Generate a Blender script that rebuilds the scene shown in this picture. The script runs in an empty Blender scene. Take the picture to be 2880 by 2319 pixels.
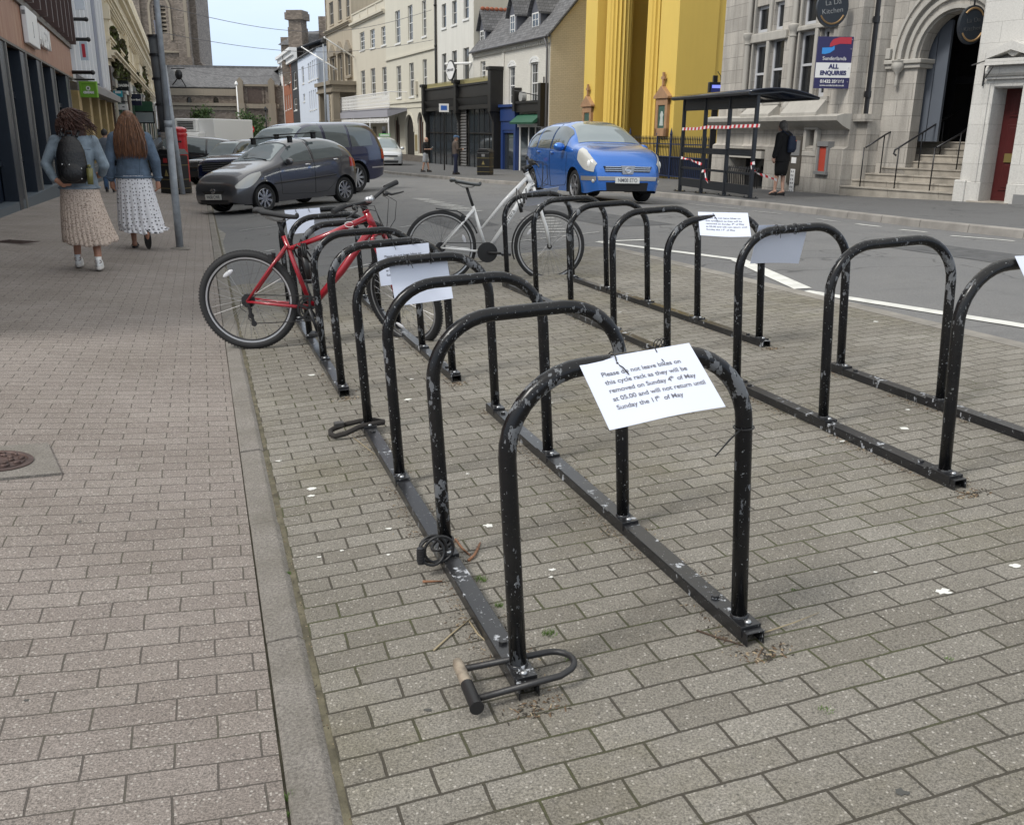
import bpy, bmesh, math, random
from mathutils import Vector, Matrix, Euler
sc=bpy.context.scene; COL=sc.collection
R=math.radians
# ---------------------------------------------------------------- camera, sky, sun, exposure
FPX=1943.2*2880/2156; CXP,CYP=1440.0,1159.5; PITCH=R(16.903); ROLL=R(.66); CAMH=1.375
_cp,_sp=math.cos(PITCH),math.sin(PITCH); _cr,_sr=math.cos(ROLL),math.sin(ROLL)
FW=(0,_cp,-_sp); RT=(_cr,_sr*_sp,_sr*_cp); UP=(-_sr,_cr*_sp,_cr*_cp)
cd=bpy.data.cameras.new('camera'); cam=bpy.data.objects.new('camera',cd); COL.objects.link(cam)
cam.matrix_world=Matrix(((RT[0],UP[0],-FW[0],0),(RT[1],UP[1],-FW[1],0),(RT[2],UP[2],-FW[2],CAMH),(0,0,0,1)))
cd.sensor_fit='HORIZONTAL'; cd.sensor_width=36; cd.lens=36*FPX/2880; cd.clip_end=900; cd.clip_start=.05
sc.camera=cam
SUN_EL,SUN_AZ=R(48),R(236)   # azimuth clockwise from +Y: light comes from behind and left of the camera
w=bpy.data.worlds.new('World'); sc.world=w; w.use_nodes=True; nt=w.node_tree
bg=nt.nodes['Background']; sky=nt.nodes.new('ShaderNodeTexSky'); sky.sky_type='NISHITA'; sky.sun_disc=False
sky.sun_elevation=SUN_EL; sky.sun_rotation=SUN_AZ; sky.air_density=1.0; sky.dust_density=2.5; sky.ozone_density=1.2
mixw=nt.nodes.new('ShaderNodeMixRGB'); tcw=nt.nodes.new('ShaderNodeTexCoord'); mpw=nt.nodes.new('ShaderNodeMapping'); nzw=nt.nodes.new('ShaderNodeTexNoise'); rmw=nt.nodes.new('ShaderNodeMapRange')
mpw.inputs['Scale'].default_value=(1,1,3.2); nzw.inputs['Scale'].default_value=1.7; nzw.inputs['Detail'].default_value=7; nzw.inputs['Roughness'].default_value=.55
rmw.inputs[1].default_value=.36; rmw.inputs[2].default_value=.62; rmw.inputs[3].default_value=.70; rmw.inputs[4].default_value=1.0
nt.links.new(tcw.outputs['Generated'],mpw.inputs[0]); nt.links.new(mpw.outputs[0],nzw.inputs[0]); nt.links.new(nzw.outputs[0],rmw.inputs[0]); nt.links.new(rmw.outputs[0],mixw.inputs[0])
sepw=nt.nodes.new('ShaderNodeSeparateXYZ'); nt.links.new(tcw.outputs['Generated'],sepw.inputs[0]); rz_=nt.nodes.new('ShaderNodeMapRange'); rz_.inputs[1].default_value=.08; rz_.inputs[2].default_value=.5
cmix=nt.nodes.new('ShaderNodeMixRGB'); cmix.inputs[1].default_value=(5.2,6.3,7.9,1); cmix.inputs[2].default_value=(8.2,8.25,8.1,1); nt.links.new(sepw.outputs[2],rz_.inputs[0]); nt.links.new(rz_.outputs[0],cmix.inputs[0])
nt.links.new(sky.outputs[0],mixw.inputs[1]); nt.links.new(cmix.outputs[0],mixw.inputs[2]); nt.links.new(mixw.outputs[0],bg.inputs[0]); bg.inputs[1].default_value=.098
sl=bpy.data.lights.new('sun','SUN'); sl.energy=1.5; sl.angle=R(13); sl.color=(1,.965,.91); so=bpy.data.objects.new('sun',sl); COL.objects.link(so)
sd=Vector((math.sin(SUN_AZ)*math.cos(SUN_EL),math.cos(SUN_AZ)*math.cos(SUN_EL),math.sin(SUN_EL)))
so.rotation_euler=sd.to_track_quat('Z','Y').to_euler(); so.location=(0,0,40)
sc.view_settings.view_transform='Standard'; sc.view_settings.look='None'; sc.view_settings.gamma=1; sc.view_settings.exposure=.66
sc.render.engine='CYCLES'; sc.render.resolution_x=1024; sc.render.resolution_y=824

# ---------------------------------------------------------------- survey: photograph pixel -> place on the ground / on a facade
def ray(x,y):
    a=(x-CXP)/FPX; b=-(y-CYP)/FPX
    return tuple(a*RT[i]+b*UP[i]+FW[i] for i in range(3))
HD=-.318; DV=(math.sin(HD),math.cos(HD)); DU=(math.cos(HD),-math.sin(HD))
def uv(x,y): return x*DU[0]+y*DU[1], x*DV[0]+y*DV[1]
def xy(u,v): return u*DU[0]+v*DV[0], u*DU[1]+v*DV[1]
def lerp(pts,t):
    if t<=pts[0][0]: return pts[0][1]
    for (a,b),(c,d) in zip(pts,pts[1:]):
        if t<=c: return b+(d-b)*(t-a)/(c-a)
    return pts[-1][1]
ALONG=[(-40,.8),(20,-.40),(50,-1.08),(140,-1.9)]
UK=[(-40,10.6),(12,10.65),(17,11.1),(24,11.25),(34,10.1),(44,9.6),(80,8.8),(140,8.6)]
CROSS=[(-40,.34),(-3.3,.24),(-1.1,.10),(0,0),(5.6,.315),(8.4,.33),(11.7,.25)]
def G(u,v):
    s=lerp(ALONG,v); k=lerp(UK,v); w=u if u<=5.6 else 5.6+(u-5.6)*6.1/(k-5.6)
    return s+lerp(CROSS,w)
def hit(x,y,off=0):
    d=ray(x,y); t=.5; prev=0; f=lambda t:CAMH+d[2]*t<G(*uv(d[0]*t,d[1]*t))+off
    while t<170 and not f(t): prev=t; t*=1.01
    lo,hi=prev,t
    for _ in range(36):
        m=(lo+hi)/2
        if f(m): hi=m
        else: lo=m
    return Vector((d[0]*hi,d[1]*hi,CAMH+d[2]*hi))
ZR={'A1':(0,0,3.4726),'A2':(500,0,3.4726),'A3':(1000,0,3.4726),'A4':(1500,0,3.4726),'A5':(2000,0,4.312),'A6':(2380,0,4.312),'A7':(100,280,3.4726),'A8':(500,300,3.4726),
'B1':(550,480,2.8),'B2':(1100,400,3.4726),'B3':(1450,300,4.312),'B4':(1850,200,4.312),'B5':(2300,200,3.4724),'B6':(1500,500,3.08),'B7':(2000,600,2.1705),'B8':(1350,950,2.6713),'C4':(0,1100,2.17),'C5':(0,1800,1.96),'C1':(850,1050,3.157),'C2':(1150,1500,3.08),'C3':(1950,1500,2.1194),
'E1':(40,20,11.98),'E2':(190,180,8.624),'E3':(190,0,8.624),'E4':(750,250,5.989),'E5':(480,380,7.7)}
def Z(k,x,y): a,b,s=ZR[k]; return a+x/s,b+y/s
class Wall:
    """A vertical facade: local x to the viewer's right, y into the building, z up; p0 on its base."""
    def __init__(s,p0,th,away=False):
        s.p=Vector(p0); e=Vector((math.sin(th),math.cos(th),0)); s.e=e if away else -e
        s.n=Vector((-s.e.y,s.e.x,0)); s.rz=math.atan2(s.e.y,s.e.x)
    def at(s,x,y,dep=0):
        d=Vector(ray(x,y)); o=Vector((0,0,CAMH)); q=s.p+s.n*dep
        t=(q-o).dot(s.n)/d.dot(s.n); P=o+d*t-s.p
        return P.dot(s.e),P.z
    def z(s,k,x,y,dep=0): return s.at(*Z(k,x,y),dep)

# ---------------------------------------------------------------- object helpers
def tag(o,label=None,cat=None,group=None,kind=None):
    if label: o['label']=label
    if cat: o['category']=cat
    if group: o['group']=group
    if kind: o['kind']=kind
    return o
def empty(name,loc=(0,0,0),rz=0,label=None,cat=None,group=None,rot=None):
    o=bpy.data.objects.new(name,None); COL.objects.link(o); o.location=loc; o.rotation_euler=rot if rot else (0,0,rz); o.empty_display_size=.2
    return tag(o,label,cat,group)
class MB:
    def __init__(s): s.v=[]; s.f=[]; s.m=[]; s.mi=0
    def add(s,vs,fs,M=None):
        b=len(s.v)
        s.v+= [tuple(M@Vector(p)) for p in vs] if M is not None else [tuple(p) for p in vs]
        s.f+=[tuple(i+b for i in f) for f in fs]; s.m+=[s.mi]*len(fs); return s
    def box(s,x0,x1,y0,y1,z0,z1,M=None):
        return s.add([(x0,y0,z0),(x1,y0,z0),(x1,y1,z0),(x0,y1,z0),(x0,y0,z1),(x1,y0,z1),(x1,y1,z1),(x0,y1,z1)],
            [(0,3,2,1),(4,5,6,7),(0,1,5,4),(1,2,6,5),(2,3,7,6),(3,0,4,7)],M)
    def cbox(s,c,d,M=None): return s.box(c[0]-d[0]/2,c[0]+d[0]/2,c[1]-d[1]/2,c[1]+d[1]/2,c[2]-d[2]/2,c[2]+d[2]/2,M)
    def prism(s,poly,a,b,ax='y',M=None):
        n=len(poly)
        def P(p,t): return {'y':(p[0],t,p[1]),'z':(p[0],p[1],t),'x':(t,p[0],p[1])}[ax]
        vs=[P(p,a) for p in poly]+[P(p,b) for p in poly]
        return s.add(vs,[tuple(range(n))[::-1],tuple(range(n,2*n))]+[(i,(i+1)%n,n+(i+1)%n,n+i) for i in range(n)],M)
    def tube(s,path,r,n=10,cap=True,M=None,closed=False):
        P=[Vector(p) for p in path]; rs=r if isinstance(r,(list,tuple)) else [r]*len(P)
        vs=[];fs=[];L=len(P); up=None
        for i,p in enumerate(P):
            if closed: t=(P[(i+1)%L]-P[i-1])
            else: t=(P[min(i+1,L-1)]-P[max(i-1,0)])
            t=t.normalized() if t.length>1e-9 else Vector((0,0,1))
            if up is None:
                up=Vector((0,0,1)) if abs(t.z)<.9 else Vector((1,0,0))
            a=(up-t*up.dot(t)).normalized(); b=t.cross(a); up=a
            for k in range(n):
                q=2*math.pi*k/n; vs.append(p+(a*math.cos(q)+b*math.sin(q))*rs[i])
        for i in range(L-(0 if closed else 1)):
            j=(i+1)%L
            for k in range(n): fs.append((i*n+k,i*n+(k+1)%n,j*n+(k+1)%n,j*n+k))
        if cap and not closed: fs+= [tuple(range(n))[::-1],tuple(range((L-1)*n,L*n))]
        return s.add(vs,fs,M)
    def lathe(s,prof,n=20,M=None,cap=True):
        vs=[];fs=[];L=len(prof)
        for r,z in prof:
            for k in range(n): a=2*math.pi*k/n; vs.append((r*math.cos(a),r*math.sin(a),z))
        for i in range(L-1):
            for k in range(n): fs.append((i*n+k,i*n+(k+1)%n,(i+1)*n+(k+1)%n,(i+1)*n+k))
        if cap: fs+=[tuple(range(n))[::-1],tuple(range((L-1)*n,L*n))]
        return s.add(vs,fs,M)
    def ball(s,c,r,n=12,m=8,M=None):
        r=r if isinstance(r,(tuple,list)) else (r,r,r); vs=[];fs=[]
        for i in range(m+1):
            t=math.pi*i/m
            for k in range(n): a=2*math.pi*k/n; vs.append((c[0]+r[0]*math.sin(t)*math.cos(a),c[1]+r[1]*math.sin(t)*math.sin(a),c[2]+r[2]*math.cos(t)))
        for i in range(m):
            for k in range(n): fs.append((i*n+k,(i+1)*n+k,(i+1)*n+(k+1)%n,i*n+(k+1)%n))
        return s.add(vs,fs,M)
    def grid(s,P,M=None):
        a=len(P); b=len(P[0]); vs=[p for r in P for p in r]
        return s.add(vs,[(i*b+j,i*b+j+1,(i+1)*b+j+1,(i+1)*b+j) for i in range(a-1) for j in range(b-1)],M)
    def build(s,name,mat,parent=None,smooth=False,bevel=0,loc=None,rz=None,label=None,cat=None,group=None,kind=None,auto=None,merge=False):
        me=bpy.data.meshes.new(name); me.from_pydata(s.v,[],s.f); 
        ms=mat if isinstance(mat,(list,tuple)) else [mat]
        for m in ms: me.materials.append(m)
        if len(ms)>1: me.polygons.foreach_set('material_index',s.m)
        if merge:
            bm=bmesh.new(); bm.from_mesh(me); bmesh.ops.remove_doubles(bm,verts=bm.verts,dist=1e-4); bmesh.ops.recalc_face_normals(bm,faces=bm.faces); bm.to_mesh(me); bm.free()
        if smooth: me.polygons.foreach_set('use_smooth',[True]*len(me.polygons))
        if auto: 
            me.polygons.foreach_set('use_smooth',[True]*len(me.polygons)); me.set_sharp_from_angle(angle=R(auto))
        o=bpy.data.objects.new(name,me); COL.objects.link(o)
        if parent is not None: o.parent=parent
        if loc is not None: o.location=loc
        if rz is not None: o.rotation_euler[2]=rz
        if bevel:
            b=o.modifiers.new('b','BEVEL'); b.width=bevel; b.segments=2; b.limit_method='ANGLE'; b.angle_limit=R(35)
        return tag(o,label,cat,group,kind)
def kids(o): return list(o.children)
def copy_tree(o,parent=None):
    c=o.copy(); COL.objects.link(c); c.parent=parent
    for ch in kids(o): copy_tree(ch,c)
    return c
def text_part(s,size,mat,parent,M,name='lettering',depth=.002,align='CENTER',sx=1,bold=0,spacing=1):
    cu=bpy.data.curves.new(name,'FONT'); cu.body=s; cu.size=size; cu.align_x=align; cu.align_y='CENTER'; cu.extrude=depth; cu.offset=bold; cu.space_line=spacing
    t=bpy.data.objects.new('tmp',cu); COL.objects.link(t); dg=bpy.context.evaluated_depsgraph_get(); me=bpy.data.meshes.new_from_object(t.evaluated_get(dg)); bpy.data.objects.remove(t)
    me.transform(M@Matrix.Scale(sx,4,(1,0,0))); me.materials.clear(); me.materials.append(mat); me.name=name
    o=bpy.data.objects.new(name,me); COL.objects.link(o); o.parent=parent; return o
# text lies in its local xy plane; this stands it up facing local -y
def up_text(x,y,z,rz=0): return Matrix.Translation((x,y,z))@Matrix.Rotation(rz,4,'Z')@Matrix.Rotation(R(90),4,'X')

# ---------------------------------------------------------------- materials
MAT={}
def mat(name,col,rough=.6,metal=0,spec=.5,var=.0,vscale=3,bump=0,bscale=40,emit=0,alpha=1,coat=0,trans=0,coords='Object'):
    if name in MAT: return MAT[name]
    m=bpy.data.materials.new(name); m.use_nodes=True; nt=m.node_tree; b=nt.nodes['Principled BSDF']; L=nt.links
    c=tuple(col)+(1,)
    b.inputs['Base Color'].default_value=c; b.inputs['Roughness'].default_value=rough; b.inputs['Metallic'].default_value=metal; b.inputs['Specular IOR Level'].default_value=spec
    if coat: b.inputs['Coat Weight'].default_value=coat; b.inputs['Coat Roughness'].default_value=.04
    if trans: b.inputs['Transmission Weight'].default_value=trans
    if emit: b.inputs['Emission Color'].default_value=c; b.inputs['Emission Strength'].default_value=emit
    if alpha<1: b.inputs['Alpha'].default_value=alpha
    if var or bump:
        tc=nt.nodes.new('ShaderNodeTexCoord')
    if var:
        n=nt.nodes.new('ShaderNodeTexNoise'); n.inputs['Scale'].default_value=vscale; n.inputs['Detail'].default_value=6; n.inputs['Roughness'].default_value=.6
        L.new(tc.outputs[coords],n.inputs[0]); r=nt.nodes.new('ShaderNodeMapRange'); r.inputs[1].default_value=.3; r.inputs[2].default_value=.7; r.inputs[3].default_value=1-var; r.inputs[4].default_value=1+var
        L.new(n.outputs[0],r.inputs[0]); x=nt.nodes.new('ShaderNodeVectorMath'); x.operation='SCALE'; x.inputs[0].default_value=col[:3]; L.new(r.outputs[0],x.inputs['Scale']); L.new(x.outputs[0],b.inputs['Base Color'])
    if bump:
        n2=nt.nodes.new('ShaderNodeTexNoise'); n2.inputs['Scale'].default_value=bscale; n2.inputs['Detail'].default_value=4; L.new(tc.outputs[coords],n2.inputs[0])
        bp=nt.nodes.new('ShaderNodeBump'); bp.inputs['Strength'].default_value=min(1,bump*10 if bump<.1 else bump); bp.inputs['Distance'].default_value=.01; L.new(n2.outputs[0],bp.inputs['Height']); L.new(bp.outputs[0],b.inputs['Normal'])
    MAT[name]=m; return m
class NT:
    """small node-building helper"""
    def __init__(s,name,rough=.8):
        s.m=bpy.data.materials.new(name); s.m.use_nodes=True; s.t=s.m.node_tree; s.b=s.t.nodes['Principled BSDF']; s.b.inputs['Roughness'].default_value=rough; s.tc=s.t.nodes.new('ShaderNodeTexCoord'); MAT[name]=s.m
    def n(s,ty,ins=None,**kw):
        x=s.t.nodes.new(ty)
        for k,v in kw.items(): setattr(x,k,v)
        for k,v in (ins or {}).items():
            if isinstance(v,bpy.types.NodeSocket): s.t.links.new(v,x.inputs[k])
            else: x.inputs[k].default_value=v
        return x
    def noise(s,vec,scale,det=4,rough=.55): return s.n('ShaderNodeTexNoise',{'Vector':vec,'Scale':scale,'Detail':det,'Roughness':rough}).outputs[0]
    def rng(s,v,a,b,c=0,d=1): return s.n('ShaderNodeMapRange',{0:v,1:a,2:b,3:c,4:d}).outputs[0]
    def mix(s,f,a,b,bt='MIX'): return s.n('ShaderNodeMixRGB',{0:f,1:a,2:b},blend_type=bt).outputs[0]
    def math(s,op,a,b=0): return s.n('ShaderNodeMath',{0:a,1:b},operation=op).outputs[0]
    def bump(s,h,st=.5,dist=.01,prev=None):
        i={'Height':h,'Strength':st,'Distance':dist}
        if prev: i['Normal']=prev
        return s.n('ShaderNodeBump',i).outputs[0]
    def link(s,o,name): s.t.links.new(o,s.b.inputs[name])
def C3(r,g,b): return (r,g,b,1)
def paver(name,c1,c2,joint,moss,speck=.5,row=.0965,bw=.193,mort=.0045,offx=0,offy=0,rot=-.318,bumpy=.6,mossy=.5):
    k=NT(name,.85); o=k.tc.outputs['Object']
    mp=k.n('ShaderNodeMapping',{0:o,'Rotation':(0,0,rot),'Location':(offx,offy,0)}).outputs[0]
    wob=k.n('ShaderNodeTexNoise',{'Vector':mp,'Scale':5,'Detail':2}).outputs[1]
    wv=k.n('ShaderNodeVectorMath',{0:wob,1:(.5,.5,.5)},operation='SUBTRACT').outputs[0]
    wv=k.n('ShaderNodeVectorMath',{0:wv,'Scale':.012},operation='SCALE').outputs[0]
    v=k.n('ShaderNodeVectorMath',{0:mp,1:wv},operation='ADD').outputs[0]
    br=k.n('ShaderNodeTexBrick',{'Vector':v,'Color1':C3(0,0,0),'Color2':C3(1,1,1),'Mortar':C3(.5,.5,.5),'Scale':1,'Mortar Size':mort,'Mortar Smooth':.35,'Bias':0,'Brick Width':bw,'Row Height':row},offset=.5,squash=1)
    base=k.mix(br.outputs[0],c1,c2)
    big=k.noise(mp,1.1,5,.6); base=k.mix(k.rng(big,.35,.7),base,k.mix(.55,base,C3(c1[0]*.62,c1[1]*.6,c1[2]*.56)))
    # exposed aggregate: fine dark pits, pale stones
    f1=k.noise(o,185,3,.8); base=k.mix(k.rng(f1,.35,.72,.0,1),k.mix(1,base,C3(.42,.42,.41),'MULTIPLY'),k.mix(1,base,C3(1.5,1.5,1.5),'MULTIPLY'))
    vo=k.n('ShaderNodeTexVoronoi',{'Vector':o,'Scale':95}); pick=k.n('ShaderNodeSeparateColor',{0:vo.outputs['Color']}).outputs[0]
    st=k.math('MULTIPLY',k.rng(vo.outputs['Distance'],.22,.34,1,0),k.rng(pick,1-speck*.55,1-speck*.5,0,1))
    base=k.mix(k.math('MULTIPLY',st,.6),base,C3(.58,.55,.5))
    vo2=k.n('ShaderNodeTexVoronoi',{'Vector':o,'Scale':70}); pk2=k.n('ShaderNodeSeparateColor',{0:vo2.outputs['Color']}).outputs[1]
    st2=k.math('MULTIPLY',k.rng(vo2.outputs['Distance'],.2,.3,1,0),k.rng(pk2,.86,.88,0,1)); base=k.mix(k.math('MULTIPLY',st2,.6),base,C3(.07,.065,.06))
    mz=k.noise(mp,2.3,5,.65); jc=k.mix(k.rng(mz,.47,.62,0,1),joint,moss)
    fac=br.outputs['Fac']; base=k.mix(k.math('MULTIPLY',fac,.92),base,jc)
    m2=k.noise(mp,.75,6,.7); base=k.mix(k.rng(m2,.5,.72,0,mossy),base,k.mix(1,base,C3(.76,.735,.57),'MULTIPLY'))
    k.link(base,'Base Color')
    h=k.math('MULTIPLY',fac,-1.0); nb=k.bump(h,1,.006); h2=k.noise(o,130,4,.8); nb=k.bump(h2,.9,.006,nb)
    tilt=k.math('MULTIPLY',br.outputs[0],.6); nb=k.bump(tilt,.5,.002,nb); k.link(nb,'Normal'); return k.m
M_pave=paver('paving_blocks',C3(.225,.208,.178),C3(.298,.280,.246),C3(.050,.043,.031),C3(.060,.065,.022),.32,mort=.0040,mossy=.8)
M_foot=paver('footway_blocks',C3(.278,.242,.220),C3(.325,.288,.262),C3(.085,.074,.064),C3(.09,.085,.06),.62,offx=.07,offy=.03,mort=.0028,mossy=.12)
def asphalt(name,c,worn=.25,scale=1):
    k=NT(name,.85); o=k.tc.outputs['Object']; base=k.mix(k.rng(k.noise(o,120,3,.8),.36,.68),C3(c*.55,c*.56,c*.58),C3(c*1.5,c*1.5,c*1.5))
    base=k.mix(k.rng(k.noise(o,.5,6,.65),.35,.7,0,worn),base,C3(c*1.75,c*1.7,c*1.6)); base=k.mix(k.rng(k.noise(o,2.1,4,.7),.55,.7,0,.3),base,C3(c*.5,c*.5,c*.5))
    crack=k.n('ShaderNodeTexVoronoi',{'Vector':k.n('ShaderNodeVectorMath',{0:o,1:k.n('ShaderNodeTexNoise',{'Vector':o,'Scale':1.5}).outputs[1]},operation='ADD').outputs[0],'Scale':.42},feature='DISTANCE_TO_EDGE').outputs[0]
    base=k.mix(k.rng(crack,.002,.008,.55,0),base,C3(.03,.03,.03)); k.link(base,'Base Color'); k.link(k.bump(k.noise(o,160,3,.8),.7,.004),'Normal'); return k.m
M_road=asphalt('road_asphalt',.135,.3); M_farpave=asphalt('far_pavement_asphalt',.105,.15)
def stone(name,c,bw=.6,bh=.3,mort=.006,var=.3,dark=.35,rough=.85,mc=None,bumpd=.006,warp=.01,face='XZ',streak=.5):
    """coursed stone / brick on vertical faces: local x,z"""
    k=NT(name,rough); o=k.tc.outputs['Object']; s=k.n('ShaderNodeSeparateXYZ',{0:o}); sx=k.math('ADD',s.outputs[0],s.outputs[1])
    v=k.n('ShaderNodeCombineXYZ',{0:sx,1:s.outputs[2],2:0}).outputs[0]
    wv=k.n('ShaderNodeVectorMath',{0:k.n('ShaderNodeTexNoise',{'Vector':v,'Scale':3,'Detail':2}).outputs[1],'Scale':warp},operation='SCALE').outputs[0]
    v2=k.n('ShaderNodeVectorMath',{0:v,1:wv},operation='ADD').outputs[0]
    mc=mc or tuple(x*.5 for x in c)
    br=k.n('ShaderNodeTexBrick',{'Vector':v2,'Color1':C3(*[x*(1-var) for x in c]),'Color2':C3(*[x*(1+var*.6) for x in c]),'Mortar':C3(*mc),'Scale':1,'Mortar Size':mort,'Mortar Smooth':.2,'Brick Width':bw,'Row Height':bh})
    base=br.outputs[0]; st=k.n('ShaderNodeMapping',{0:o,'Scale':(2.2,2.2,.22)}).outputs[0]
    base=k.mix(k.rng(k.noise(st,1.6,6,.7),.42,.72,0,dark*streak*2),base,C3(*[x*.45 for x in c])); base=k.mix(k.rng(k.noise(o,.8,5,.6),.45,.75,0,dark),base,C3(*[x*.5 for x in c]))
    base=k.mix(k.rng(k.noise(o,30,4,.7),.3,.7),k.mix(1,base,C3(.86,.86,.86),'MULTIPLY'),k.mix(1,base,C3(1.1,1.1,1.1),'MULTIPLY'))
    k.link(base,'Base Color'); nb=k.bump(k.math('MULTIPLY',br.outputs['Fac'],-1),.8,bumpd); k.link(k.bump(k.noise(o,25,4,.7),.35,.01,nb),'Normal'); return k.m
def render_mat(name,c,streak=.12,rough=.8):
    k=NT(name,rough); o=k.tc.outputs['Object']; st=k.n('ShaderNodeMapping',{0:o,'Scale':(3,3,.25)}).outputs[0]
    base=k.mix(k.rng(k.noise(st,1.3,6,.7),.4,.75,0,streak),C3(*c),C3(*[x*.45 for x in c])); base=k.mix(k.rng(k.noise(o,.6,4,.6),.4,.7,0,.18),base,C3(*[x*.78 for x in c]))
    k.link(base,'Base Color'); k.link(k.bump(k.noise(o,35,3,.6),.15,.01),'Normal'); return k.m
def rackpaint(name,base=.006,thr=.595,chip=.13,rough=.25,rail=False):
    k=NT(name,rough); o=k.tc.outputs['Object']; oi=k.n('ShaderNodeObjectInfo').outputs['Random']
    o=k.n('ShaderNodeVectorMath',{0:o,1:k.n('ShaderNodeCombineXYZ',{0:k.math('MULTIPLY',oi,37.0),1:k.math('MULTIPLY',oi,91.0),2:0}).outputs[0]},operation='ADD').outputs[0]
    st=k.n('ShaderNodeMapping',{0:o,'Scale':(1,1,.5)}).outputs[0]
    zz=k.n('ShaderNodeSeparateXYZ',{0:k.tc.outputs['Object']}).outputs[2]; wear=k.math('ADD',k.rng(zz,.76,.84,0,-.10),k.rng(zz,.45,.68,-.02,.03)) if not rail else 0.0
    n1=k.noise(st,30,8,.66); n2=k.noise(o,4.0,2,.5); a=k.math('ADD',k.math('ADD',n1,k.math('MULTIPLY',n2,.42)),wear); f=k.rng(a,thr+.205,thr+.217,0,1)
    n3=k.noise(o,95,3,.7); f2=k.math('MULTIPLY',k.rng(n3,.672,.69,0,1),.9); n4=k.n('ShaderNodeMapping',{0:o,'Scale':(3,3,.6)}).outputs[0]; f3=k.rng(k.noise(n4,45,2,.5),.735,.75,0,1); f2=k.math('MAXIMUM',f2,k.math('MULTIPLY',f3,.7))
    c=k.mix(f,C3(base,base*1.05,base*1.25),C3(chip,chip*1.05,chip*1.12)); c=k.mix(f2,c,C3(.36,.38,.38)); c=k.mix(k.rng(k.noise(o,3,5,.7),.45,.8,0,.3),c,C3(.05,.047,.04)); k.link(c,'Base Color')
    k.b.inputs['Specular IOR Level'].default_value=.32 if not rail else .6
    k.link(k.rng(k.math('MAXIMUM',f,f2),0,1,rough,.6),'Roughness'); k.link(k.bump(k.math('MULTIPLY',k.math('MAXIMUM',f,f2),-1),.6,.001,k.bump(k.noise(o,40,4,.6),.06,.002)),'Normal'); return k.m
M_rack=rackpaint('rack_paint'); M_rail=rackpaint('rail_paint',.011,.63,.40,.30,rail=True)
M_steel=mat('galvanised',(.42,.43,.44),.35,.9); M_black=mat('black_plastic',(.012,.012,.013),.45); M_rubber=mat('rubber',(.018,.018,.019),.75,bump=.03,bscale=200)
M_chrome=mat('chrome',(.7,.7,.72),.15,1); M_white=mat('white_paint',(.78,.78,.77),.5); M_paper=mat('laminated_paper',(.60,.64,.745),.10,spec=.5); M_ink=mat('ink',(.11,.11,.13),.5)
M_ironb=mat('black_iron',(.012,.012,.014),.35,var=.2,vscale=8)
M_skin=mat('skin',(.50,.30,.22),.55); M_kerb=None
k=NT('kerb_concrete',.95); _o=k.tc.outputs['Object']; _b=k.mix(k.rng(k.noise(_o,130,4,.8),.33,.7),C3(.11,.10,.09),C3(.36,.335,.30)); _b=k.mix(k.rng(k.noise(_o,4,6,.7),.42,.7,0,.55),_b,C3(.12,.108,.085)); k.link(_b,'Base Color'); k.link(k.bump(k.noise(_o,90,5,.8),.9,.008),'Normal'); M_kerb=k.m
M_soil=mat('joint_soil',(.10,.09,.06),.95,var=.5,vscale=14,bump=.08,bscale=60); M_mark=mat('road_marking',(.62,.62,.58),.75,var=.18,vscale=7,bump=.03,bscale=120)
def wornmark():
    k=NT('worn_marking',.8); o=k.tc.outputs['Object']; f=k.rng(k.noise(o,26,5,.75),.40,.56,0,1); k.link(k.mix(f,C3(.15,.15,.15),C3(.45,.45,.43)),'Base Color'); return k.m
M_worn=wornmark()

# ---------------------------------------------------------------- ground
def us(*a): return list(a)
def strip(name,ul,v0,v1,dv,mat_,off=0,zf=None,us_n=None,kind='structure'):
    """ground band: ul(v)->list of u positions; follows the surveyed ground"""
    mb=MB(); rows=[]; v=v0; vs=[]
    while v<v1-1e-6: vs.append(v); v+=dv
    vs.append(v1)
    for v in vs:
        rows.append([(*xy(u,v),G(u,v)+off+(zf(u,v) if zf else 0)) for u in ul(v)])
    mb.grid(rows); o=mb.build(name,mat_,smooth=True); tag(o,kind=kind); 
    # normals up
    me=o.data; 
    if me.polygons[0].normal.z<0: me.flip_normals()
    return o
def seq(a,b,n): return [a+(b-a)*i/n for i in range(n+1)]
strip('road',lambda v:[0.15,1,2,3,4,5,5.6,6.5,7.5,8.4]+[8.4+(lerp(UK,v)-8.4)*t for t in(.33,.66,1)],-8,140,1,M_road)
KL,KR=.066,.172
strip('footway',lambda v:[-60,-20,-3.3,-2.2,-1.1,-.5,KL-.003],-8,140,1,M_foot,zf=lambda u,v:.004+.012*max(0,min(1,(u+.9)/.9)))
strip('subsoil_gap',lambda v:[KL-.03,.05,.185,.199],-8,140,1,M_soil,off=.006)
# far pavement, with a real kerb step
strip('far_pavement',lambda v:[lerp(UK,v)+.13,lerp(UK,v)+1.5,lerp(UK,v)+4,lerp(UK,v)+9,60],-8,140,1,M_farpave,off=.115)
def fk(v0,v1,dv=1.0):
    mb=MB(); v=v0
    while v<v1:
        a,b=v+.006,v+dv-.006; P=[]
        for q in (a,b):
            k=lerp(UK,q); P.append([(k-.02,-.05),(k,.105),(k+.015,.12),(k+.135,.12),(k+.135,-.05)])
        n=5; vs=[(*xy(u,q),G(min(u,k2),q)+h) for P_,q,k2 in ((P[0],a,lerp(UK,a)),(P[1],b,lerp(UK,b))) for u,h in P_]
        mb.add(vs,[(i,i+1,n+i+1,n+i) for i in range(n-1)]+[(0,1,2,3,4)[::-1],(5,6,7,8,9)]); v+=dv
    return tag(mb.build('far_kerb',mat('far_kerb_stone',(.25,.235,.215),.85,var=.3,vscale=2,bump=.04,bscale=60)),kind='structure')
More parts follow.
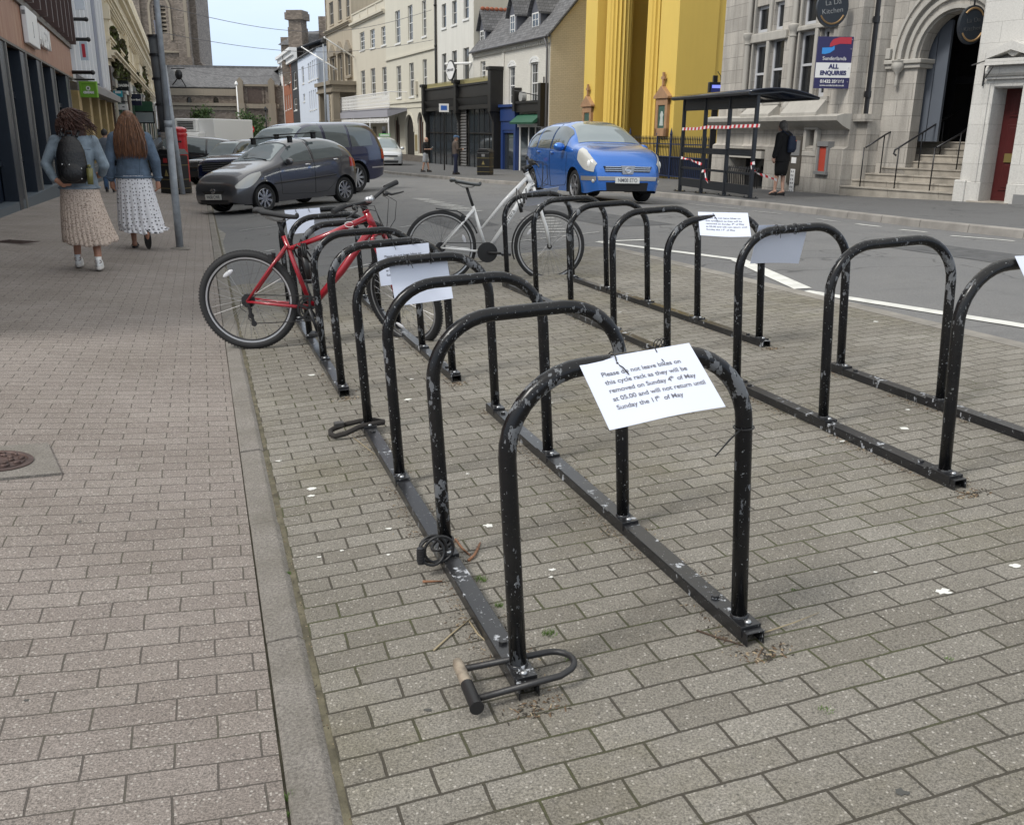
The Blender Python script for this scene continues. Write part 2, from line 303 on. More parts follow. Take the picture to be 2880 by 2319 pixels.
fk(-6,90)
# flush kerb line between footway and rack paving: individual long stones
mb=MB(); rnd=random.Random(3); v=-3.0; ends=[]
while v<60:
    L=.905; a,b=v+.004,v+L-.004; j=rnd.uniform(-.004,.004); h=rnd.uniform(.016,.024); n=6
    P=[(KL+j,-.06),(KL+j,h-.004),(KL+j+.006,h),(KR+j-.02,h),(KR+j,h-.014),(KR+j+.003,-.06)]
    vs=[(*xy(u,q),G(u,q)+z) for q in (a,b) for u,z in P]
    mb.add(vs,[(i,i+1,n+i+1,n+i) for i in range(n-1)]+[tuple(range(n))[::-1],tuple(range(n,2*n))]); v+=L
kb=mb.build('kerb',M_kerb,bevel=.004); tag(kb,kind='structure')
# rack paving: one planar sheet on the tilted ground, ragged straight edges
PE=4.53; PV=10.45
pv=[(.192,-6),(.192,9.9),(.30,10.0),(.9,9.75),(1.5,PV),(3.2,PV-.05),(PE-.15,PV+.1),(PE,PV-.1),(PE,-6)]
def sheet(name,poly,mat_,off,kind='structure'):
    bm=bmesh.new(); f=bm.faces.new([bm.verts.new((*xy(u,v),G(u,v)+off)) for u,v in poly]); bmesh.ops.triangulate(bm,faces=bm.faces[:]); 
    bmesh.ops.recalc_face_normals(bm,faces=bm.faces[:])
    if bm.faces[:][0].normal.z<0: bmesh.ops.reverse_faces(bm,faces=bm.faces[:])
    me=bpy.data.meshes.new(name); bm.to_mesh(me); bm.free(); me.materials.append(mat_); o=bpy.data.objects.new(name,me); COL.objects.link(o); return tag(o,kind=kind) if kind else o
sheet('rack_paving',pv,M_pave,.008)
# edging course along the road side of the paving
mb=MB(); v=-5
while v<PV-.3:
    a,b=v+.004,v+.9-.004; vs=[(*xy(u,q),G(u,q)+z) for q in(a,b) for u,z in((PE,-.02),(PE,.012),(PE+.12,.012),(PE+.125,-.02))]
    mb.add(vs,[(0,1,5,4),(1,2,6,5),(2,3,7,6),(0,3,2,1),(4,5,6,7)]); v+=.9
tag(mb.build('paving_edging',mat('edging_stone',(.23,.215,.19),.9,var=.25,vscale=4,bump=.05,bscale=90)),kind='structure')
# road markings, ground positions surveyed from the photograph
MARKO=[0]
def mark(pts,m=M_mark,name='road_marking'):
    P=[hit(*p) for p in pts]; P=[uv(p.x,p.y) for p in P]; return sheet(name,P,m,.006)
def line(a,b,wd,m=M_mark,name='road_marking'):
    A=hit(*a); B=hit(*b); A=Vector(uv(A.x,A.y)); B=Vector(uv(B.x,B.y)); d=(B-A); n=Vector((-d.y,d.x)).normalized()*wd/2
    N=max(1,int(d.length/1.0)); mb=MB(); rows=[]
    for i in range(N+1):
        c=A+d*i/N; rows.append([(*xy(*(c+n)),G(*(c+n))+.006),(*xy(*(c-n)),G(*(c-n))+.006)])
    mb.grid(rows); o=mb.build(name,m); 
    if o.data.polygons[0].normal.z<0: o.data.flip_normals()
    return tag(o,kind='structure')
line(Z('B6',560,556),Z('B6',960,540),.09)
line(Z('B6',560,556),Z('B6',1780,712),.10)
line(Z('B6',1770,712),Z('B7',560,462),.15)
line(Z('B7',570,478),(3050,945),.11)
line(Z('A8',600,1215),Z('A8',960,1168),.07,M_worn); line(Z('A8',660,1077),Z('A8',930,1045),.07,M_worn)
line(Z('A8',1480,1293),Z('A8',1700,1255),.07,M_worn); line(Z('A8',1640,1590),Z('A8',1870,1540),.07,M_worn)
line(Z('A8',860,1415),Z('A8',960,1397),.07,M_worn); line(Z('A8',1620,955),Z('A8',1800,935),.07,M_worn)
line(Z('B2',80,835),Z('B2',330,795),.07,M_worn); line(Z('B2',2030,880),Z('B2',1100,985),.07,M_worn)
for i in range(9): line(Z('B2',215+i*52,550+i*15),Z('B2',390+i*62,560+i*14),.16,M_worn)
for i in range(6): line(Z('B2',1270+i*20,745+i*27),Z('B2',1600+i*25,742+i*27),.14,M_worn)
line(Z('B4',370,1613),Z('B4',1005,1672),.10,M_worn); line(Z('B4',1160,1700),Z('B4',1500,1735),.1,M_worn)
line(Z('B5',380,1495),Z('B5',610,1522),.10); line(Z('B5',800,1550),Z('B5',1060,1575),.10); line(Z('B5',1300,1610),Z('B5',1920,1662),.10); line(Z('B5',0,1445),Z('B5',210,1475),.1,M_worn)

P_=[Z('A8',240,1010),Z('A8',350,1165),Z('A8',470,1240),Z('A8',440,1330),Z('A8',475,1450),Z('A8',420,1560),Z('A8',330,1500),Z('A8',300,1330)]
_p=[uv(q.x,q.y) for q in [hit(*p) for p in P_]]; sheet('road_patch',_p,mat('concrete_patch',(.24,.23,.205),.95,var=.3,vscale=5,bump=.05,bscale=90),.0035)
for _u0,_v0,_w,_l in ((5.6,12.5,1.1,6),(7.4,3.5,.9,5.5),(3.6,14,.8,3)):
    sheet('road_patch',[(_u0,_v0),(_u0+_w,_v0+.1),(_u0+_w+.05,_v0+_l),(_u0+.03,_v0+_l-.2)],mat('dark_tarmac_patch',(.085,.086,.088),.9,var=.35,vscale=6,bump=.06,bscale=130),.0035)
# ---------------------------------------------------------------- cycle racks
GN=Vector((-.0597,.0016,1)).normalized()     # the paving's own normal: the racks lean with it
TR=.0225; HOOPH=.818; RW=.651
def rack_frame(x,y,h):
    Y=Vector((math.sin(h),math.cos(h),0)); Y=(Y-GN*Y.dot(GN)).normalized(); X=Y.cross(GN).normalized()
    z=G(*uv(x,y))+.008
    return Matrix(((X.x,Y.x,GN.x,x),(X.y,Y.y,GN.y,y),(X.z,Y.z,GN.z,z),(0,0,0,1)))
def hoop_path(W=RW,H=HOOPH,r=.205,z0=.045,n=9):
    P=[(0,0,z0),(0,0,.3),(0,0,H-r)]
    for i in range(1,n): a=math.pi/2*i/n; P.append((r-r*math.cos(a),0,H-r+r*math.sin(a)))
    P+=[(r,0,H),(W/2,0,H),(W-r,0,H)]
    for i in range(1,n): a=math.pi/2*i/n; P.append((W-r+r*math.sin(a),0,H-r+r*math.cos(a)))
    return P+[(W,0,H-r),(W,0,.3),(W,0,z0)]
RACKS={}
def make_rack(key,x,y,h,sp,n,label):
    F=rack_frame(x,y,h); root=empty('bicycle_rack',label=label,cat='bicycle rack',group='black hoop bicycle racks on the paving'); root.matrix_world=F; RACKS[key]=(F,sp,root)
    for sx in (0,RW):
        m=MB(); a,b=-.085,sp*(n-1)+.085; w_=.028; H=.04; t=.004
        m.box(sx-w_,sx+w_,a,b,H-t,H); m.box(sx-w_,sx-w_+t,a,b,0,H-t); m.box(sx+w_-t,sx+w_,a,b,0,H-t)
        m.build('rail',M_rail,root,bevel=.0015)
    for i in range(n):
        rnd=random.Random(int(key)*31+i)
        m=MB(); P=hoop_path(); m.tube([(p[0],p[1],p[2]) for p in P],TR,20)
        hp=m.build('hoop',M_rack,root,smooth=True,loc=(0,sp*i,0))
        for sx in (0,RW):
            f=MB(); f.box(sx-.031,sx+.031,-.062,.062,.041,.049); f.box(sx-.031,sx-.027,-.062,.062,.018,.041); f.box(sx+.027,sx+.031,-.062,.062,.018,.041)
            f.tube([(sx,0,.049),(sx,0,.056)],[.027,.024],18)
            fp=f.build('foot_plate',M_rail,root,bevel=.001,loc=(0,sp*i,0))
            b=MB(); b.lathe([(.010,.049),(.010,.052),(.008,.056),(.004,.058)],12,Matrix.Translation((sx,-.045,0))); b.build('bolt',M_steel,fp,smooth=True)
            if i in(0,n-1):
                yy=-.13 if i else .13; b=MB(); b.lathe([(.013,.040),(.013,.048),(.009,.049)],6,Matrix.Translation((sx,yy,0))); b.build('bolt',M_rail,fp)
    return root
make_rack('1',.0265,2.099,-.3203,.770,4,'black hoop rack nearest the camera with four chipped hoops and a U-lock at its foot')
make_rack('2',-.9647,5.0517,-.3266,.778,5,'black hoop bicycle rack holding the red bicycle, its five hoops closest to the footway')
make_rack('3',.955,5.560,-.3254,.791,5,'black hoop bicycle rack with five hoops holding the white bicycle by the road')
make_rack('4',1.666,3.331,-.3038,.770,3,'black hoop bicycle rack at the right edge beside the white lines with peeling paint')
# ---------------------------------------------------------------- notices hung on the hoops
NOTICE=["Please do not leave bikes on","this cycle rack as they will be","removed on Sunday 4   of May","at 05.00 and will not return until","Sunday the 11   of May"]
def notice(rk,i,t,tilt,side,label,lift=.0,roll=0,curl=.0,textlen=5,wd=.297,ht=.208,yaw=0):
    """sheet whose top edge hangs from the bar: side -1 towards the camera, +1 beyond; tilt swings its foot out"""
    F,sp,root=RACKS[rk]; s=side; yoff=s*(TR+.003)
    M=F@Matrix.Translation((t,sp*i+yoff,HOOPH+lift))@Matrix.Rotation(roll,4,'Y')@Matrix.Rotation(yaw,4,'Z')@Matrix.Rotation(-tilt,4,'X')
    o=empty('notice_sheet',label=label,cat='notice',group='white notices tied to the hoops'); o.matrix_world=M
    N=14; P=[]
    def bend(a,b): # gentle curl of the laminate
        return curl*math.sin(math.pi*a)*(.4+.6*b)+.004*math.sin(5*a+rk_n)*b
    rk_n=int(rk)*1.7+i
    for k in range(2):
        P.append([[((a/N-.5)*wd,bend(a/N,b/8)+k*.0012,-b/8*ht+.018) for a in range(N+1)] for b in range(9)])
    m=MB(); m.grid(P[0]); m.grid([r[::-1] for r in P[1]]); 
    # edges
    ring=[P[0][0][j] for j in range(N+1)]+[P[0][b][N] for b in range(1,9)]+[P[0][8][j] for j in range(N-1,-1,-1)]+[P[0][b][0] for b in range(7,0,-1)]
    rb=[P[1][0][j] for j in range(N+1)]+[P[1][b][N] for b in range(1,9)]+[P[1][8][j] for j in range(N-1,-1,-1)]+[P[1][b][0] for b in range(7,0,-1)]
    n=len(ring); m.add(ring+rb,[(a,(a+1)%n,n+(a+1)%n,n+a) for a in range(n)]); m.build('sheet',M_paper,o,smooth=False)
    # printing, on the face towards the camera (mirrored ghost when seen from behind)
    def put(s_,size,x,z,al='LEFT'):
        Mx=Matrix.Translation((x,-.0016,z))@Matrix.Rotation(R(90),4,'X')
        return s_,size,Mx,al
    objs=[]
    for k,s_ in enumerate(NOTICE[:textlen]): objs.append(put(s_,.0160,-wd/2+.040,-.034-.0252*k))
    if textlen==5:
        objs.append(put('th',.0095,-wd/2+.040+.1605,-.034-.0252*2+.006)); objs.append(put('th',.0095,-wd/2+.040+.1008,-.034-.0252*4+.006))
    bm=bmesh.new()
    for s_,size,Mx,al in objs:
        cu=bpy.data.curves.new('t','FONT'); cu.body=s_; cu.size=size*1.14; cu.align_x='LEFT'; cu.align_y='CENTER'; cu.offset=.0003
        q=bpy.data.objects.new('t',cu); COL.objects.link(q); me=bpy.data.meshes.new_from_object(q.evaluated_get(bpy.context.evaluated_depsgraph_get())); bpy.data.objects.remove(q); me.transform(Mx)
        for v in me.vertices:
            a=v.co.x/wd+.5; b=(.018-v.co.z)/ht; v.co.y=bend(a,b)-.0008
        bm.from_mesh(me); bpy.data.meshes.remove(me)
    me=bpy.data.meshes.new('lettering'); bm.to_mesh(me); bm.free(); me.materials.append(M_ink if side<0 or True else M_ink); lo=bpy.data.objects.new('lettering',me); COL.objects.link(lo); lo.parent=o
    if side==2: pass
    # cable ties round the bar, with tails
    Bi=M.inverted()@F
    for dx,tail in ((-.055,(.012,-.006,-.035)),(.055,(.006,-.004,-.02))):
        m=MB(); c=[]
        for a in range(17):
            q=2*math.pi*a/16; c.append(Bi@Vector((t+dx*math.cos(roll),sp*i+math.cos(q)*(TR+.0045),HOOPH+math.sin(q)*(TR+.0045))))
        m.tube(c[:-1],.0017,6,closed=True)
        h=Bi@Vector((t+dx*math.cos(roll),sp*i-(TR+.006),HOOPH+.004)); m.cbox(h,(.006,.006,.007)); m.tube([h,h+Vector((tail[0]*.5,-.008,tail[2]*.6)),h+Vector((tail[0],-.006,tail[2]*1.2))],.0016,5)
        m.build('cable_tie',M_black,o)
    return o
notice('1',0,.335,R(55),-1,'large white printed notice on the nearest hoop, tilted toward the camera',roll=R(-2.5),lift=.012)
def at(rk,i,t,z=HOOPH,dy=0):
    F,sp,_=RACKS[rk]; return F@Vector((t,sp*i+dy,z))
# ---------------------------------------------------------------- building kit
M_glass=mat('window_glass',(.028,.034,.04),.06,spec=.9); M_glassd=mat('dark_glass',(.012,.014,.017),.05,spec=.8)
M_wframe=mat('window_frame_white',(.72,.72,.70),.5); M_slate=stone('slate_tiles',(.15,.15,.155),.25,.16,.008,.3,.2,mc=(.03,.03,.03),streak=.2)
M_cream=render_mat('cream_render',(.54,.50,.41)); M_cream2=render_mat('pale_cream_render',(.57,.545,.46)); M_whiter=render_mat('white_render',(.66,.65,.60),.2); M_gable=stone('painted_brick_tan',(.62,.53,.37),.24,.085,.006,.04,.12,mc=(.42,.34,.21),streak=.2)
M_wbrick=stone('painted_brick_white',(.66,.64,.58),.24,.085,.005,.04,.1,mc=(.55,.53,.48),streak=.2); M_yellow=render_mat('yellow_paint',(.74,.53,.12),.07,.65); M_yelpaint=MAT['yellow_paint']  # second name for the same yellow paint
M_lime=stone('limestone_ashlar',(.47,.44,.395),.75,.36,.006,.2,.5,mc=(.2,.19,.17),streak=.8); M_limep=stone('pale_stone_door',(.60,.585,.55),.8,.4,.004,.06,.1,mc=(.42,.41,.38)); M_limed=render_mat('moulded_stone',(.44,.42,.38),.45,.85)
M_rubble=stone('sandstone_rubble',(.20,.165,.135),.34,.17,.012,.4,.25,mc=(.13,.11,.09),warp=.05); M_dress=render_mat('dressed_sandstone',(.25,.215,.165),.35); M_ital=render_mat('bath_stone',(.40,.345,.26),.35)
M_navy=mat('navy_paint',(.018,.045,.16),.4); M_green=mat('green_paint',(.02,.10,.055),.5); M_shopb=mat('black_shopfront',(.014,.013,.012),.4,var=.3,vscale=2); M_brick=stone('red_brick',(.32,.105,.05),.22,.075,.008,.2,.1,mc=(.25,.15,.1))
M_ltblue=render_mat('pale_blue_render',(.60,.66,.76),.06)
class Bld:
    def __init__(s,W,name,label,cat='building',group=None):
        s.W=W; s.o=empty(name,W.p,W.rz,label,cat,group)
    def part(s,mb,name,m,**k): return mb.build(name,m,s.o,**k)
    def rect(s,k,xl,xr,yt,yb,dep=0,ym=None):
        xm=(xl+xr)/2; ym=(yt+yb)/2 if ym is None else ym
        a=s.W.z(k,xl,ym,dep)[0]; b=s.W.z(k,xr,ym,dep)[0]; return a,b,s.W.z(k,xm,yb,dep)[1],s.W.z(k,xm,yt,dep)[1]
    def wall(s,x0,x1,z0,z1,holes,m,depth=8,name='wall',t=.22,side=None):
        """front skin with real openings and reveals, body behind"""
        mb=MB(); hs=[h for h in holes if h[1]>x0 and h[0]<x1]
        xs=sorted(set([x0,x1]+[min(max(v,x0),x1) for h in hs for v in h[:2]])); zs=sorted(set([z0,z1]+[min(max(v,z0),z1) for h in hs for v in h[2:4]]))
        for i in range(len(xs)-1):
            for j in range(len(zs)-1):
                cx,cz=(xs[i]+xs[i+1])/2,(zs[j]+zs[j+1])/2
                if any(h[0]<cx<h[1] and h[2]<cz<h[3] for h in hs): continue
                mb.add([(xs[i],0,zs[j]),(xs[i+1],0,zs[j]),(xs[i+1],0,zs[j+1]),(xs[i],0,zs[j+1])],[(0,1,2,3)])
        for a,b,c,d in [h[:4] for h in hs]:
            mb.add([(a,0,c),(b,0,c),(b,0,d),(a,0,d),(a,t,c),(b,t,c),(b,t,d),(a,t,d)],[(0,4,5,1),(1,5,6,2),(2,6,7,3),(3,7,4,0)])
        mb.box(x0,x1,t,depth,z0,z1)
        mb.add([(x0,0,z0),(x0,t,z0),(x0,t,z1),(x0,0,z1)],[(0,3,2,1)]); mb.add([(x1,0,z0),(x1,t,z0),(x1,t,z1),(x1,0,z1)],[(0,1,2,3)]); mb.add([(x0,0,z1),(x1,0,z1),(x1,t,z1),(x0,t,z1)],[(0,1,2,3)])
        return s.part(mb,name,m)
    def win(s,h,bars=(1,1),fw=.06,dep=.10,sill=True,m=None,arch=0,wall=None,meet=True,g=None,name='window'):
        a,b,c,d=h[:4]; m=m or M_wframe; mb=MB(); y0,y1=dep,dep+.05
        mb.box(a,a+fw,y0,y1,c,d); mb.box(b-fw,b,y0,y1,c,d); mb.box(a+fw,b-fw,y0,y1,c,c+fw*1.2); mb.box(a+fw,b-fw,y0,y1,d-fw,d)
        if meet: zm=(c+d)/2; mb.box(a+fw,b-fw,y0-.012,y1,zm-.03,zm+.03)
        for i in range(bars[0]): x=a+(b-a)*(i+1)/(bars[0]+1); mb.box(x-.012,x+.012,y0+.008,y1,c+fw*1.2,d-fw)
        for i in range(bars[1]):
            z=c+(d-c)*(i+1)/(bars[1]+1)
            if meet and abs(z-(c+d)/2)<.06: continue
            mb.box(a+fw,b-fw,y0+.011,y1,z-.012,z+.012)
        w_=s.part(mb,name,m)
        if sill: q=MB(); q.box(a-.1,b+.1,-.07,.12,c-.12,c-.002); q.build('sill',wall or m,w_)
        p=MB(); p.box(a+fw*.5,b-fw*.5,y1-.02,y1-.012,c+fw*.5,d-fw*.5); p.build('pane',g or M_glass,w_)
        return w_
    def band(s,x0,x1,z0,z1,pr,m,name='cornice',parts=None):
        mb=MB(); 
        for (a,b,c) in (parts or [(0,1,1)]): mb.box(x0,x1,-pr*c,-.0,z0+(z1-z0)*a,z0+(z1-z0)*b)
        return s.part(mb,name,m)
    def arch(s,a,b,zs,m,t=.22,n=10,pr=.02,rise=None,name='arch_head'):
        """round head built into the top of a rectangular opening a..b: spandrels above springing zs"""
        r=(b-a)/2; cx=(a+b)/2; rise=rise or r; top=zs+rise; mb=MB()
        L=[(cx-r*math.cos(math.pi/2*i/n),zs+rise*math.sin(math.pi/2*i/n)) for i in range(n+1)]
        mb.prism(L+[(a,top+.004)],-.002,t); Rr=[(2*cx-x,z) for x,z in L]; mb.prism((Rr+[(b,top+.004)])[::-1],-.002,t)
        return s.part(mb,name,m)
    def arcrib(s,a,b,zs,r2,pr,m,rise=None,n=18,name='archivolt',y=0):
        r=(b-a)/2; cx=(a+b)/2; rise=rise or r; k=r2
        O=[(cx-(r+k)*math.cos(math.pi*i/n),zs+(rise+k)*math.sin(math.pi*i/n)) for i in range(n+1)]; I=[(cx-r*math.cos(math.pi*i/n),zs+rise*math.sin(math.pi*i/n)) for i in range(n+1)]
        mb=MB()
        for i in range(n): mb.prism([I[i],O[i],O[i+1],I[i+1]],y-pr,y)
        return s.part(mb,name,m)
# ---------------------------------------------------------------- right-hand terrace, far to near
TH1=-.378
P0=hit(*Z('A3',1440,1650),.12)
WT=Wall(P0,TH1)
def wx(k,x,y): return WT.z(k,x,y)[0]
# cream tall house with arcade
xa,xb=wx('A3',302,700),wx('A3',792,700)
B=Bld(WT,'arcaded_house','tall cream rendered house with a row of arched openings at street level','building')
H=[B.rect('A3',*q) for q in ((388,436,105,425),(512,558,52,398),(650,690,5,355),(402,446,645,955),(526,570,615,945),(657,697,580,925))]
ar=[B.rect('A3',*q) for q in ((385,432,1120,1590),(488,574,1120,1595),(612,664,1095,1595),(702,768,1078,1595))]
zb=-.45; base=-1.5
ground=[(a,b,(zb if i in(1,) else zb+.9),d) for i,(a,b,c,d) in enumerate(ar)]
ztop=WT.z('A3',700,-450)[1]
B.wall(xa,xb,base,ztop,H+ground,M_cream2)
for h in H: B.win(h,(1,3),wall=M_wframe)
for i,(a,b,c,d) in enumerate(ground):
    zs=d-(b-a)/2; B.arch(a,b,zs,M_cream2); B.arcrib(a,b,zs,.16,.05,M_cream2)
    m=MB(); 
    if i==1: m.box(a,b,.16,.2,c,d); B.part(m,'door',mat('dark_door',(.02,.017,.014),.5))
    else:
        m.box(a,a+.08,.12,.18,c,d);m.box(b-.08,b,.12,.18,c,d);m.box((a+b)/2-.03,(a+b)/2+.03,.12,.18,c,d); w_=B.part(m,'window',mat('brown_frame',(.12,.05,.03),.5)); p=MB();p.box(a,b,.17,.185,c,d);p.build('pane',M_glassd,w_)
for (y,hh,pr) in ((575,.14,.12),(1000,.16,.10),(1060,.08,.05),(440,.0,0)):
    if hh: z=WT.z('A3',330,y)[1]; B.band(xa,xb,z-hh,z,pr,M_cream2,'string_course')
B.band(xa,xb,base,zb+.75,.06,mat('dark_plinth',(.12,.105,.09),.8,var=.2),'plinth')
for i in range(5): z=zb+.75+(ar[1][3]-zb-.9)*(i+.2)/5; mm=MB(); [mm.box(p,q,-.012,0,z,z+.03) for p,q in ((xa,ground[0][0]-.02),(ground[0][1]+.02,ground[1][0]-.02),(ground[1][1]+.02,ground[2][0]-.02),(ground[2][1]+.02,ground[3][0]-.02),(ground[3][1]+.02,xb))]; B.part(mm,'rusticated_joint',M_cream) if i<4 else None
x=(ground[1][1]+ground[2][0])/2; z=WT.z('A3',600,1395)[1]; m=MB(); m.box(x-.3,x+.3,-.04,0,z-.6,z+.6); B.part(m,'plaque',mat('brass_plaque',(.25,.2,.1),.4))
m=MB(); q=WT.z('A3',602,858); m.box(q[0]-.25,q[0]+.25,-.2,0,q[1]-.5,q[1]+.45); B.part(m,'alarm_box',M_cream)
q=WT.z('A3',675,983); text_part('GABS',.62,mat('grey_letters',(.15,.14,.13),.6),B.o,up_text(q[0],-.01,q[1]),depth=.02,bold=.01)
# drainpipe at its right end
m=MB(); m.tube([(xb+.12,-.1,base),(xb+.12,-.1,ztop)],.075,8); [m.tube([(xb+.12,-.1,z-.06),(xb+.12,-.1,z+.06)],.1,8) for z in(2.6,5.2,7.8,10.4)]
B.part(m,'drainpipe',M_black,smooth=True)
# lower cream house with the iron balcony
xc=wx('A2',1712,600)
B=Bld(WT,'balcony_house','lower cream house with a white cast iron balcony across its first floor','building')
H=[B.rect('A3',*q) for q in ((42,88,315,490),(143,188,288,470),(252,298,260,440),(53,94,690,930),(150,194,668,950),(262,310,655,950))]
zt=WT.z('A3',150,145)[1]
B.wall(xc,xa,base,zt,H,M_cream)
for h in H: B.win(h,(1,3),wall=M_wframe)
B.band(xc,xa,zt-.35,zt-.05,.3,M_cream,'cornice',[(0,.4,.5),(.4,1,1)]); zp=WT.z('A3',150,45)[1]
m=MB(); m.box(xc,xa,.05,.35,zt,zp); m.box(xc,xa,-.02,.4,zp-.12,zp); [m.box(x-.15,x+.15,.0,.4,zt,zp-.12) for x in seq(xc+.2,xa-.2,4)]; B.part(m,'parapet',M_cream)
# balcony
z0,z1=WT.z('A3',150,1060,-1.4)[1],WT.z('A3',150,920,-1.4)[1]; bx0=WT.z('A2',1580,980,-1.4)[0]; bx1=WT.z('A2',2068,980,-1.4)[0]
m=MB(); m.box(bx0,bx1,-1.45,0,z0-.14,z0-.04); bal=B.part(m,'balcony_floor',mat('grey_paint',(.30,.30,.33),.6))
rnd=random.Random(5); m=MB(); m.tube([(bx0,-1.4,z1),(bx1,-1.4,z1)],.04,6); m.tube([(bx0,-1.4,z0+.05),(bx1,-1.4,z0+.05)],.03,6); m.tube([(bx0,-1.4,z1),(bx0,0,z1)],.04,6); m.tube([(bx1,-1.4,z1),(bx1,0,z1)],.04,6)
x=bx0
while x<bx1:
    m.tube([(x,-1.4,z0),(x,-1.4,z1)],.016,4)
    for zz in seq(z0+.15,z1-.15,3):
        m.tube([(x+.16+.13*math.cos(a),-1.4,zz+.14*math.sin(a)) for a in [k*math.pi/4 for k in range(8)]],.014,4,closed=True)
    x+=.32
for y in seq(-1.3,-.1,4):
    m.tube([(bx0,y,z0),(bx0,y,z1)],.02,4); 
B.part(m,'balcony_railing',M_white)
za=WT.z('A3',150,1150,-1.4)[1]; zc=z0-.14
m=MB(); m.prism([(-1.6,za),(-1.6,zc-.05),(0,zc),(0,za+.5)],bx0,bx1,'x'); B.part(m,'canopy',mat('grey_canopy',(.33,.33,.37),.6))
m=MB(); x=bx0
while x<bx1-.2:
    m.tube([(x+.25+.22*math.cos(a),-1.5,za-.25+.2*math.sin(a)) for a in [k*math.pi/4 for k in range(8)]],.03,4,closed=True); m.tube([(x+.25+.09*math.cos(a),-1.5,za-.2+.09*math.sin(a)) for a in [k*math.pi/4 for k in range(8)]],.03,4,closed=True); x+=.5
for x in seq(bx0+.3,bx1-.1,3): m.tube([(x,-1.5,base),(x,-1.5,za)],.06,8)
B.part(m,'iron_fretwork',M_white)
for x in seq(xc+1.2,xa-1.4,3):
    m=MB(); m.box(x-.65,x+.65,-.01,.02,base,za-.7); B.part(m,'dark_opening',M_glassd)
# Italianate sandstone building
TH0=-.40
xd=wx('A2',1452,300)
B=Bld(WT,'sandstone_bank','ornate sandstone Italianate building with pedimented first floor windows and a projecting porch','building')
H=[B.rect('A2',*q) for q in ((1480,1520,20,245),(1565,1600,-15,205),(1642,1676,-50,170),(1505,1545,560,800),(1580,1618,530,790),(1655,1698,520,735))]
H0=[B.rect('A2',1560,1600,1000,1200),B.rect('A2',1640,1690,1000,1200)]
zt=WT.z('A2',1600,-350)[1]
B.wall(xd,xc,base,zt,H+H0,M_ital)
for h in H: B.win(h,(1,1),wall=M_ital,m=mat('stone_grey_frame',(.35,.33,.30),.6))
for h in H0: B.win(h,(0,0),wall=M_ital,meet=False,m=M_dress)
for h in H[3:]:
    a,b,c,d=h; m=MB(); e=.28; m.box(a-e,a-.06,-.16,0,c,d); m.box(b+.06,b+e,-.16,0,c,d); m.box(a-e-.1,b+e+.1,-.3,0,d+.05,d+.3)
    cx=(a+b)/2; w_=(b-a)/2+e+.12; m.prism([(cx-w_,d+.3),(cx,d+1.2),(cx+w_,d+.3)],-.26,0); m.box(a-e,b+e,-.25,0,c-.3,c-.1); B.part(m,'window_surround',M_dress)
for z in (WT.z('A2',1580,255)[1],): B.band(xd,xc,z-.35,z,.4,M_ital,'cornice',[(0,.4,.4),(.4,.7,.7),(.7,1,1)])
m=MB(); z=base
while z<zt-.4: m.box(xd,xd+.45,-.07,0,z,z+.34); m.box(xd+.02,xd+.28,-.07,0,z+.36,z+.7); z+=.74
B.part(m,'quoins',M_dress)
# porch with heavy entablature
m=MB(); pl,pr=WT.z('A2',1375,930,-2.2)[0],WT.z('A2',1520,930,-2.2)[0]; zt2=WT.z('A2',1440,805,-2.2)[1]; z3=WT.z('A2',1440,900,-2.2)[1]
m.box(pl,pr,-2.3,0,z3,zt2-.2); m.box(pl-.25,pr+.25,-2.55,0,zt2-.35,zt2); m.box(pl-.1,pr+.1,-2.4,0,z3-.1,z3+.12)
B.part(m,'porch_entablature',M_dress)
m=MB(); [m.box(x-.35,x+.35,y-.35,y+.35,base,z3-.1) for x in(pl+.45,pr-.45) for y in(-1.9,)]; 
for x in (pl+.45,pr-.45):
    for i in range(5): m.box(x-.4,x+.4,-2.3,-1.5,base+i*.9+.3,base+i*.9+.95)
B.part(m,'porch_pier',M_dress,bevel=.03)
pcx=(pl+pr)/2
# white rendered house
xe=wx('A3',1152,300); zc1=WT.z('A3',1150,-500)[1]
B=Bld(WT,'white_house','tall off-white rendered house above the black shopfront','building')
H=[B.rect('A3',*q) for q in ((842,885,40,275),(942,988,8,240),(1055,1106,-40,185),(845,888,525,860),(942,990,497,845),(1052,1108,468,785))]
xb2=xb+.24
B.wall(xb2,xe,base,zc1,H,M_whiter,depth=.6)
for h in H: B.win(h,(0,1),wall=M_wframe,m=mat('greyish_frame',(.42,.41,.39),.6))
m=MB(); m.box(xb2,xe,.6,9,base,zc1); m.box(xe,xe+.04,.02,9,base,zc1); B.part(m,'end_wall',M_cream2)
# cottage with dormers
xf=wx('A3',1900,500); zeL=WT.z('A3',1140,535)[1]; zeR=WT.z('A3',1890,335)[1]; ze=(zeL+zeR)/2
B=Bld(WT,'dormer_cottage','low white painted brick cottage with three slate dormers and a tan gable end','building')
H=[B.rect('A3',*q) for q in ((1220,1268,600,780),(1497,1556,650,1022),(1707,1780,610,1010))]
ze=zeR
B.wall(xe+.05,xf,base,ze,H,M_wbrick,depth=9.5)
for i,h in enumerate(H): B.win(h,(2,3),wall=M_wframe,fw=.08)
for h in H[1:]: 
    a,b,c,d=h; B.arcrib(a-.04,b+.04,d-.02,.12,.03,M_wframe,rise=.22,n=10,name='arched_lintel'); m=MB(); m.prism([(a+(b-a)*i/8,d+.2*math.sin(math.pi*i/8)) for i in range(9)],-.025,.0); B.part(m,'lintel_panel',M_wframe)
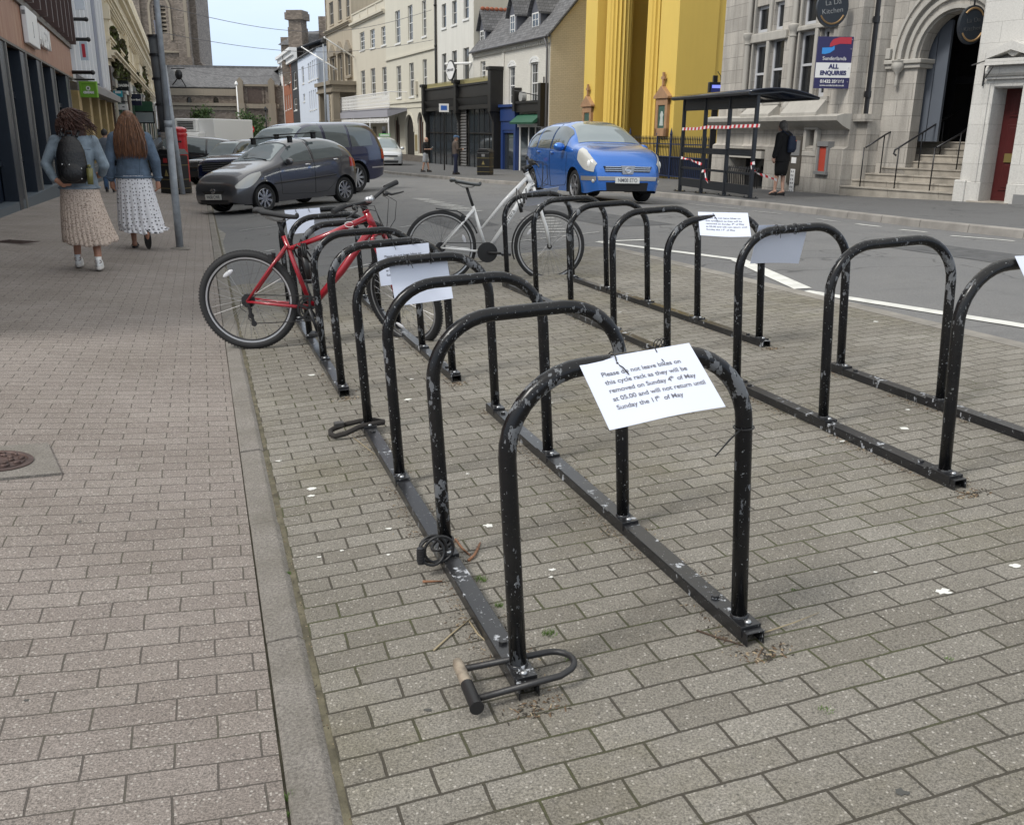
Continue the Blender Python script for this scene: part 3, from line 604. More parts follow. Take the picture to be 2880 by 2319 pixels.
# gable wall and roof
gd=9.5; rh=5.3
m=MB(); m.prism([(0.02,base),(gd,base),(gd,ze),(gd/2,ze+rh),(0.02,ze)],xf,xf+.06,'x'); B.part(m,'gable_wall',M_gable)
m=MB(); ov=.25; sl_=rh/(gd/2)
def roofslab(m,x0,x1,y0,z0,y1,z1,t=.12): m.add([(x0,y0,z0),(x1,y0,z0),(x1,y1,z1),(x0,y1,z1),(x0,y0,z0-t),(x1,y0,z0-t),(x1,y1,z1-t),(x0,y1,z1-t)],[(0,1,2,3),(7,6,5,4),(0,4,5,1),(1,5,6,2),(2,6,7,3),(3,7,4,0)])
roofslab(m,xe+.05,xf+.3,-ov,ze-ov*sl_+.25,gd/2,ze+rh+.25); roofslab(m,xe+.05,xf+.3,gd/2,ze+rh+.25,gd+ov,ze-ov*sl_+.25)
rf=B.part(m,'roof',M_slate)
m=MB(); m.tube([(xe,-ov-.06,ze-.12),(xf+.15,-ov-.06,ze-.12)],.07,8); m.tube([(xf-.05,-.3,ze-.15),(xf-.1,-.12,ze-.7),(xf-.1,-.12,base)],.06,8); B.part(m,'gutter_and_downpipe',mat('grey_gutter',(.14,.14,.15),.5),smooth=True)
m=MB(); x=xe+.1
while x<xf-.1: m.box(x,x+.13,-.12,0,ze-.42,ze-.26); x+=.26
m.box(xe+.05,xf,-.15,0,ze-.26,ze-.14); B.part(m,'dentil_course',M_wbrick)
m=MB(); q=WT.z('A3',1447,560)[0]; m.box(q-.2,q+.2,-.06,0,base,ze-.4); B.part(m,'pilaster',M_wbrick)
def dormer(k,xl,xr,yt,yb,red=False):
    dep=.35; a,b=WT.z(k,xl,(yt+yb)/2,dep)[0],WT.z(k,xr,(yt+yb)/2,dep)[0]; zb_,zt_=WT.z(k,(xl+xr)/2,yb,dep)[1],WT.z(k,(xl+xr)/2,yt,dep)[1]
    m=MB(); L=3.6; w_=(b-a)/2+.18; cx=(a+b)/2; m.prism([(cx-w_,zb_-.6),(cx+w_,zb_-.6),(cx+w_,zt_+.1),(cx,zt_+1.05),(cx-w_,zt_+.1)],dep,dep+L)
    d=B.part(m,'dormer',mat('lead_cheek',(.10,.105,.125),.6,var=.2))
    r=MB(); roof_=[(cx-w_-.2,zt_-.02),(cx,zt_+1.2),(cx+w_+.2,zt_-.02)]
    for (p,q_) in ((roof_[0],roof_[1]),(roof_[1],roof_[2])): r.add([(p[0],dep-.2,p[1]),(q_[0],dep-.2,q_[1]),(q_[0],dep+L,q_[1]),(p[0],dep+L,p[1]),(p[0],dep-.2,p[1]-.1),(q_[0],dep-.2,q_[1]-.1),(q_[0],dep+L,q_[1]-.1),(p[0],dep+L,p[1]-.1)],[(0,3,2,1),(4,5,6,7),(0,1,5,4),(2,3,7,6),(1,2,6,5),(3,0,4,7)])
    r.build('dormer_roof',M_slate,d)
    c=MB(); [c.ball((cx,dep+i*.3,zt_+1.25),(.1,.16,.12),8,6) for i in range(11)]; c.build('ridge_tiles',mat('terracotta_ridge',(.30,.10,.055),.8),d)
    f=MB(); f.box(a,a+.07,dep-.04,dep,zb_,zt_); f.box(b-.07,b,dep-.04,dep,zb_,zt_); f.box(a,b,dep-.041,dep-.001,zt_-.07,zt_); f.box(a,b,dep-.041,dep-.001,zb_,zb_+.08); f.box(cx-.02,cx+.02,dep-.035,dep-.002,zb_,zt_); [f.box(a,b,dep-.03,dep-.003,z-.015,z+.015) for z in seq(zb_,zt_,3)[1:-1]]; f.build('dormer_window',M_wframe,d)
    p=MB(); p.box(a+.05,b-.05,dep-.02,dep-.012,zb_,zt_); p.build('pane',M_glass,d)
dormer('A3',1222,1262,300,460); dormer('A3',1515,1562,150,362); dormer('A3',1730,1795,125,328)
# iron bracket and wall lamp
m=MB(); q=WT.z('A3',1845,850); p=WT.z('A3',1680,885); m.tube([(q[0],-.05,q[1]+.5),(q[0],-.05,q[1]-.6)],.03,5); m.tube([(q[0],-.05,q[1]-.5),(p[0],-.9,p[1])],.025,5); B.part(m,'sign_bracket',M_ironb)
q=WT.z('A3',1652,945); m=MB(); m.tube([(q[0],-.25,q[1]),(q[0],-.02,q[1])],.28,14); B.part(m,'round_lamp',mat('lamp_grey',(.35,.35,.34),.5))
m=MB(); q=[(xf+.09,.5,ze-4.6),(xf+.09,4,ze-4.6)]; m.tube(q,.02,5); B.part(m,'wall_cable',mat('dark_tan',(.22,.17,.1),.7))
# black shopfront
sx0,sx1=wx('A3',760,900),wx('A3',1455,900); zft=WT.z('A3',1450,760)[1]; zfb=WT.z('A3',1450,1040,)[1]
B=Bld(WT,'black_shopfront','long black painted Victorian shopfront with gilded cresting and a slatted shutter','shopfront')
PJ=.55; sxm=wx('A3',1085,900)
def crest(a,b,z):
    m=MB(); x=a
    while x<b: m.prism([(x,z),(x+.14,z),(x+.10,z+.12),(x+.07,z+.30),(x+.04,z+.12)],-PJ-.02,-PJ+.02); x+=.17
    B.part(m,'cresting',mat('old_gilt',(.34,.30,.14),.6))
zz=zft-.15
for a,b in ((sx0,sxm),(sxm,sx1-.4)):
    m=MB(); m.box(a,b,-PJ-.18,-.01,zz-.12,zz); m.box(a,b,-PJ-.08,-.01,zz-.8,zz-.12); m.box(a,b,-PJ-.02,-.01,zfb,zz-.8); m.prism([(-PJ-.02,zfb+.15),(-PJ-.25,zz-.85),(-PJ-.02,zz-.85)],a+.15,b-.15,'x'); m.box(a,b,-PJ-.14,-.01,zfb-.1,zfb+.12); B.part(m,'fascia',M_shopb); crest(a,b,zz)
for x,e in ((sx0,0),(sxm,0),(sx1-.35,.45)):
    m=MB(); m.box(x-.2,x+.28,-PJ-.3,-.01,zfb-.3,zz+.15+e); m.box(x-.28,x+.36,-PJ-.4,-.01,zz+.1+e,zz+.3+e); m.box(x-.12,x+.16,-PJ-.05,-.01,base,zfb-.3); m.prism([(-PJ-.05,zfb-.9),(-PJ-.3,zfb-.3),(-PJ-.05,zfb-.3)],x-.1,x+.14,'x'); B.part(m,'pilaster',M_shopb,bevel=.02)
for a,b in ((sx0+.28,wx('A3',1056,1300)),(wx('A3',1170,1300),sx1-.5)):
    m=MB(); z0_=-.35; m.box(a,b,-PJ+.1,-PJ+.2,base,z0_); 
    m.box(a,b,-PJ+.08,-PJ+.14,zfb-1.55,zfb-1.48)
    for x in seq(a,b,5): m.box(x-.03,x+.03,-PJ+.13,-PJ+.16,z0_,zfb)
    f=B.part(m,'shop_window',M_shopb); p=MB(); p.box(a,b,-PJ+.165,-PJ+.175,z0_,zfb); p.build('pane',M_glass,f)
    m=MB(); m.box(a,b,-PJ+.03,-PJ+.1,z0_-.1,z0_); m.build('sill',M_wframe,f)
m=MB(); a,b=wx('A3',1060,1300),wx('A3',1150,1300); z=base
while z<zfb-.1: m.prism([(-PJ+.1,z),(-PJ+.04,z+.06),(-PJ+.1,z+.17)],a,b,'x'); z+=.18
B.part(m,'roller_shutter',mat('shutter',(.10,.095,.09),.5))
# hanging sign of the white house
q=WT.z('A3',932,690,-1.2); o=empty('hanging_sign',B.o.matrix_world@Vector((0,0,0)),0,'white oval hanging sign with black scrollwork outside the white house','sign'); o.location=WT.p; o.rotation_euler=(0,0,WT.rz)
m=MB(); q0=WT.z('A3',1125,615,-.1); m.tube([(q[0]-1.2,-1.2,q0[1]),(q0[0],-.02,q0[1])],.07,6); m.build('bracket',M_white,o)
m=MB(); 
fx=lambda a,s:(q[0]+(1.05*math.cos(a)*(1-.25*abs(math.sin(2*a))))*s,q[1]+.62*math.sin(a)*s)
m.prism([fx(k*math.pi/16,1) for k in range(32)],-1.24,-1.18); m.build('board',M_black,o)
m=MB(); m.prism([fx(k*math.pi/16,.86) for k in range(32)],-1.26,-1.245); m.build('face',M_white,o)
text_part('OPEN',.34,M_ink,o,up_text(q[0],-1.27,q[1]+.02),depth=.005) if False else None
text_part('COFFEE HOUSE',.2,M_ink,o,up_text(q[0],-1.27,q[1]+.02),depth=.005)
# blue and green shops under the cottage
B=Bld(WT,'blue_shopfront','narrow navy blue shopfront with glazed door below the cottage','shopfront')
a,b=wx('A3',1478,1300)-.35,wx('A3',1600,1300); zt=WT.z('A3',1510,1050)[1]
m=MB(); m.box(a,b,-.3,-.01,zt-.75,zt); m.box(a-.05,b,-.42,-.01,zt,zt+.15); m.box(a,b,-.24,-.01,zt-1.25,zt-.75); m.box(a,a+.3,-.25,-.01,base,zt-.75); m.box(b-.28,b,-.25,-.01,base,zt-.75); m.box(a+.3,b-.28,-.18,-.01,base,-.25); m.box(a+.3,b-.28,-.2,-.01,zt-1.4,zt-1.25); B.part(m,'frontage',M_navy,bevel=.01)
m=MB(); m.box(a+.3,b-.28,-.1,-.05,-.25,zt-1.4); B.part(m,'pane',M_glass)
B=Bld(WT,'green_shopfront','small shopfront with green fascia and white framed door beside the tan gable','shopfront')
a,b=wx('A3',1622,1300),wx('A3',1868,1300); zt=WT.z('A3',1720,1010)[1]; z2=WT.z('A3',1720,1210)[1]; z1=WT.z('A3',1720,1130)[1]
m=MB(); m.box(a-.1,b,-.32,-.01,zt-.45,zt); m.box(a-.1,b,-.4,-.01,zt,zt+.12); m.box(a-.35,a-.05,-.45,-.01,zt-.4,zt+.85); m.box(b-.25,b+.1,-.45,-.01,zt-1.2,zt+.95); B.part(m,'fascia',M_shopb)
m=MB(); m.prism([(-.3,z1),(-.75,z1-.35),(-.72,z1-.45),(-.02,z1-.1),(-.02,z1+.1)],a,b-.25,'x'); m.box(a+.05,b-.25,-.3,-.01,z2,z1-.1); B.part(m,'green_awning',M_green)
m=MB(); [m.box(x,x+.12,-.12,-.01,base,z2) for x in (a,a+1.25,a+2.2,b-.5)]; m.box(a,b-.3,-.26,-.01,z2-.18,z2); m.box(a+1.39,b-.5,-.22,-.01,base,-.2); B.part(m,'white_frame',M_wframe)
m=MB(); m.box(a+.14,b-.4,-.1,-.05,base,z2-.15); B.part(m,'pane',M_glass)
# flagpoles from the bank: two slanting poles
for (p,q,lab) in (((1432,370),(1720,558),'upper slanting white flagpole on the sandstone building'),((1213,462),(1562,684),'lower slanting white flagpole beside the sandstone building')):
    A=WT.z('A2',*q,-.1); b_=WT.z('A2',*p,-3.2); m=MB(); m.tube([(A[0],-.1,A[1]),(b_[0],-3.2,b_[1])],[.09,.05],8); m.ball((b_[0],-3.2,b_[1]),.1)
    m.build('flagpole',M_white,None,smooth=True,loc=WT.p,rz=WT.rz,label=lab,cat='flagpole')
# ---------------------------------------------------------------- yellow portico church
def onray(x,y,depth):
    d=ray(x,y); t=depth; return Vector((d[0]*t,d[1]*t,CAMH+d[2]*t))
pc=onray(1890,400,36.5); pc.z=-.30
WY=Wall(pc,-.32); B=Bld(WY,'portico_church','bright yellow painted church front with two giant fluted columns between square pillars','church')
L=9.4; HT=15
def yx(k,x,y,dep=0): return WY.z(k,x,y,dep)[0]
a1=yx('A4',1240,500); 
wa=1.55
m=MB(); m.box(-wa,0,0,1.7,-.6,HT); B.part(m,'corner_pillar',M_yellow)
fa=yx('A4',505,500); fb=yx('A4',615,500)
m=MB(); m.box(fa,fb,0,1.7,-.6,HT); B.part(m,'corner_pillar',M_yellow)
m=MB(); m.box(fa,0,1.7,3.2,-.6,HT) if False else m.box(fa+.1,-.1,9.2,11,-.6,HT); B.part(m,'recessed_wall',M_yellow)
m=MB(); m.box(-.9,-.05,1.7,12,-.6,HT); m.box(-.05,.10,3.0,6.6,-.6,HT); m.box(-.05,.18,6.6,7.6,-.6,HT); B.part(m,'side_wall',M_yellow)
m=MB(); m.box(fa,fa+.8,1.7,11,-.6,HT); B.part(m,'far_side_wall',M_yellow)
m=MB(); m.box(fa-.2,.2,-.1,11.2,HT,HT+2.4); m.box(fa-.5,.5,-.5,8.4,HT+1.7,HT+2.1); B.part(m,'entablature',M_yellow)
def fluted(cx,cy,r0,r1,h):
    m=MB(); n=20; seg=6; vs=[];fs=[]; N=n*seg; rows=8
    for j in range(rows+1):
        t=j/rows; r=r0+(r1-r0)*t+.03*math.sin(math.pi*t)
        for k in range(N):
            q=(k%seg)/seg; a=2*math.pi*k/N; rr=r*(1-.12*math.sin(math.pi*q)); vs.append((cx+rr*math.cos(a),cy+rr*math.sin(a),-.6+h*t))
    for j in range(rows):
        for k in range(N): fs.append((j*N+k,j*N+(k+1)%N,(j+1)*N+(k+1)%N,(j+1)*N+k))
    m.add(vs,fs); B.part(m,'fluted_column',M_yellow)
fluted(yx('A4',850,100,.75),.75,.60,.52,HT+.6); fluted(yx('A4',1262,100,.75),.75,.60,.52,HT+.6)
m=MB(); m.box(fa+1.5,-1.6,9.15,9.2,0,5.5); m.build('door',mat('dark_green_door',(.02,.05,.03),.5),B.o)
# two poster cases with pediment and cross
def case(k,xl,xr,yt,yb,label,fig=True):
    a,b=WY.z(k,xl,(yt+yb)/2,-.06)[0],WY.z(k,xr,(yt+yb)/2,-.06)[0]; z0,z1=WY.z(k,(xl+xr)/2,yb)[1],WY.z(k,(xl+xr)/2,yt)[1]
    o=empty('poster_case',WY.p,WY.rz,label,'notice case','timber cases on the yellow pillars')
    mw=mat('tan_timber',(.36,.21,.115),.6,var=.15); w_=b-a; m=MB()
    m.box(a,b,-.14,-.002,z0,z0+.2*w_+.1); m.box(a,a+.2*w_,-.14,-.002,z0,z1); m.box(b-.2*w_,b,-.14,-.002,z0,z1); m.box(a,b,-.141,-.002,z1-.25*w_,z1); m.prism([(a-.12,z1),(b+.12,z1),(b+.12,z1+.08),((a+b)/2,z1+.38*w_+.1),(a-.12,z1+.08)],-.2,-.002); m.build('case',mw,o,bevel=.01)
    m=MB(); cx=(a+b)/2; zz=z1+.38*w_+.1; m.box(cx-.05,cx+.05,-.14,-.06,zz,zz+.5); m.box(cx-.15,cx+.15,-.141,-.059,zz+.24,zz+.34); m.build('cross',mw,o)
    m=MB(); m.box(a+.2*w_,b-.2*w_,-.1,-.002,z0+.2*w_+.1,z1-.25*w_); m.build('poster',mat('green_poster',(.05,.11,.09),.3),o)
    if fig:
        m=MB(); zc=z0+.2*w_+.2; h=(z1-.25*w_)-zc-.2; m.prism([(cx-.16,zc),(cx+.16,zc),(cx+.1,zc+h*.55),(cx+.16,zc+h*.72),(cx+.05,zc+h*.95),(cx-.05,zc+h*.95),(cx-.14,zc+h*.72),(cx-.09,zc+h*.5)],-.106,-.101); m.build('pale_picture',mat('poster_pale',(.5,.55,.52),.4),o)
case('A4',1205,1318,965,1330,'timber notice case with pediment and cross on the nearer yellow pillar')
case('A4',488,572,1045,1400,'timber notice case with pediment and cross on the farther yellow pillar',False)
# ---------------------------------------------------------------- railings in front of the church
pf=hit(*Z('B4',340,1318),.12); WF=Wall(pf,-.318)
o=empty('iron_railings',WF.p,WF.rz,'dark blue spiked iron railings with solid lower panels in front of the yellow church','railings')
zt=WF.z('B4',200,790)[1]; zm=WF.z('B4',200,1050)[1]; zb=WF.z('B4',200,1310)[1]
M_bluei=mat('dark_blue_iron',(.015,.028,.075),.4)
X0,X1=-8.2,1.9; m=MB(); x=X0; i=0
while x<X1:
    m.tube([(x,0,zb),(x,0,zt-.16)],.016,5,cap=False); m.tube([(x,0,zt-.16),(x,0,zt-.1),(x,0,zt+.02)],[.016,.028,.002],5); x+=.135
m.build('bars',M_ironb,o)
m=MB(); m.box(X0,X1,-.02,.02,zt-.32,zt-.28); m.box(X0,X1,-.021,.021,zb+.08,zb+.12); m.box(X0,X1,-.022,.022,zm,zm+.04); m.build('rail',M_bluei,o)
m=MB(); m.box(X0,X1,.03,.05,zb+.1,zm); m.build('lower_panel',M_bluei,o)
for x in (-5.2,-2.6,WF.z('B4',150,1000)[0],1.85):
    m=MB(); m.tube([(x,0,zb),(x,0,zt+.0)],.045,8); m.tube([(x,0,zt),(x,0,zt+.08),(x,0,zt+.32)],[.045,.06,.004],8); m.tube([(x,.02,zm+.1),(x+.25,.5,zb)],.025,5); m.build('post',M_bluei,o,smooth=False)
# ---------------------------------------------------------------- stone building with mullioned bay
ps=hit(*Z('B5',110,1195),.12); WS=Wall(ps,-.285)
B=Bld(WS,'stone_bay_building','weathered grey limestone building with tall mullioned windows and a moulded ledge','building')
xl=WS.z('A5',95,1300)[0]; xr=WS.z('A5',1760,900)[0]; HS=13
H=[B.rect('A5',*q) for q in ((545,712,70,400),(768,880,20,365),(1115,1295,-60,300),(495,665,530,1262),(700,862,460,1215),(1045,1240,385,1180),(1300,1450,340,1170))]
Hb=[B.rect('B4',915,1300,1050,1420),B.rect('B4',1845,1945,712,975),B.rect('B4',2005,2110,912,1215)]
Hb[0]=(Hb[0][0],Hb[0][1],-.1,Hb[0][3])
B.wall(xl,xr,-.5,HS,H+Hb[:2],M_lime,depth=.62,t=.45); m=MB(); m.box(xl,xr-3.2,.62,12,-.5,HS); B.part(m,'rear_wall',M_lime)
for i,h in enumerate(H): B.win(h,(0,0),fw=.085,dep=.10,wall=M_limed,meet=i>2,m=mat('grey_white_frame',(.50,.51,.53),.5),g=M_glassd)
# stone mullion mouldings and transoms round the paired windows
def col(x,z0,z1,cap):
    m=MB(); m.tube([(x,-.10,z0),(x,-.10,z1)],.075,12,cap=False); m.lathe([(.13,z0-.14),(.13,z0-.06),(.10,z0),(.085,z0+.04)],12,Matrix.Translation((x,-.10,0)))
    m.lathe([(.08,cap-.22),(.10,cap-.2),(.085,cap-.16),(.11,cap-.08),(.15,cap),(.15,cap+.07),(.12,cap+.1)],12,Matrix.Translation((x,-.10,0)))
    m.tube([(x,-.10,cap+.1),(x,-.10,HS-1)],.07,10,cap=False); [m.box(x+sx-.03,x+sx+.03,-.05,.0,z0-.1,HS-1) for sx in(-.17,.17)]
    B.part(m,'colonnette',M_limed,auto=40)
for (k,x,yt,yb) in (('A5',430,455,1290),('A5',975,345,1250)):
    z1=WS.z(k,x,yt,-.1)[1]; z0=WS.z(k,x-40,yb,-.1)[1]; xx=WS.z(k,x-10,(yt+yb)/2,-.1)[0]; col(xx,z0,z1,z1)
zt1=WS.z('A5',640,450)[1]; xi=[H[3][0]-.18,(H[3][1]+H[4][0])/2,H[4][1]+.16,H[5][0]-.16,(H[5][1]+H[6][0])/2,H[6][1]+.18]
m=MB(); m.box(xi[0],xi[2],-.09,-.0,H[3][3]+.02,H[0][2]-.02); m.box(xi[3],xi[5],-.09,.0,H[5][3]+.02,H[2][2]-.02); m.box(xi[1]-.07,xi[1]+.07,-.08,.0,H[3][2],HS-2); m.box(xi[4]-.07,xi[4]+.07,-.08,.0,H[5][2],HS-2); B.part(m,'transom_and_mullion',M_limed,bevel=.02)
# sloped sills with lichen, ledge below
zl=WS.z('A5',700,1430)[1]
for a,b,h in ((xi[0]+.3,xi[2]-.1,H[3]),(xi[3]+.1,xi[5]-.1,H[5])):
    m=MB(); m.prism([(0,h[2]-.02),(-.02,h[2]-.02),(-.34,zl+.1),(-.34,zl+.02),(0,zl+.02)],a,b,'x'); B.part(m,'sloping_sill',M_limed)
m=MB(); m.prism([(0,zl-.32),(-.22,zl-.22),(-.40,zl-.1),(-.42,zl),(-.2,zl+.06),(0,zl+.06)],xl-.1,xr,'x'); B.part(m,'ledge',M_limed)
zp=WS.z('B4',1000,880)[1]
m=MB(); m.prism([(0,-.5),(-.12,-.5),(-.12,zp-.06),(0,zp)],xl,Hb[0][0]-.25,'x'); m.prism([(0,-.5),(-.12,-.5),(-.12,zp-.06),(0,zp)],Hb[0][1]+.1,xr,'x'); m.prism([(0,Hb[0][3]+.25),(-.12,Hb[0][3]+.25),(-.12,zp-.06),(0,zp)],Hb[0][0]-.25,Hb[0][1]+.1,'x'); B.part(m,'plinth',M_lime)
m=MB(); a,b,c,d=Hb[0]; m.box(a-.25,a,-.2,0,-.4,d+.2); m.box(a,b+.05,-.2,0,d,d+.2); B.part(m,'basement_surround',M_limed)
m=MB(); m.box(a,b,.4,.44,c,d); B.part(m,'basement_window',M_glassd)
m=MB(); x=a
while x<b: m.tube([(x,-.16,c),(x+.03,-.22,c+.5*(d-c)),(x,-.16,d-.25)],.014,5); x+=.13
m.tube([(a,-.16,d-.3),(b,-.16,d-.3)],.018,5); B.part(m,'basement_guard',M_ironb)
# small window frame, red letter panel, metal door, plate
h=Hb[1]; B.win(h,(0,0),fw=.05,dep=.12,wall=M_limed,meet=False,m=mat('grey_frame2',(.32,.32,.33),.5),g=mat('milky_glass',(.42,.43,.47),.3))
m=MB(); a,b,c,d=h; m.box(a-.12,b+.12,-.14,0,c-.12,c); m.box(a-.12,a,-.14,0,c,d); m.box(b,b+.12,-.14,0,c,d); m.box(a-.12,b+.12,-.15,0,d,d+.1); B.part(m,'small_window_surround',M_limed,bevel=.015)
a,b,c,d=Hb[2]; m=MB(); m.box(a-.05,a+.03,-.17,-.0,c,d); m.box(b-.03,b+.05,-.17,-.0,c,d); m.box(a-.08,b+.08,-.2,-.0,c-.08,c); m.box(a-.05,b+.05,-.19,-.0,d,d+.12); fr=B.part(m,'panel_frame',mat('grey_metal',(.2,.2,.2),.5)); m=MB(); m.box(a+.03,b-.03,-.14,-.125,c,d); m.build('red_panel',mat('faded_red',(.42,.055,.03),.5),fr)
q=B.rect('B4',1600,1750,785,1365,-.1); m=MB(); m.box(q[0],q[1],-.16,-.0,q[2],q[3]); dr=B.part(m,'metal_door',mat('bronze_door',(.085,.075,.062),.45,var=.2)); m=MB(); m.box(q[0]+.05,q[1]-.05,-.175,-.16,q[3]-.5,q[3]-.12); m.build('vent_plate',mat('grey_metal',(.2,.2,.2),.5),dr)
m=MB(); cx=(q[0]+q[1])/2; m.box(cx-.09,cx+.12,-.172,-.16,q[3]-1.5,q[3]-.85); m.box(cx-.1,cx+.12,-.172,-.16,q[3]-.7,q[3]-.55); m.build('white_plate',M_white,dr)
m=MB(); 
for r_ in range(6):
    for c_ in range(2): m.box(cx-.05+c_*.08,cx-.02+c_*.08,-.176,-.1725,q[3]-1.44+r_*.1,q[3]-1.39+r_*.1)
m.build('symbols',M_ink,dr)
# agent board
_x=WS.z('A5',1690,760)[0]; pb=WS.p+WS.e*_x; WB=Wall(pb,-R(91)); WB.p=pb
a,b=WB.z('A5',1270,760)[0],WB.z('A5',1700,760)[0]; z0,z1=WB.z('A5',1450,1075)[1],WB.z('A5',1500,447)[1]
o=empty('agent_board',WB.p+WB.n*.53,WB.rz,'navy, red and white agent board fixed beside the tall stone windows','sign'); Hh=z1-z0; Ww=b-a
m=MB(); m.box(a,b,-.56,-.50,z0,z1); m.box(b-.3,b+.25,-.5,-.44,z0+.2,z0+.26); m.box(b-.3,b+.1,-.5,-.44,z1-.3,z1-.24); m.build('board',mat('board_navy',(.025,.022,.095),.4),o)
zz=lambda f:z1-Hh*f
m=MB(); m.box(a,b,-.564,-.56,zz(.79),zz(.50)); m.build('white_band',M_white,o)
m=MB(); P=[(.33,.20),(.34,.13),(.42,.05),(.60,.01),(.93,.01),(.93,.14),(.62,.135),(.48,.165)]; m.prism([(a+Ww*x,zz(y)) for x,y in P],-.564,-.56); m.build('red_swoosh',mat('sign_red',(.46,.03,.05),.4),o)
m=MB(); P=[(.13,.33),(.13,.215),(.40,.205),(.47,.175),(.475,.25),(.36,.31),(.22,.335)]; m.prism([(a+Ww*x,zz(y)) for x,y in P],-.5645,-.5605); m.build('blue_swoosh',mat('sign_blue',(.04,.28,.72),.4),o)
ucx=(a+b)/2; M_navyt=mat('navy_text',(.02,.022,.11),.5)
text_part('Sunderlands',Ww*.138,M_white,o,up_text(ucx,-.566,zz(.42)),bold=.0)
text_part('ALL',Ww*.165,M_navyt,o,up_text(ucx,-.569,zz(.575)),bold=.006); text_part('ENQUIRIES',Ww*.152,M_navyt,o,up_text(ucx,-.569,zz(.70)),bold=.006)
text_part('01432 356161',Ww*.118,M_white,o,up_text(ucx,-.566,zz(.865)),bold=.003); text_part('www.sunderlands.co.uk',Ww*.072,M_white,o,up_text(ucx,-.566,zz(.94)),bold=.0005)
m=MB(); [m.ball((b-.06*Ww if y<.3 else b-.07*Ww,-.566,zz(y)),.012,8,6) for y in (.055,.235,.6,.87)]; m.build('screws',M_chrome,o)
# hanging oval sign at the top
def oval_sign(W,cx,cz,dep,rw,rh_,label,txt,dim=False):
    o=empty('oval_sign',W.p,W.rz,label,'sign','dark oval restaurant signs'); n=40
    f=lambda k:[(cx+rw*k*math.cos(i*2*math.pi/n),cz+rh_*k*math.sin(i*2*math.pi/n)) for i in range(n)]
    m=MB(); m.prism(f(1),dep-.06,dep+.06); m.build('board',mat('sign_dark',(.012,.017,.024),.4),o,auto=40)
    m=MB(); 
    for seg in ((-2.6,-.5),(.6,2.4)):
        m.tube([(cx+rw*.84*math.cos(seg[0]+(seg[1]-seg[0])*i/20),dep-.065,cz+rh_*.84*math.sin(seg[0]+(seg[1]-seg[0])*i/20)) for i in range(21)],.022,5)
    m.build('gilt_ring',mat('dull_gilt',(.30,.19,.09),.45,metal=.5),o)
    g=mat('silver_script',(.30,.31,.31),.4) if not dim else mat('shaded_script',(.07,.075,.08),.4)  # inner sign gets a darker copy, shade of the arch put into its colour
    for j,t in enumerate(txt): text_part(t,rw*.44,g,o,up_text(cx,dep-.066,cz+rh_*(.22-.42*j))@Matrix.Rotation(R(8),4,'Z'),bold=-.002,depth=.003)
    m=MB(); m.tube([(cx,dep,cz+rh_),(cx,dep,cz+rh_+1.0)],.02,6); m.tube([(cx-.5,dep,cz+rh_+.6),(cx+.5,dep,cz+rh_+.6)],.02,6); m.box(cx-.03,cx+.03,dep,0 if dep<0 else dep+.1,cz+rh_+.85,cz+rh_+.9); m.build('bracket',M_ironb,o)
e1=WB.z('A5',1280,75)[0]; e2=WB.z('A5',1658,75)[0]; zb_=WB.z('A5',1465,335)[1]; hh=(e2-e1)/2*1.2
oval_sign(WB,(e1+e2)/2,zb_+hh,0,(e2-e1)/2,hh,'dark oval hanging sign with silver script above the agent board',['La Da','Kitchen'])
# buttress strip at the right end of the bay building
m=MB(); m.box(xr,xr+.35,.30,.62,-.5,HS); m.box(xr,xr+.4,.2,.30,-.5,zl); m.box(xr,xr+.45,.05,.3,zl-.12,zl+.05); B.part(m,'return_wall',M_lime)
# ---------------------------------------------------------------- arched entrance, steps, pillar and maroon door
pa=hit(*Z('B5',1365,1268),.12); WA=Wall(pa,-.60)
B=Bld(WA,'arched_entrance','limestone entrance block with a deep round arch, stone steps and handrails','building')
AY=.90     # the arch wall stands back behind the steps
jl=WA.z('A6',885,715,AY)[0]; jr=WA.z('A6',1720,715,AY)[0]
ztopstep=WA.z('B5',1300,690,1.9)[1]
xL=WA.z('B5',590,500,AY)[0]-.5
zs=WA.z('A6',850,715,AY)[1]
r=(jr-jl)/2
m=MB(); m.box(xL-1.2,jl,AY,AY+.35,-.5,zs); m.box(jr,jr+1.2,AY,AY+.8,-.5,zs); B.part(m,'jamb_wall',M_lime)
# wall over with round opening
n=20; A=[( (jl+jr)/2-r*math.cos(math.pi*i/n), zs+r*1.15*math.sin(math.pi*i/n)) for i in range(n+1)]
m=MB(); m.prism([(xL-1.2,zs),(A[0][0],zs)]+A[1:n//2+1]+[(A[n//2][0],HS),(xL-1.2,HS)],AY,AY+.35); m.prism([(A[n//2][0],HS)]+A[n//2:n]+[(A[n][0],zs),(jr+1.2,zs),(jr+1.2,HS)],AY,AY+.35); B.part(m,'arch_wall',M_lime)
for k,(d,pr) in enumerate(((.04,.10),(.24,.07),(.40,.13),(.62,.05))): B.arcrib(jl-d,jr+d,zs,.085 if k<3 else .06,pr,M_limed,rise=(r+d)*1.15,y=AY,n=26,name='arch_moulding')
m=MB(); m.box(jl-.95,jl+.12,AY-.12,AY+.6,zs-.10,zs); m.box(jl-.9,jl+.08,AY-.07,AY+.5,zs-.2,zs-.10); m.box(jl-.85,jl-.72,AY-.1,AY,zs+.02,zs+.26); B.part(m,'impost',M_limed,bevel=.02)
m=MB(); q=WA.z('A6',655,830,AY); m.lathe([(.02,-.42),(.05,-.36),(.03,-.22),(.05,-.12),(.13,-.02),(.15,.06),(.13,.12),(.15,.16)],12,Matrix.Translation((q[0],AY-.1,q[1]))); B.part(m,'corbel',M_limed,auto=40)
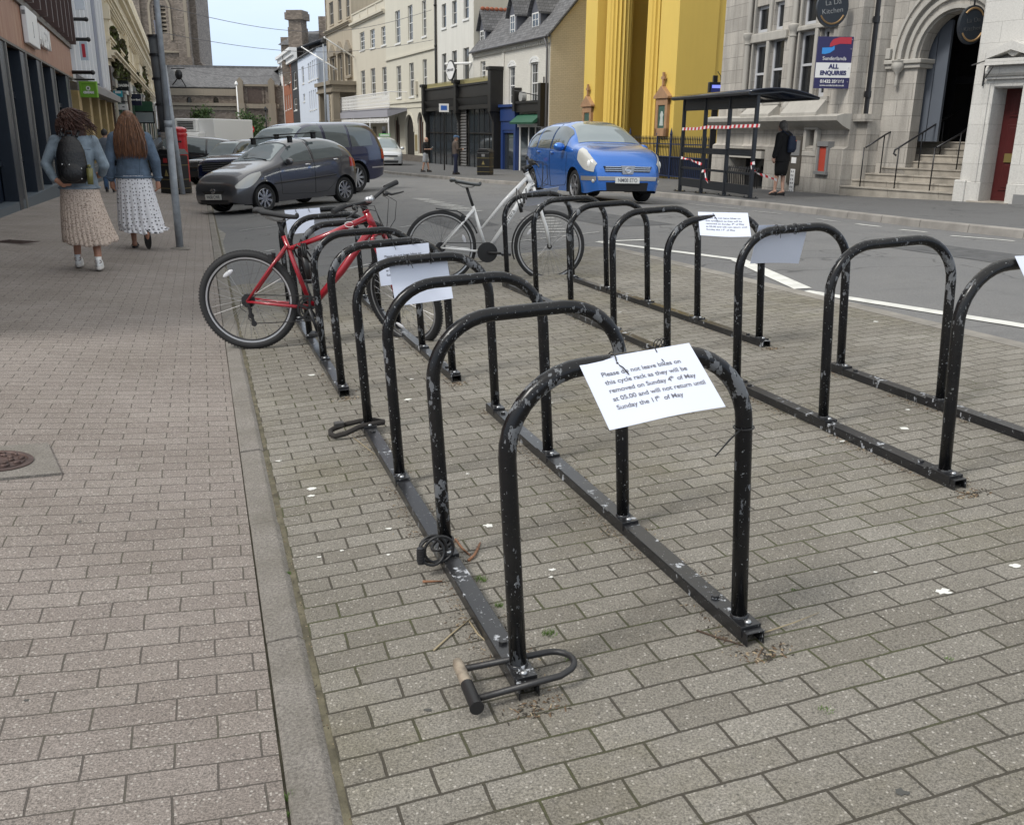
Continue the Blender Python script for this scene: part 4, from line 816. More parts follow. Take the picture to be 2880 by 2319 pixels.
# dark interior
DY=AY+.45
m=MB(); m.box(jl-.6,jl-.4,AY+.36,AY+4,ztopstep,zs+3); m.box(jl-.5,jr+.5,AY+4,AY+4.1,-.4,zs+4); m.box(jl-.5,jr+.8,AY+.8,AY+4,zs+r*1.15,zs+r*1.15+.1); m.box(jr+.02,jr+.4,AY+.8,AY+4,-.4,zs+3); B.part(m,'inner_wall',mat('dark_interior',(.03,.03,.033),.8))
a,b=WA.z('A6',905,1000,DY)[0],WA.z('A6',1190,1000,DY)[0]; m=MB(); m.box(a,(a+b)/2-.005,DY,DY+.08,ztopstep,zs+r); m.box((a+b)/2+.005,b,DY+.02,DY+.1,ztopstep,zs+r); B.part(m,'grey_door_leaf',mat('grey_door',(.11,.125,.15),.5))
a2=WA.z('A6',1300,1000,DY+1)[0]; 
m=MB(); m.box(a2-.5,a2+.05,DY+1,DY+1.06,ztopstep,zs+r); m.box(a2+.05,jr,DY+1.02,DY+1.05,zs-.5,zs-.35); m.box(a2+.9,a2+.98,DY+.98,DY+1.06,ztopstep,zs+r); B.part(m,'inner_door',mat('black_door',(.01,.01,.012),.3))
# steps
zr=[WA.z('B5',1365,y,0)[1] for y in (1190,)]
sh=WA.z('B5',1365,1190,0)[1]; nst=8; top=ztopstep; step=(top-sh)/(nst-1); lefts=[(215,1145),(330,1082),(440,1010),(620,945),(760,872),(868,808),(880,742),(905,680)]
for i in range(nst):
    y0=i*.30; x_=WA.z('B5',lefts[i][0],lefts[i][1],y0)[0]; z1=sh+i*step; m=MB(); rr=random.Random(i)
    xs=[x_]; 
    while xs[-1]<-.9: xs.append(min(0.0,xs[-1]+rr.uniform(.9,1.4)))
    if xs[-1]<0.0: xs.append(0.0)
    for p,q in zip(xs,xs[1:]): m.box(p+.002,q-.002,y0,y0+(.34 if i<nst-1 else 2.5),z1-step-.12,z1); m.box(p+.002,q-.002,y0-.025,y0+.001,z1-.035,z1-.001)
    B.part(m,'step',mat('step_stone',(.33,.30,.255),.8,var=.3,vscale=2.5,bump=.03),bevel=.006)
m=MB(); m.box(xL-.2,0,.6,4,-.6,sh-.02); B.part(m,'step_core',M_limed)
# handrails
def zst(y): return sh+min(nst-1,max(0,math.floor((y+.001)/.30)))*step
def rail(name,pts,posts,label=None):
    m=MB(); m.tube(pts,.022,8); [m.tube([(x,y,zst(y)-.0),(x,y,zt_)],.016,6) for x,y,zt_ in posts]; return B.part(m,name,M_ironb,smooth=True)
def pp(k,x,y,d): q=WA.z(k,x,y,d); return (q[0],d,q[1])
P1=[pp('B5',470,745,.15),pp('B5',660,622,.75),pp('B5',1065,405,2.0),pp('B5',1150,345,2.3),pp('B5',1175,312,2.35),pp('B5',955,325,2.4)]
rail('handrail',P1,[(pp('B5',415,1080,.15)[0],.15,P1[0][2]+.0),(pp('B5',632,800,.75)[0],.75,P1[1][2]),(pp('B5',895,600,1.5)[0],1.5,pp('B5',915,480,1.5)[2]),(pp('B5',1070,500,2.1)[0],2.1,pp('B5',1080,315,2.1)[2]),(pp('B5',1150,500,2.3)[0],2.3,pp('B5',1172,315,2.3)[2])])
P2=[pp('B5',765,825,.1),pp('B5',742,805,.1),pp('B5',755,770,.12),pp('B5',800,742,.15),pp('B5',1160,515,1.4),pp('B5',1410,362,2.4)]
rail('handrail',P2,[(pp('B5',775,900,.15)[0],.15,P2[3][2]),(pp('B5',1000,800,.95)[0],.95,pp('B5',1030,600,.95)[2]),(pp('B5',1190,800,1.7)[0],1.7,pp('B5',1215,480,1.7)[2])])
P3=[pp('B5',1165,745,.15),pp('B5',1400,610,1.0),pp('B5',1480,545,1.4)]
rail('handrail',P3,[(pp('B5',1125,900,.15)[0],.15,P3[0][2]),(pp('B5',1375,800,.95)[0],.95,P3[1][2])])
# pillar and pedimented doorway on the right
W0=0.0; dl,dr_=WA.z('B5',1650,700,0)[0],WA.z('B5',1925,700,0)[0]; pw=WA.z('B5',1560,700,0)[0]
zd=WA.z('B5',1880,160,0)[1]; xR=dr_+3.5; zsur=WA.z('B5',1700,85,0)[1]
B2=Bld(WA,'pedimented_doorway_building','pale ashlar wall with a shield pediment over a panelled maroon door','building')
dh=[(dl,dr_,-.1,zd)]
B2.wall(-.02,xR,-.4,HS,dh,M_limep,depth=6,t=.55)
m=MB(); m.box(-.1,pw-.1,-.08,0,-.4,.45); m.box(pw-.1,dl+.02,-.05,0,-.4,.42); m.box(dr_,dr_+1.3,-.07,0,-.4,.42); B2.part(m,'plinth',M_limep,bevel=.02)
m=MB(); m.box(pw,dl,-.04,0,.42,zsur); m.box(pw+.1,dl-.08,-.075,-.04,.42,zsur-.08); m.box(dr_,dr_+.5,-.04,0,.42,zsur); m.box(dl-.03,dr_+.05,-.04,0,zd+.02,zsur); B2.part(m,'door_surround',M_limep,bevel=.012)
z1=WA.z('A6',1760,960,-.1)[1]; z2=WA.z('A6',1700,790,-.2)[1]; xa_=WA.z('A6',1680,760,-.35)[0]; xc_=WA.z('A6',2030,500,-.3)[0]; za_=WA.z('A6',2030,490,-.3)[1]
m=MB(); m.box(pw+.02,dr_+.55,-.12,0,zsur,z1+.04); m.tube([(pw+.05,-.1,z1+.16),(dr_+.5,-.1,z1+.16)],.12,12); m.box(pw+.0,dr_+.55,-.16,0,z1+.28,z2); m.box(xa_,2*xc_-xa_,-.36,0,z2-.02,z2+.10); B2.part(m,'entablature',M_limep,bevel=.01)
z3=z2+.10; hw=xc_-xa_
m=MB(); m.prism([(xa_,z3),(xa_,z3+.12),(xc_,za_),(xc_,za_-.17)],-.36,0); m.prism([(xc_,za_-.17),(xc_,za_),(xc_+hw,z3+.12),(xc_+hw,z3)],-.36,0); m.prism([(xa_+.2,z3),(xc_,za_-.2),(xc_+hw-.2,z3)],-.08,0); B2.part(m,'pediment',M_limep)
m=MB(); s_=(za_-z3); m.prism([(xc_-.16,za_-.12),(xc_-.16,za_-.5*s_),(xc_-.1,za_-.75*s_),(xc_,za_-.92*s_),(xc_+.1,za_-.75*s_),(xc_+.16,za_-.5*s_),(xc_+.16,za_-.12)],-.26,-.08); B2.part(m,'shield',M_limep,bevel=.03)
M_mar=mat('maroon_paint',(.075,.012,.012),.35,var=.1)
m=MB(); m.box(dl,dr_,.48,.52,-.1,zd); dd=B2.part(m,'door',M_mar)
for (z0_,z1_) in ((.25,.85),(.95,1.6),(1.75,2.3),(2.42,2.95)):
    if z1_<zd: m=MB(); m.box(dl+.14,dr_-.1,.455,.48,z0_,z1_); m.box(dl+.2,dr_-.16,.44,.456,z0_+.06,z1_-.06); m.build('panel',M_mar,dd,bevel=.012)
q=WA.z('B5',1885,850,.4); m=MB(); m.box(q[0]-.16,q[0]+.2,.425,.44,q[1]-.09,q[1]+.09); m.build('letter_plate',mat('brass',(.45,.36,.14),.35,metal=.8),dd)
m=MB(); m.box(dl-.2,dr_+.1,-.12,.5,-.4,-.02+.05); B2.part(m,'doorstep',mat('step_stone',(.3,.3,.3)))
m=MB(); q=WA.z('B5',1960,1285,-.08); m.box(q[0]-.13,q[0]+.14,-.09,-.07,q[1]-.13,q[1]+.16); B2.part(m,'grille',mat('grey_metal',(.2,.2,.2),.5))
# bracket on the pillar; inner oval sign; drainpipe; black box
m=MB(); q=pp('A6',1680,860,-.03); e=pp('A6',1520,795,-.7); m.tube([(q[0],-.03,q[2]+.25),(q[0],-.03,q[2]-.3)],.016,5); m.tube([(q[0],-.03,q[2]+.2),e],.014,5); m.tube([(q[0],-.03,q[2]-.2),(e[0]+.3,e[1]*.6,e[2]-.02)],.012,5); B2.part(m,'bracket',M_ironb)
WC=Wall(WA.p+WA.n*1.2,-R(92)); q=WC.z('A6',1520,305); e1=WC.z('A6',1350,305)[0]; e2=WC.z('A6',1670,305)[0]; z1_=WC.z('A6',1520,65)[1]
oval_sign(WC,q[0],q[1],0,(e2-e1)/2,z1_-q[1],'dark oval sign with gilt flecks hanging inside the arched entrance',['La Da','Kitchen'],True)
a=WA.z('A6',420,100,AY-.2); zk=WA.z('B5',400,1070,AY-.5)
def dp(x,y,dd): q=WA.z('B5',x,y,dd); return (q[0],dd,q[1])
q1=dp(505,200,AY-.2); m=MB(); m.tube([(q1[0],AY-.2,HS-1),(q1[0],AY-.2,.2)],.085,12)
for zz_ in [WA.z('A6',375,240,AY-.2)[1],WA.z('A6',260,1145,AY-.2)[1],WA.z('A6',195,1635,AY-.2)[1],WA.z('B5',440,740,AY-.2)[1]]: m.tube([(q1[0],AY-.2,zz_-.07),(q1[0],AY-.2,zz_+.07)],.115,12); m.box(q1[0]-.2,q1[0]+.2,AY-.2,AY-.1,zz_-.04,zz_+.04)
dpo=m.build('drainpipe',M_ironb,None,auto=40,loc=WA.p,rz=WA.rz,label='thick black iron drainpipe running down between the bay and the arched entrance',cat='drainpipe')
m=MB(); q=dp(525,645,AY); m.box(q[0]-.14,q[0]+.14,AY-.12,AY,q[2]-.12,q[2]+.12); m.build('junction_box',M_black,None,loc=WA.p,rz=WA.rz,label='small black square box on the wall beside the drainpipe',cat='box')
# ---------------------------------------------------------------- left side of the street
pl_=hit(*Z('A7',185,950)); WL=Wall(pl_,-.352,away=True)
B=Bld(WL,'dark_framed_shop_building','corner shop building with dark framed ground floor, terracotta band and brown mullioned windows above','building')
M_terra=None
k_=NT('terracotta_panels',.6); o_=k_.tc.outputs['Object']; st_=k_.n('ShaderNodeMapping',{0:o_,'Scale':(4,4,.6)}).outputs[0]
c_=k_.mix(k_.rng(k_.noise(st_,1.7,6,.7),.42,.66),C3(.30,.135,.085),C3(.44,.29,.185)); c_=k_.mix(k_.rng(k_.noise(o_,.8,3),.4,.7,0,.5),c_,C3(.33,.17,.12)); k_.link(c_,'Base Color'); M_terra=k_.m
M_dkf=mat('dark_blue_frame',(.012,.018,.028),.35,var=.15); M_alu=mat('grey_strip',(.16,.155,.145),.5); M_brown=mat('brown_mullion',(.075,.042,.035),.5)
lx=lambda k,x,y,d=0:WL.z(k,x,y,d); xr_=lx('A1',718,780)[0]; X0=-19
zf0=lx('A1',360,565)[1]; zf1=lx('A1',450,280)[1]; ZT=zf1+5.5
m=MB(); m.box(X0,xr_,0,.3,zf0,zf1); m.box(X0,xr_,.3,9,-1,ZT); B.part(m,'terracotta_band',M_terra)
m=MB(); m.box(X0,xr_,-.06,.1,zf1,zf1+.14); m.box(X0,xr_,-.03,.06,zf0-.05,zf0); B.part(m,'sill_band',mat('bronze_trim',(.10,.085,.07),.5))
# upper glazing
xm=[lx('A1',x,y,0)[0] for x,y in ((30,30),(120,60),(215,90),(300,130),(380,190),(450,240),(510,290),(562,335),(605,370),(640,400),(668,430))]
M_skyg=mat('painted_sky_reflection_glass',(.30,.36,.40),.06,spec=1)  # pale blue sky reflection is put into the glass's base colour
g=MB(); g.box(X0,xr_,.16,.2,zf1+.14,ZT); gz=B.part(g,'upper_glazing',M_skyg)
sp=(xm[-1]-xm[2])/8; x=xr_-.12
i=0
while x>X0:
    m=MB(); m.box(x-.09,x+.09,-.22,.16,zf1+.14,ZT); B.part(m,'mullion',M_brown); x-=max(.55,sp)
m=MB(); m.box(X0,xr_,.1,.17,zf1+.14,zf1+.5); m.box(X0,xr_,.09,.17,zf1+2.2,zf1+2.3); B.part(m,'transom',M_brown)
# ground floor: fins with recessed glazing
zb0=-.35
M_gln=mat('navy_glass',(.010,.016,.028),.25,spec=.15)
g=MB(); g.box(X0,xr_,.26,.3,zb0,zf0); B.part(g,'shop_glazing',M_gln)
for (x,y) in ((690,1000),(560,1000),(440,1000),(300,1000),(115,1000)):
    x_=lx('A1',x,y)[0]; w_=.75
    m=MB(); m.box(x_-w_,x_,.0,.25,zb0-.6,zf0-.05); p=B.part(m,'pillar',M_dkf,bevel=.01); e=MB(); e.box(x_-.001,x_+.10,-.03,.2,zb0-.6,zf0-.05); e.build('edge_strip',M_alu,p)
xs_=[lx('A1',x,y)[0] for x,y in ((690,1000),(560,1000),(440,1000),(300,1000),(115,1000))]
st=(xs_[0]-xs_[-1])/4; x=xs_[-1]-st
while x>X0: m=MB(); m.box(x-.75,x,.0,.25,zb0-.6,zf0-.05); B.part(m,'pillar',M_dkf); x-=st
m=MB(); m.box(X0,xr_,.16,.25,zb0-.6,.05); m.box(X0,xr_,.08,.16,-.05,.05); m.box(X0,xr_,.19,.255,zf0-1.0,zf0-.88); m.box(X0,xr_,.2,.255,.95,1.04); x=xs_[-1]-3*st
while x<xr_: m.box(x+st*.35,x+st*.35+.1,.2,.256,.05,zf0); x+=st
m.box(X0,xr_,.25,.3,zf0-.05,zf0); B.part(m,'shop_frame',M_dkf)
# sign: white box and letters on the terracotta
o=empty('shop_sign',WL.p,WL.rz,'white box sign with cut-out letters on the terracotta band','sign')
a=lx('A1',210,250)[0]; b=lx('A1',318,290)[0]; q=lx('A1',250,430)[1]; zt_=lx('A1',260,120)[1]
m=MB(); m.box(a,b,-.12,-.01,q,zt_); m.build('box',M_white,o,bevel=.02)
m=MB(); m.box(a-.005,a,-.10,-.03,zt_-.45*(zt_-q)/2,zt_-.08); m.build('side_panel',mat('grey_metal',(.2,.2,.2),.5),o)
c=(a+b)/2; text_part('J',(zt_-q)*.5,M_ink,o,up_text(c,-.122,(q+zt_)/2)); 
b2=lx('A1',460,400)[0]; zc=(lx('A1',400,300)[1]+lx('A1',400,460)[1])/2
text_part('AMIESON',.62,M_white,o,up_text((b+b2)/2+.05,-.06,zc),depth=.04,bold=.03,sx=(b2-b-.2)/3.05)
# ribbed grey building with canopy
WLA=WL; WL=Wall(WL.p+WL.e*(xr_+.05),-.333,away=True); xr_=0.0
xg=lx('E3',1000,1400)[0]; xg=lx('A1',1080,900)[0]
B=Bld(WL,'ribbed_grey_building','pale grey building clad in vertical ribs above a slanting shop canopy','building')
zcan=lx('A1',900,830,-.3)[1]
M_rib=mat('ribbed_cladding',(.50,.50,.505),.5,var=.06); M_ribw=mat('white_rib',(.75,.76,.78),.5)
m=MB(); m.box(xr_+.02,xg,.05,9,zcan,17); B.part(m,'cladding',M_rib)
x=xr_+.3; i=0
while x<xg-.1:
    m=MB(); w_=.10 if i%3 else .2; m.box(x,x+w_,-.02 if i%3 else -.1,.05,zcan+.3,17); B.part(m,'rib',M_ribw); x+=.62; i+=1
m=MB(); xx=lx('A1',900,400)[0]; m.tube([(xx,-.12,zcan),(xx,-.12,17)],.13,8); B.part(m,'drainpipe',mat('blue_grey_pipe',(.30,.32,.38),.5))
m=MB(); m.box(xr_+1.5,xg,-.45,.05,zcan-.28,zcan); m.prism([(-.45,zcan-.01),(.05,zcan-.01),(.05,zcan+.3)],xr_+1.5,xg,'x'); B.part(m,'canopy',mat('canopy_grey',(.22,.21,.21),.6))
m=MB(); m.box(xr_,xg,.7,1,-1.2,zcan-.28); B.part(m,'shop_glazing',mat('shop_glass_pale',(.10,.13,.13),.1))
M_tan=mat('tan_tiles',(.40,.29,.13),.6,var=.12)
for x_ in seq(xr_+1.0,xg-.6,4): m=MB(); m.box(x_,x_+1.0,.0,.8,-1.2,zcan-.28); [m.box(x_-.01,x_+1.01,-.012,.0,z,z+.02) for z in seq(-.6,zcan-.6,4)]; B.part(m,'pier',M_tan,bevel=.02)
# cream ornate building with creeper
xcr=lx('A1',1478,700)[0]
B=Bld(WL,'ornate_cream_building','ornate cream stucco building with heavy cornice, finials and trailing creeper','building')
M_stuc=render_mat('cream_stucco',(.74,.66,.50),.12)
zc1=lx('A1',1250,230)[1]; zg=lx('A1',1250,760)[1]
H=[(lx('A1',x,520)[0],lx('A1',x,520)[0]+.75,lx('A1',x,y1)[1],lx('A1',x,y0)[1]) for x,y0,y1 in ((1195,390,560),(1232,410,590),(1268,435,620),(1302,455,640),(1335,475,665))]
H=[(a,b,H[2][2],H[2][3]) for a,b,_,_ in H]
H+=[(lx('A1',1045,130)[0],lx('A1',1045,130)[0]+1,lx('A1',1060,420)[1],lx('A1',1060,200)[1])]
H2=[(a,b,zg+.6,zg+2.4) for a,b,_,_ in H[:5]]
B.wall(xg+.02,xcr,-1.5,zc1,[h for h in H+H2],M_stuc)
for h in H+H2: B.win(h,(0,1),fw=.1,wall=M_stuc)
for h in H[:5]: m=MB(); a,b,c,d=h; m.box(a-.2,b+.2,-.2,0,d+.2,d+.4); m.box(a-.15,a-.02,-.1,0,c,d+.2); m.box(b+.02,b+.15,-.1,0,c,d+.2); B.part(m,'architrave',M_stuc)
for z,h_,p_ in ((zc1-.9,.9,.8),(zc1-1.9,.3,.3),(H[2][2]-.5,.3,.3),(zg+2.8,.5,.45),(zg,.4,.5)): B.band(xg+.02,xcr,z,z+h_,p_,M_stuc,'cornice',[(0,.35,.45),(.35,.7,.75),(.7,1,1)])
m=MB(); m.box(xg+.1,xcr,-.1,.5,zc1,zc1+.9); x=xg+.6
while x<xcr: m.lathe([(.18,.9),(.18,1.1),(.32,1.25),(.4,1.6),(.28,1.95),(.12,2.1),(.2,2.3),(.06,2.8),(.0,3.0)],10,Matrix.Translation((x,-.1,zc1))); m.box(x-.3,x+.3,-.35,.2,zc1,zc1+.95); x+=3.2
B.part(m,'parapet_and_finials',M_stuc,auto=40)
m=MB(); 
for x_ in seq(xg+.4,xcr-.3,5): m=MB(); m.box(x_-.25,x_+.25,-.22,0,zg,zc1-.9); m.box(x_-.35,x_+.35,-.34,0,zc1-2.6,zc1-1.9); B.part(m,'pilaster',M_stuc)
rn_=random.Random(8); x_=xg+.1; sc_=[('shop_brown',(.05,.03,.02)),('shop_cream',(.45,.42,.35)),('shop_green',(.03,.07,.045)),('shop_slate',(.06,.07,.08)),('shop_white',(.55,.55,.53))]; i_=0
while x_<xcr-1:
    w__=rn_.uniform(2.6,4.2); e_=min(xcr,x_+w__); nm,cc_=sc_[i_%5]; fm_=mat(nm,cc_,.5); m=MB(); m.box(x_,e_-.1,-.12,0,zg-1.3,zg-.35); m.box(x_,x_+.3,-.1,0,-1.5,zg-1.3); m.box(x_+.3,e_-.1,-.06,0,-1.5,-.9); sf=B.part(m,'shopfront',fm_); m=MB(); m.box(x_+.3,e_-.1,-.03,-.0,-.9,zg-1.3); m.build('pane',M_glassd,sf)
    m=MB(); m.box(x_+.5,e_-.5,-.135,-.12,zg-1.05,zg-.65); m.build('name_board',mat(sc_[(i_+3)%5][0],sc_[(i_+3)%5][1],.5),sf); x_=e_; i_+=1
# creeper
def creeper(a,b,z0,z1,n,seed,label):
    rnd=random.Random(seed); m=MB(); m2=MB()
    for i in range(n):
        t=rnd.random(); zz=z1-(z1-z0)*t**.75; hw=(b-a)/2*(.3+.7*t); x=(a+b)/2+rnd.uniform(-1,1)*hw*(.75+.25*math.sin(zz*5)); y=-.06-rnd.uniform(0,.2)
        s_=rnd.uniform(.07,.17); Mx=Matrix.Translation((x,y,zz))@Euler((rnd.uniform(-1,1),rnd.uniform(-1,1),rnd.uniform(0,6))).to_matrix().to_4x4(); m.mi=rnd.choice((0,0,1)); m.add([(-s_,0,-s_*.3),(0,0,-s_),(s_,0,-s_*.3),(s_*.6,0,s_*.8),(-s_*.6,0,s_*.8)],[(0,1,2,3,4)],Mx)
    o=empty('creeper',WL.p,WL.rz,label,'creeper','creepers on the cream building'); m.build('leaves',[mat('leaf_brown_green',(.045,.04,.015),.7),mat('leaf_green',(.075,.095,.02),.7)],o)
    for i in range(3): m2.tube([((a+b)/2+rnd.uniform(-.3,.3),-.28,z0+(z1-z0)*j/6) for j in range(7)],.03,5)
    m2.build('stems',mat('creeper_stem',(.05,.035,.02),.8),o)
c1=lx('A1',1040,500); c2=lx('A1',1210,500); creeper(c1[0],c1[0]+(c2[0]-c1[0])*.62,lx('A1',1120,770)[1],lx('A1',1040,230)[1],2600,1,'broad dark green creeper hanging down the near end of the cream building')
creeper(c1[0]+(c2[0]-c1[0])*.55,c2[0]+.4,lx('A1',1200,770)[1],lx('A1',1120,330)[1],1800,2,'narrower creeper beside the broad one on the cream building')
for x1,x2,ya,yb,lab in ((1290,1350,690,890,'short thin dark creeper under the cream building windows'),(1370,1440,660,990,'long thin dark creeper at the far edge of the cream building')):
    creeper(lx('A1',x1,800)[0],lx('A1',x2,800)[0],lx('A1',(x1+x2)/2+10,yb)[1],lx('A1',(x1+x2)/2-10,ya)[1],700,x1,lab)
# white buildings beyond, pink building, gable house by the church
def simple(name,label,x0,x1,zt,m_,wins,cor=True,ground=None,rows=None):
    B=Bld(WL,name,label,'building'); hs=[]
    for (z0,z1,n) in rows:
        w_=(x1-x0)/n
        for i in range(n): hs.append((x0+w_*(i+.3),x0+w_*(i+.7),z0,z1))
    B.wall(x0,x1,-2.6,zt,hs,m_)
    for h in hs: B.win(h,(0,1),fw=.12,wall=M_wframe)
    if cor: B.band(x0,x1,zt-.5,zt,.5,m_,'cornice',[(0,.5,.5),(.5,1,1)])
    m=MB(); m.box(x0+.2,x1-.2,-.3,-.01,ground-.5,ground+.3); B.part(m,'fascia',mat('shop_fascia_'+name,random.Random(name).choice([(.05,.05,.06),(.08,.1,.12),(.2,.2,.2)]),.5)); m=MB(); m.box(x0+.4,x1-.4,-.05,.0,-2.2,ground-.5); B.part(m,'shop_window',M_glassd)
    return B
x1=lx('A1',1560,900)[0]; zt_=lx('A1',1430,370)[1]
simple('white_stucco_building','tall bright white stucco building beyond the cream one',xcr+.02,x1,zt_,render_mat('white_stucco',(.80,.79,.74),.05),None,rows=((zt_-4.2,zt_-2.2,4),(zt_-8,zt_-5.5,4)),ground=1.2)
x2=lx('A1',1618,800)[0]; zt2=lx('A1',1590,520)[1]
simple('pale_terrace_building','pale rendered terrace building half hidden by the street poles',x1+.02,x2,zt2,M_whiter,None,rows=((zt2-2.6,zt2-1,4),(zt2-5.5,zt2-3.6,4)),ground=.4)
x3=lx('A1',1700,950)[0]; zt3=lx('A1',1660,650)[1]
simple('pink_terrace_building','pink rendered terrace building far down the left side',x2+.02,x3,zt3,render_mat('pink_render',(.62,.47,.43),.08),None,rows=((zt3-2.2,zt3-.9,5),(zt3-4.5,zt3-3,5)),ground=.2)
x4=lx('A1',1785,1000)[0]; zt4=lx('A1',1745,780)[1]
simple('white_end_building','small white building at the far left corner before the church',x3+.02,x4,zt4,M_whiter,None,rows=((zt4-2,zt4-.8,3),(zt4-4.4,zt4-3,3)),ground=.0)
# ---------------------------------------------------------------- projecting shop signs on the left
def signplane(k,x,y,att): # plane facing down the street through a wall point
    q=lx(*att); p=WL.p+WL.e*q[0]; return Wall(p,-R(94))
def proj_sign(k,xa,xb,ya,yb,att,name,label,m_,extra=None,arm=True,frame=None,border=0):
    ym=(ya+yb)/2; W=signplane(k,xa,ya,(k,xa-8,ym)) if not isinstance(att,float) else Wall(WL.p+WL.e*att,-R(94)); a,b=W.z(k,xa,ym)[0],W.z(k,xb,ym)[0]; z0,z1=W.z(k,(xa+xb)/2,yb)[1],W.z(k,(xa+xb)/2,ya)[1]
    o=empty(name,W.p,W.rz,label,'sign'); m=MB(); m.box(a,b,-.04,.04,z0,z1); m.build('board',m_,o)
    if border: m=MB(); t=border; m.box(a-t,b+t,-.06,.06,z1,z1+t); m.box(a-t,b+t,-.06,.06,z0-t,z0); m.box(a-t,a,-.06,.06,z0,z1); m.box(b,b+t,-.06,.06,z0,z1); m.build('frame',frame,o)
    if arm: m=MB(); m.tube([(-.1,0,z1+.12),(b,0,z1+.12)],.03,6); m.build('arm',M_ironb,o)
    if extra: extra(o,a,b,z0,z1)
    return o
M_oxg=mat('lime_green',(.19,.42,.045),.5)
def ox(o,a,b,z0,z1):
    w_=b-a; c=(a+b)/2; m=MB(); m.tube([(c,-.05,z1-w_*.36),(c,-.042,z1-w_*.36)],w_*.16,20); m.build('roundel',M_white,o); m=MB(); m.tube([(c+.0,-.054,z1-w_*.34),(c+.0,-.051,z1-w_*.34)],w_*.07,12); m.box(c-w_*.07,c+w_*.07,-.053,-.051,z1-w_*.43,z1-w_*.40); m.build('emblem',mat('dark_green_ink',(.05,.12,.03),.5),o)
    text_part('OXFAM',w_*.22,M_white,o,up_text(c,-.045,z0+w_*.22),bold=.01)
proj_sign('E2',350,680,470,770,.5,'charity_shop_sign','square lime green projecting sign with white roundel and white lettering',M_oxg,ox,frame=M_oxg,border=.06)
def tx(s_,sz,m_=M_white,dz=0): return lambda o,a,b,z0,z1: text_part(s_,(b-a)*sz,m_,o,up_text((a+b)/2,-.045,(z0+z1)/2+dz),bold=.01)
M_dks=mat('sign_black',(.01,.012,.016),.4)
proj_sign('E2',1175,1478,400,650,('A1',1160,800),'black_shop_sign','black projecting shop sign with white block lettering under the creeper',M_dks,tx('HOAGEN',.26))
proj_sign('E2',1125,1325,650,800,('A1',1160,900),'turquoise_shop_sign','small turquoise projecting sign below the black one',mat('turquoise',(.03,.32,.40),.5),lambda o,a,b,z0,z1:(lambda m:(m.box(a+.08,b-.05,-.05,-.041,(z0+z1)/2+.02,(z0+z1)/2+.14),m.build('white_strip',M_white,o)))(MB()))
proj_sign('E2',1530,1790,730,1010,('A1',1400,900),'navy_shop_sign','navy hanging sign with pale lower-case lettering beyond the black one',mat('sign_navy',(.012,.016,.04),.4),tx('hereford',.24))
proj_sign('E2',1255,1465,975,1110,('A1',1270,1000),'white_square_sign','white square hanging sign just above the long-haired woman',M_white,tx('cafe',.16,M_ink))
proj_sign('A1',770,860,408,590,('A1',700,500),'vertical_banner','tall pale blue banner hung from the ribbed grey building',mat('banner_blue',(.50,.58,.66),.6),lambda o,a,b,z0,z1:(lambda m:(m.box(a+(b-a)*.4,a+(b-a)*.75,-.05,-.041,z0+.1,z0+.55),m.build('red_mark',mat('sign_red',(.46,.03,.05),.4),o)))(MB()),arm=False)
proj_sign('A1',718,825,-60,98,('A1',660,100),'upper_banner','white banner with dark brush mark high on the ribbed grey building',mat('banner_white',(.68,.72,.78),.6),lambda o,a,b,z0,z1:(lambda m:(m.tube([(a+.3,-.05,z0+.9),(a+.6,-.05,z0+.62),(a+.62,-.05,z0+.5),(a+.45,-.05,z0+.52)],.06,6),m.tube([(a+.75,-.05,z0+1.1),(a+1.0,-.05,z0+.95),(a+1.05,-.05,z0+1.15)],.06,6),m.build('brush_mark',M_ink,o)))(MB()),arm=False)
for (y,xx0,xx1,lab) in ((187,450,840,'upper horizontal black banner pole on the grey building'),(385,600,862,'middle horizontal black banner pole on the grey building'),(708,715,905,'lower horizontal black banner pole on the grey building')):
    W=signplane('A1',0,0,('A1',700,y)); a=W.z('A1',xx0,y)[0]; b=W.z('A1',xx1,y)[0]; z=W.z('A1',(xx0+xx1)/2,y)[1]
    m=MB(); m.tube([(min(a,0),0,z),(b,0,z)],.06,8); m.ball((b,0,z),.08); m.build('banner_pole',M_ironb,None,loc=W.p,rz=W.rz,label=lab,cat='pole',group='banner poles on the ribbed building')
# small shop awning/green sign further
proj_sign('A1',1310,1490,990,1085,('A1',1440,1000),'green_hoarding','dark green shop hoarding with pale marks far down the left side',mat('hoarding_green',(.02,.07,.04),.5),arm=False)
proj_sign('A1',1330,1500,1095,1195,('A1',1440,1100),'glazed_balcony','grey glazed shop balcony below the dark green hoarding',mat('pale_glazing',(.30,.34,.36),.2),frame=M_ironb,border=.08,arm=False)
# ---------------------------------------------------------------- church with tower at the end of the street
pn=hit(*Z('A2',600,1300)); 
pn=onray(*Z('A2',600,1290),140); WN=Wall(pn,-R(94)); z0_=-3.5
B=Bld(WN,'stone_church','large brown sandstone church with tall square tower, slate roof and low aisle','church')
nx=lambda x,y,d=0:WN.z('A2',x,y,d)
xl_=-26; xr2=nx(985,900)[0]; ze_=nx(330,870)[1]; zr_=nx(330,735,6)[1]; xs2=nx(615,900)[0]
hs=[(nx(110,975)[0]-.35,nx(110,975)[0]+.35,nx(110,1005)[1],nx(110,945)[1]),(nx(372,975)[0]-.4,nx(372,975)[0]+.4,nx(372,1005)[1],nx(372,950)[1]),(nx(470,1220)[0],nx(555,1220)[0],nx(512,1285)[1],nx(512,1160)[1])]
B.wall(xl_,xs2,z0_,ze_,hs,M_rubble,depth=14,t=.4)
for h in hs[:2]: B.arch(h[0],h[1],h[3]-.4,M_rubble,t=.4); 
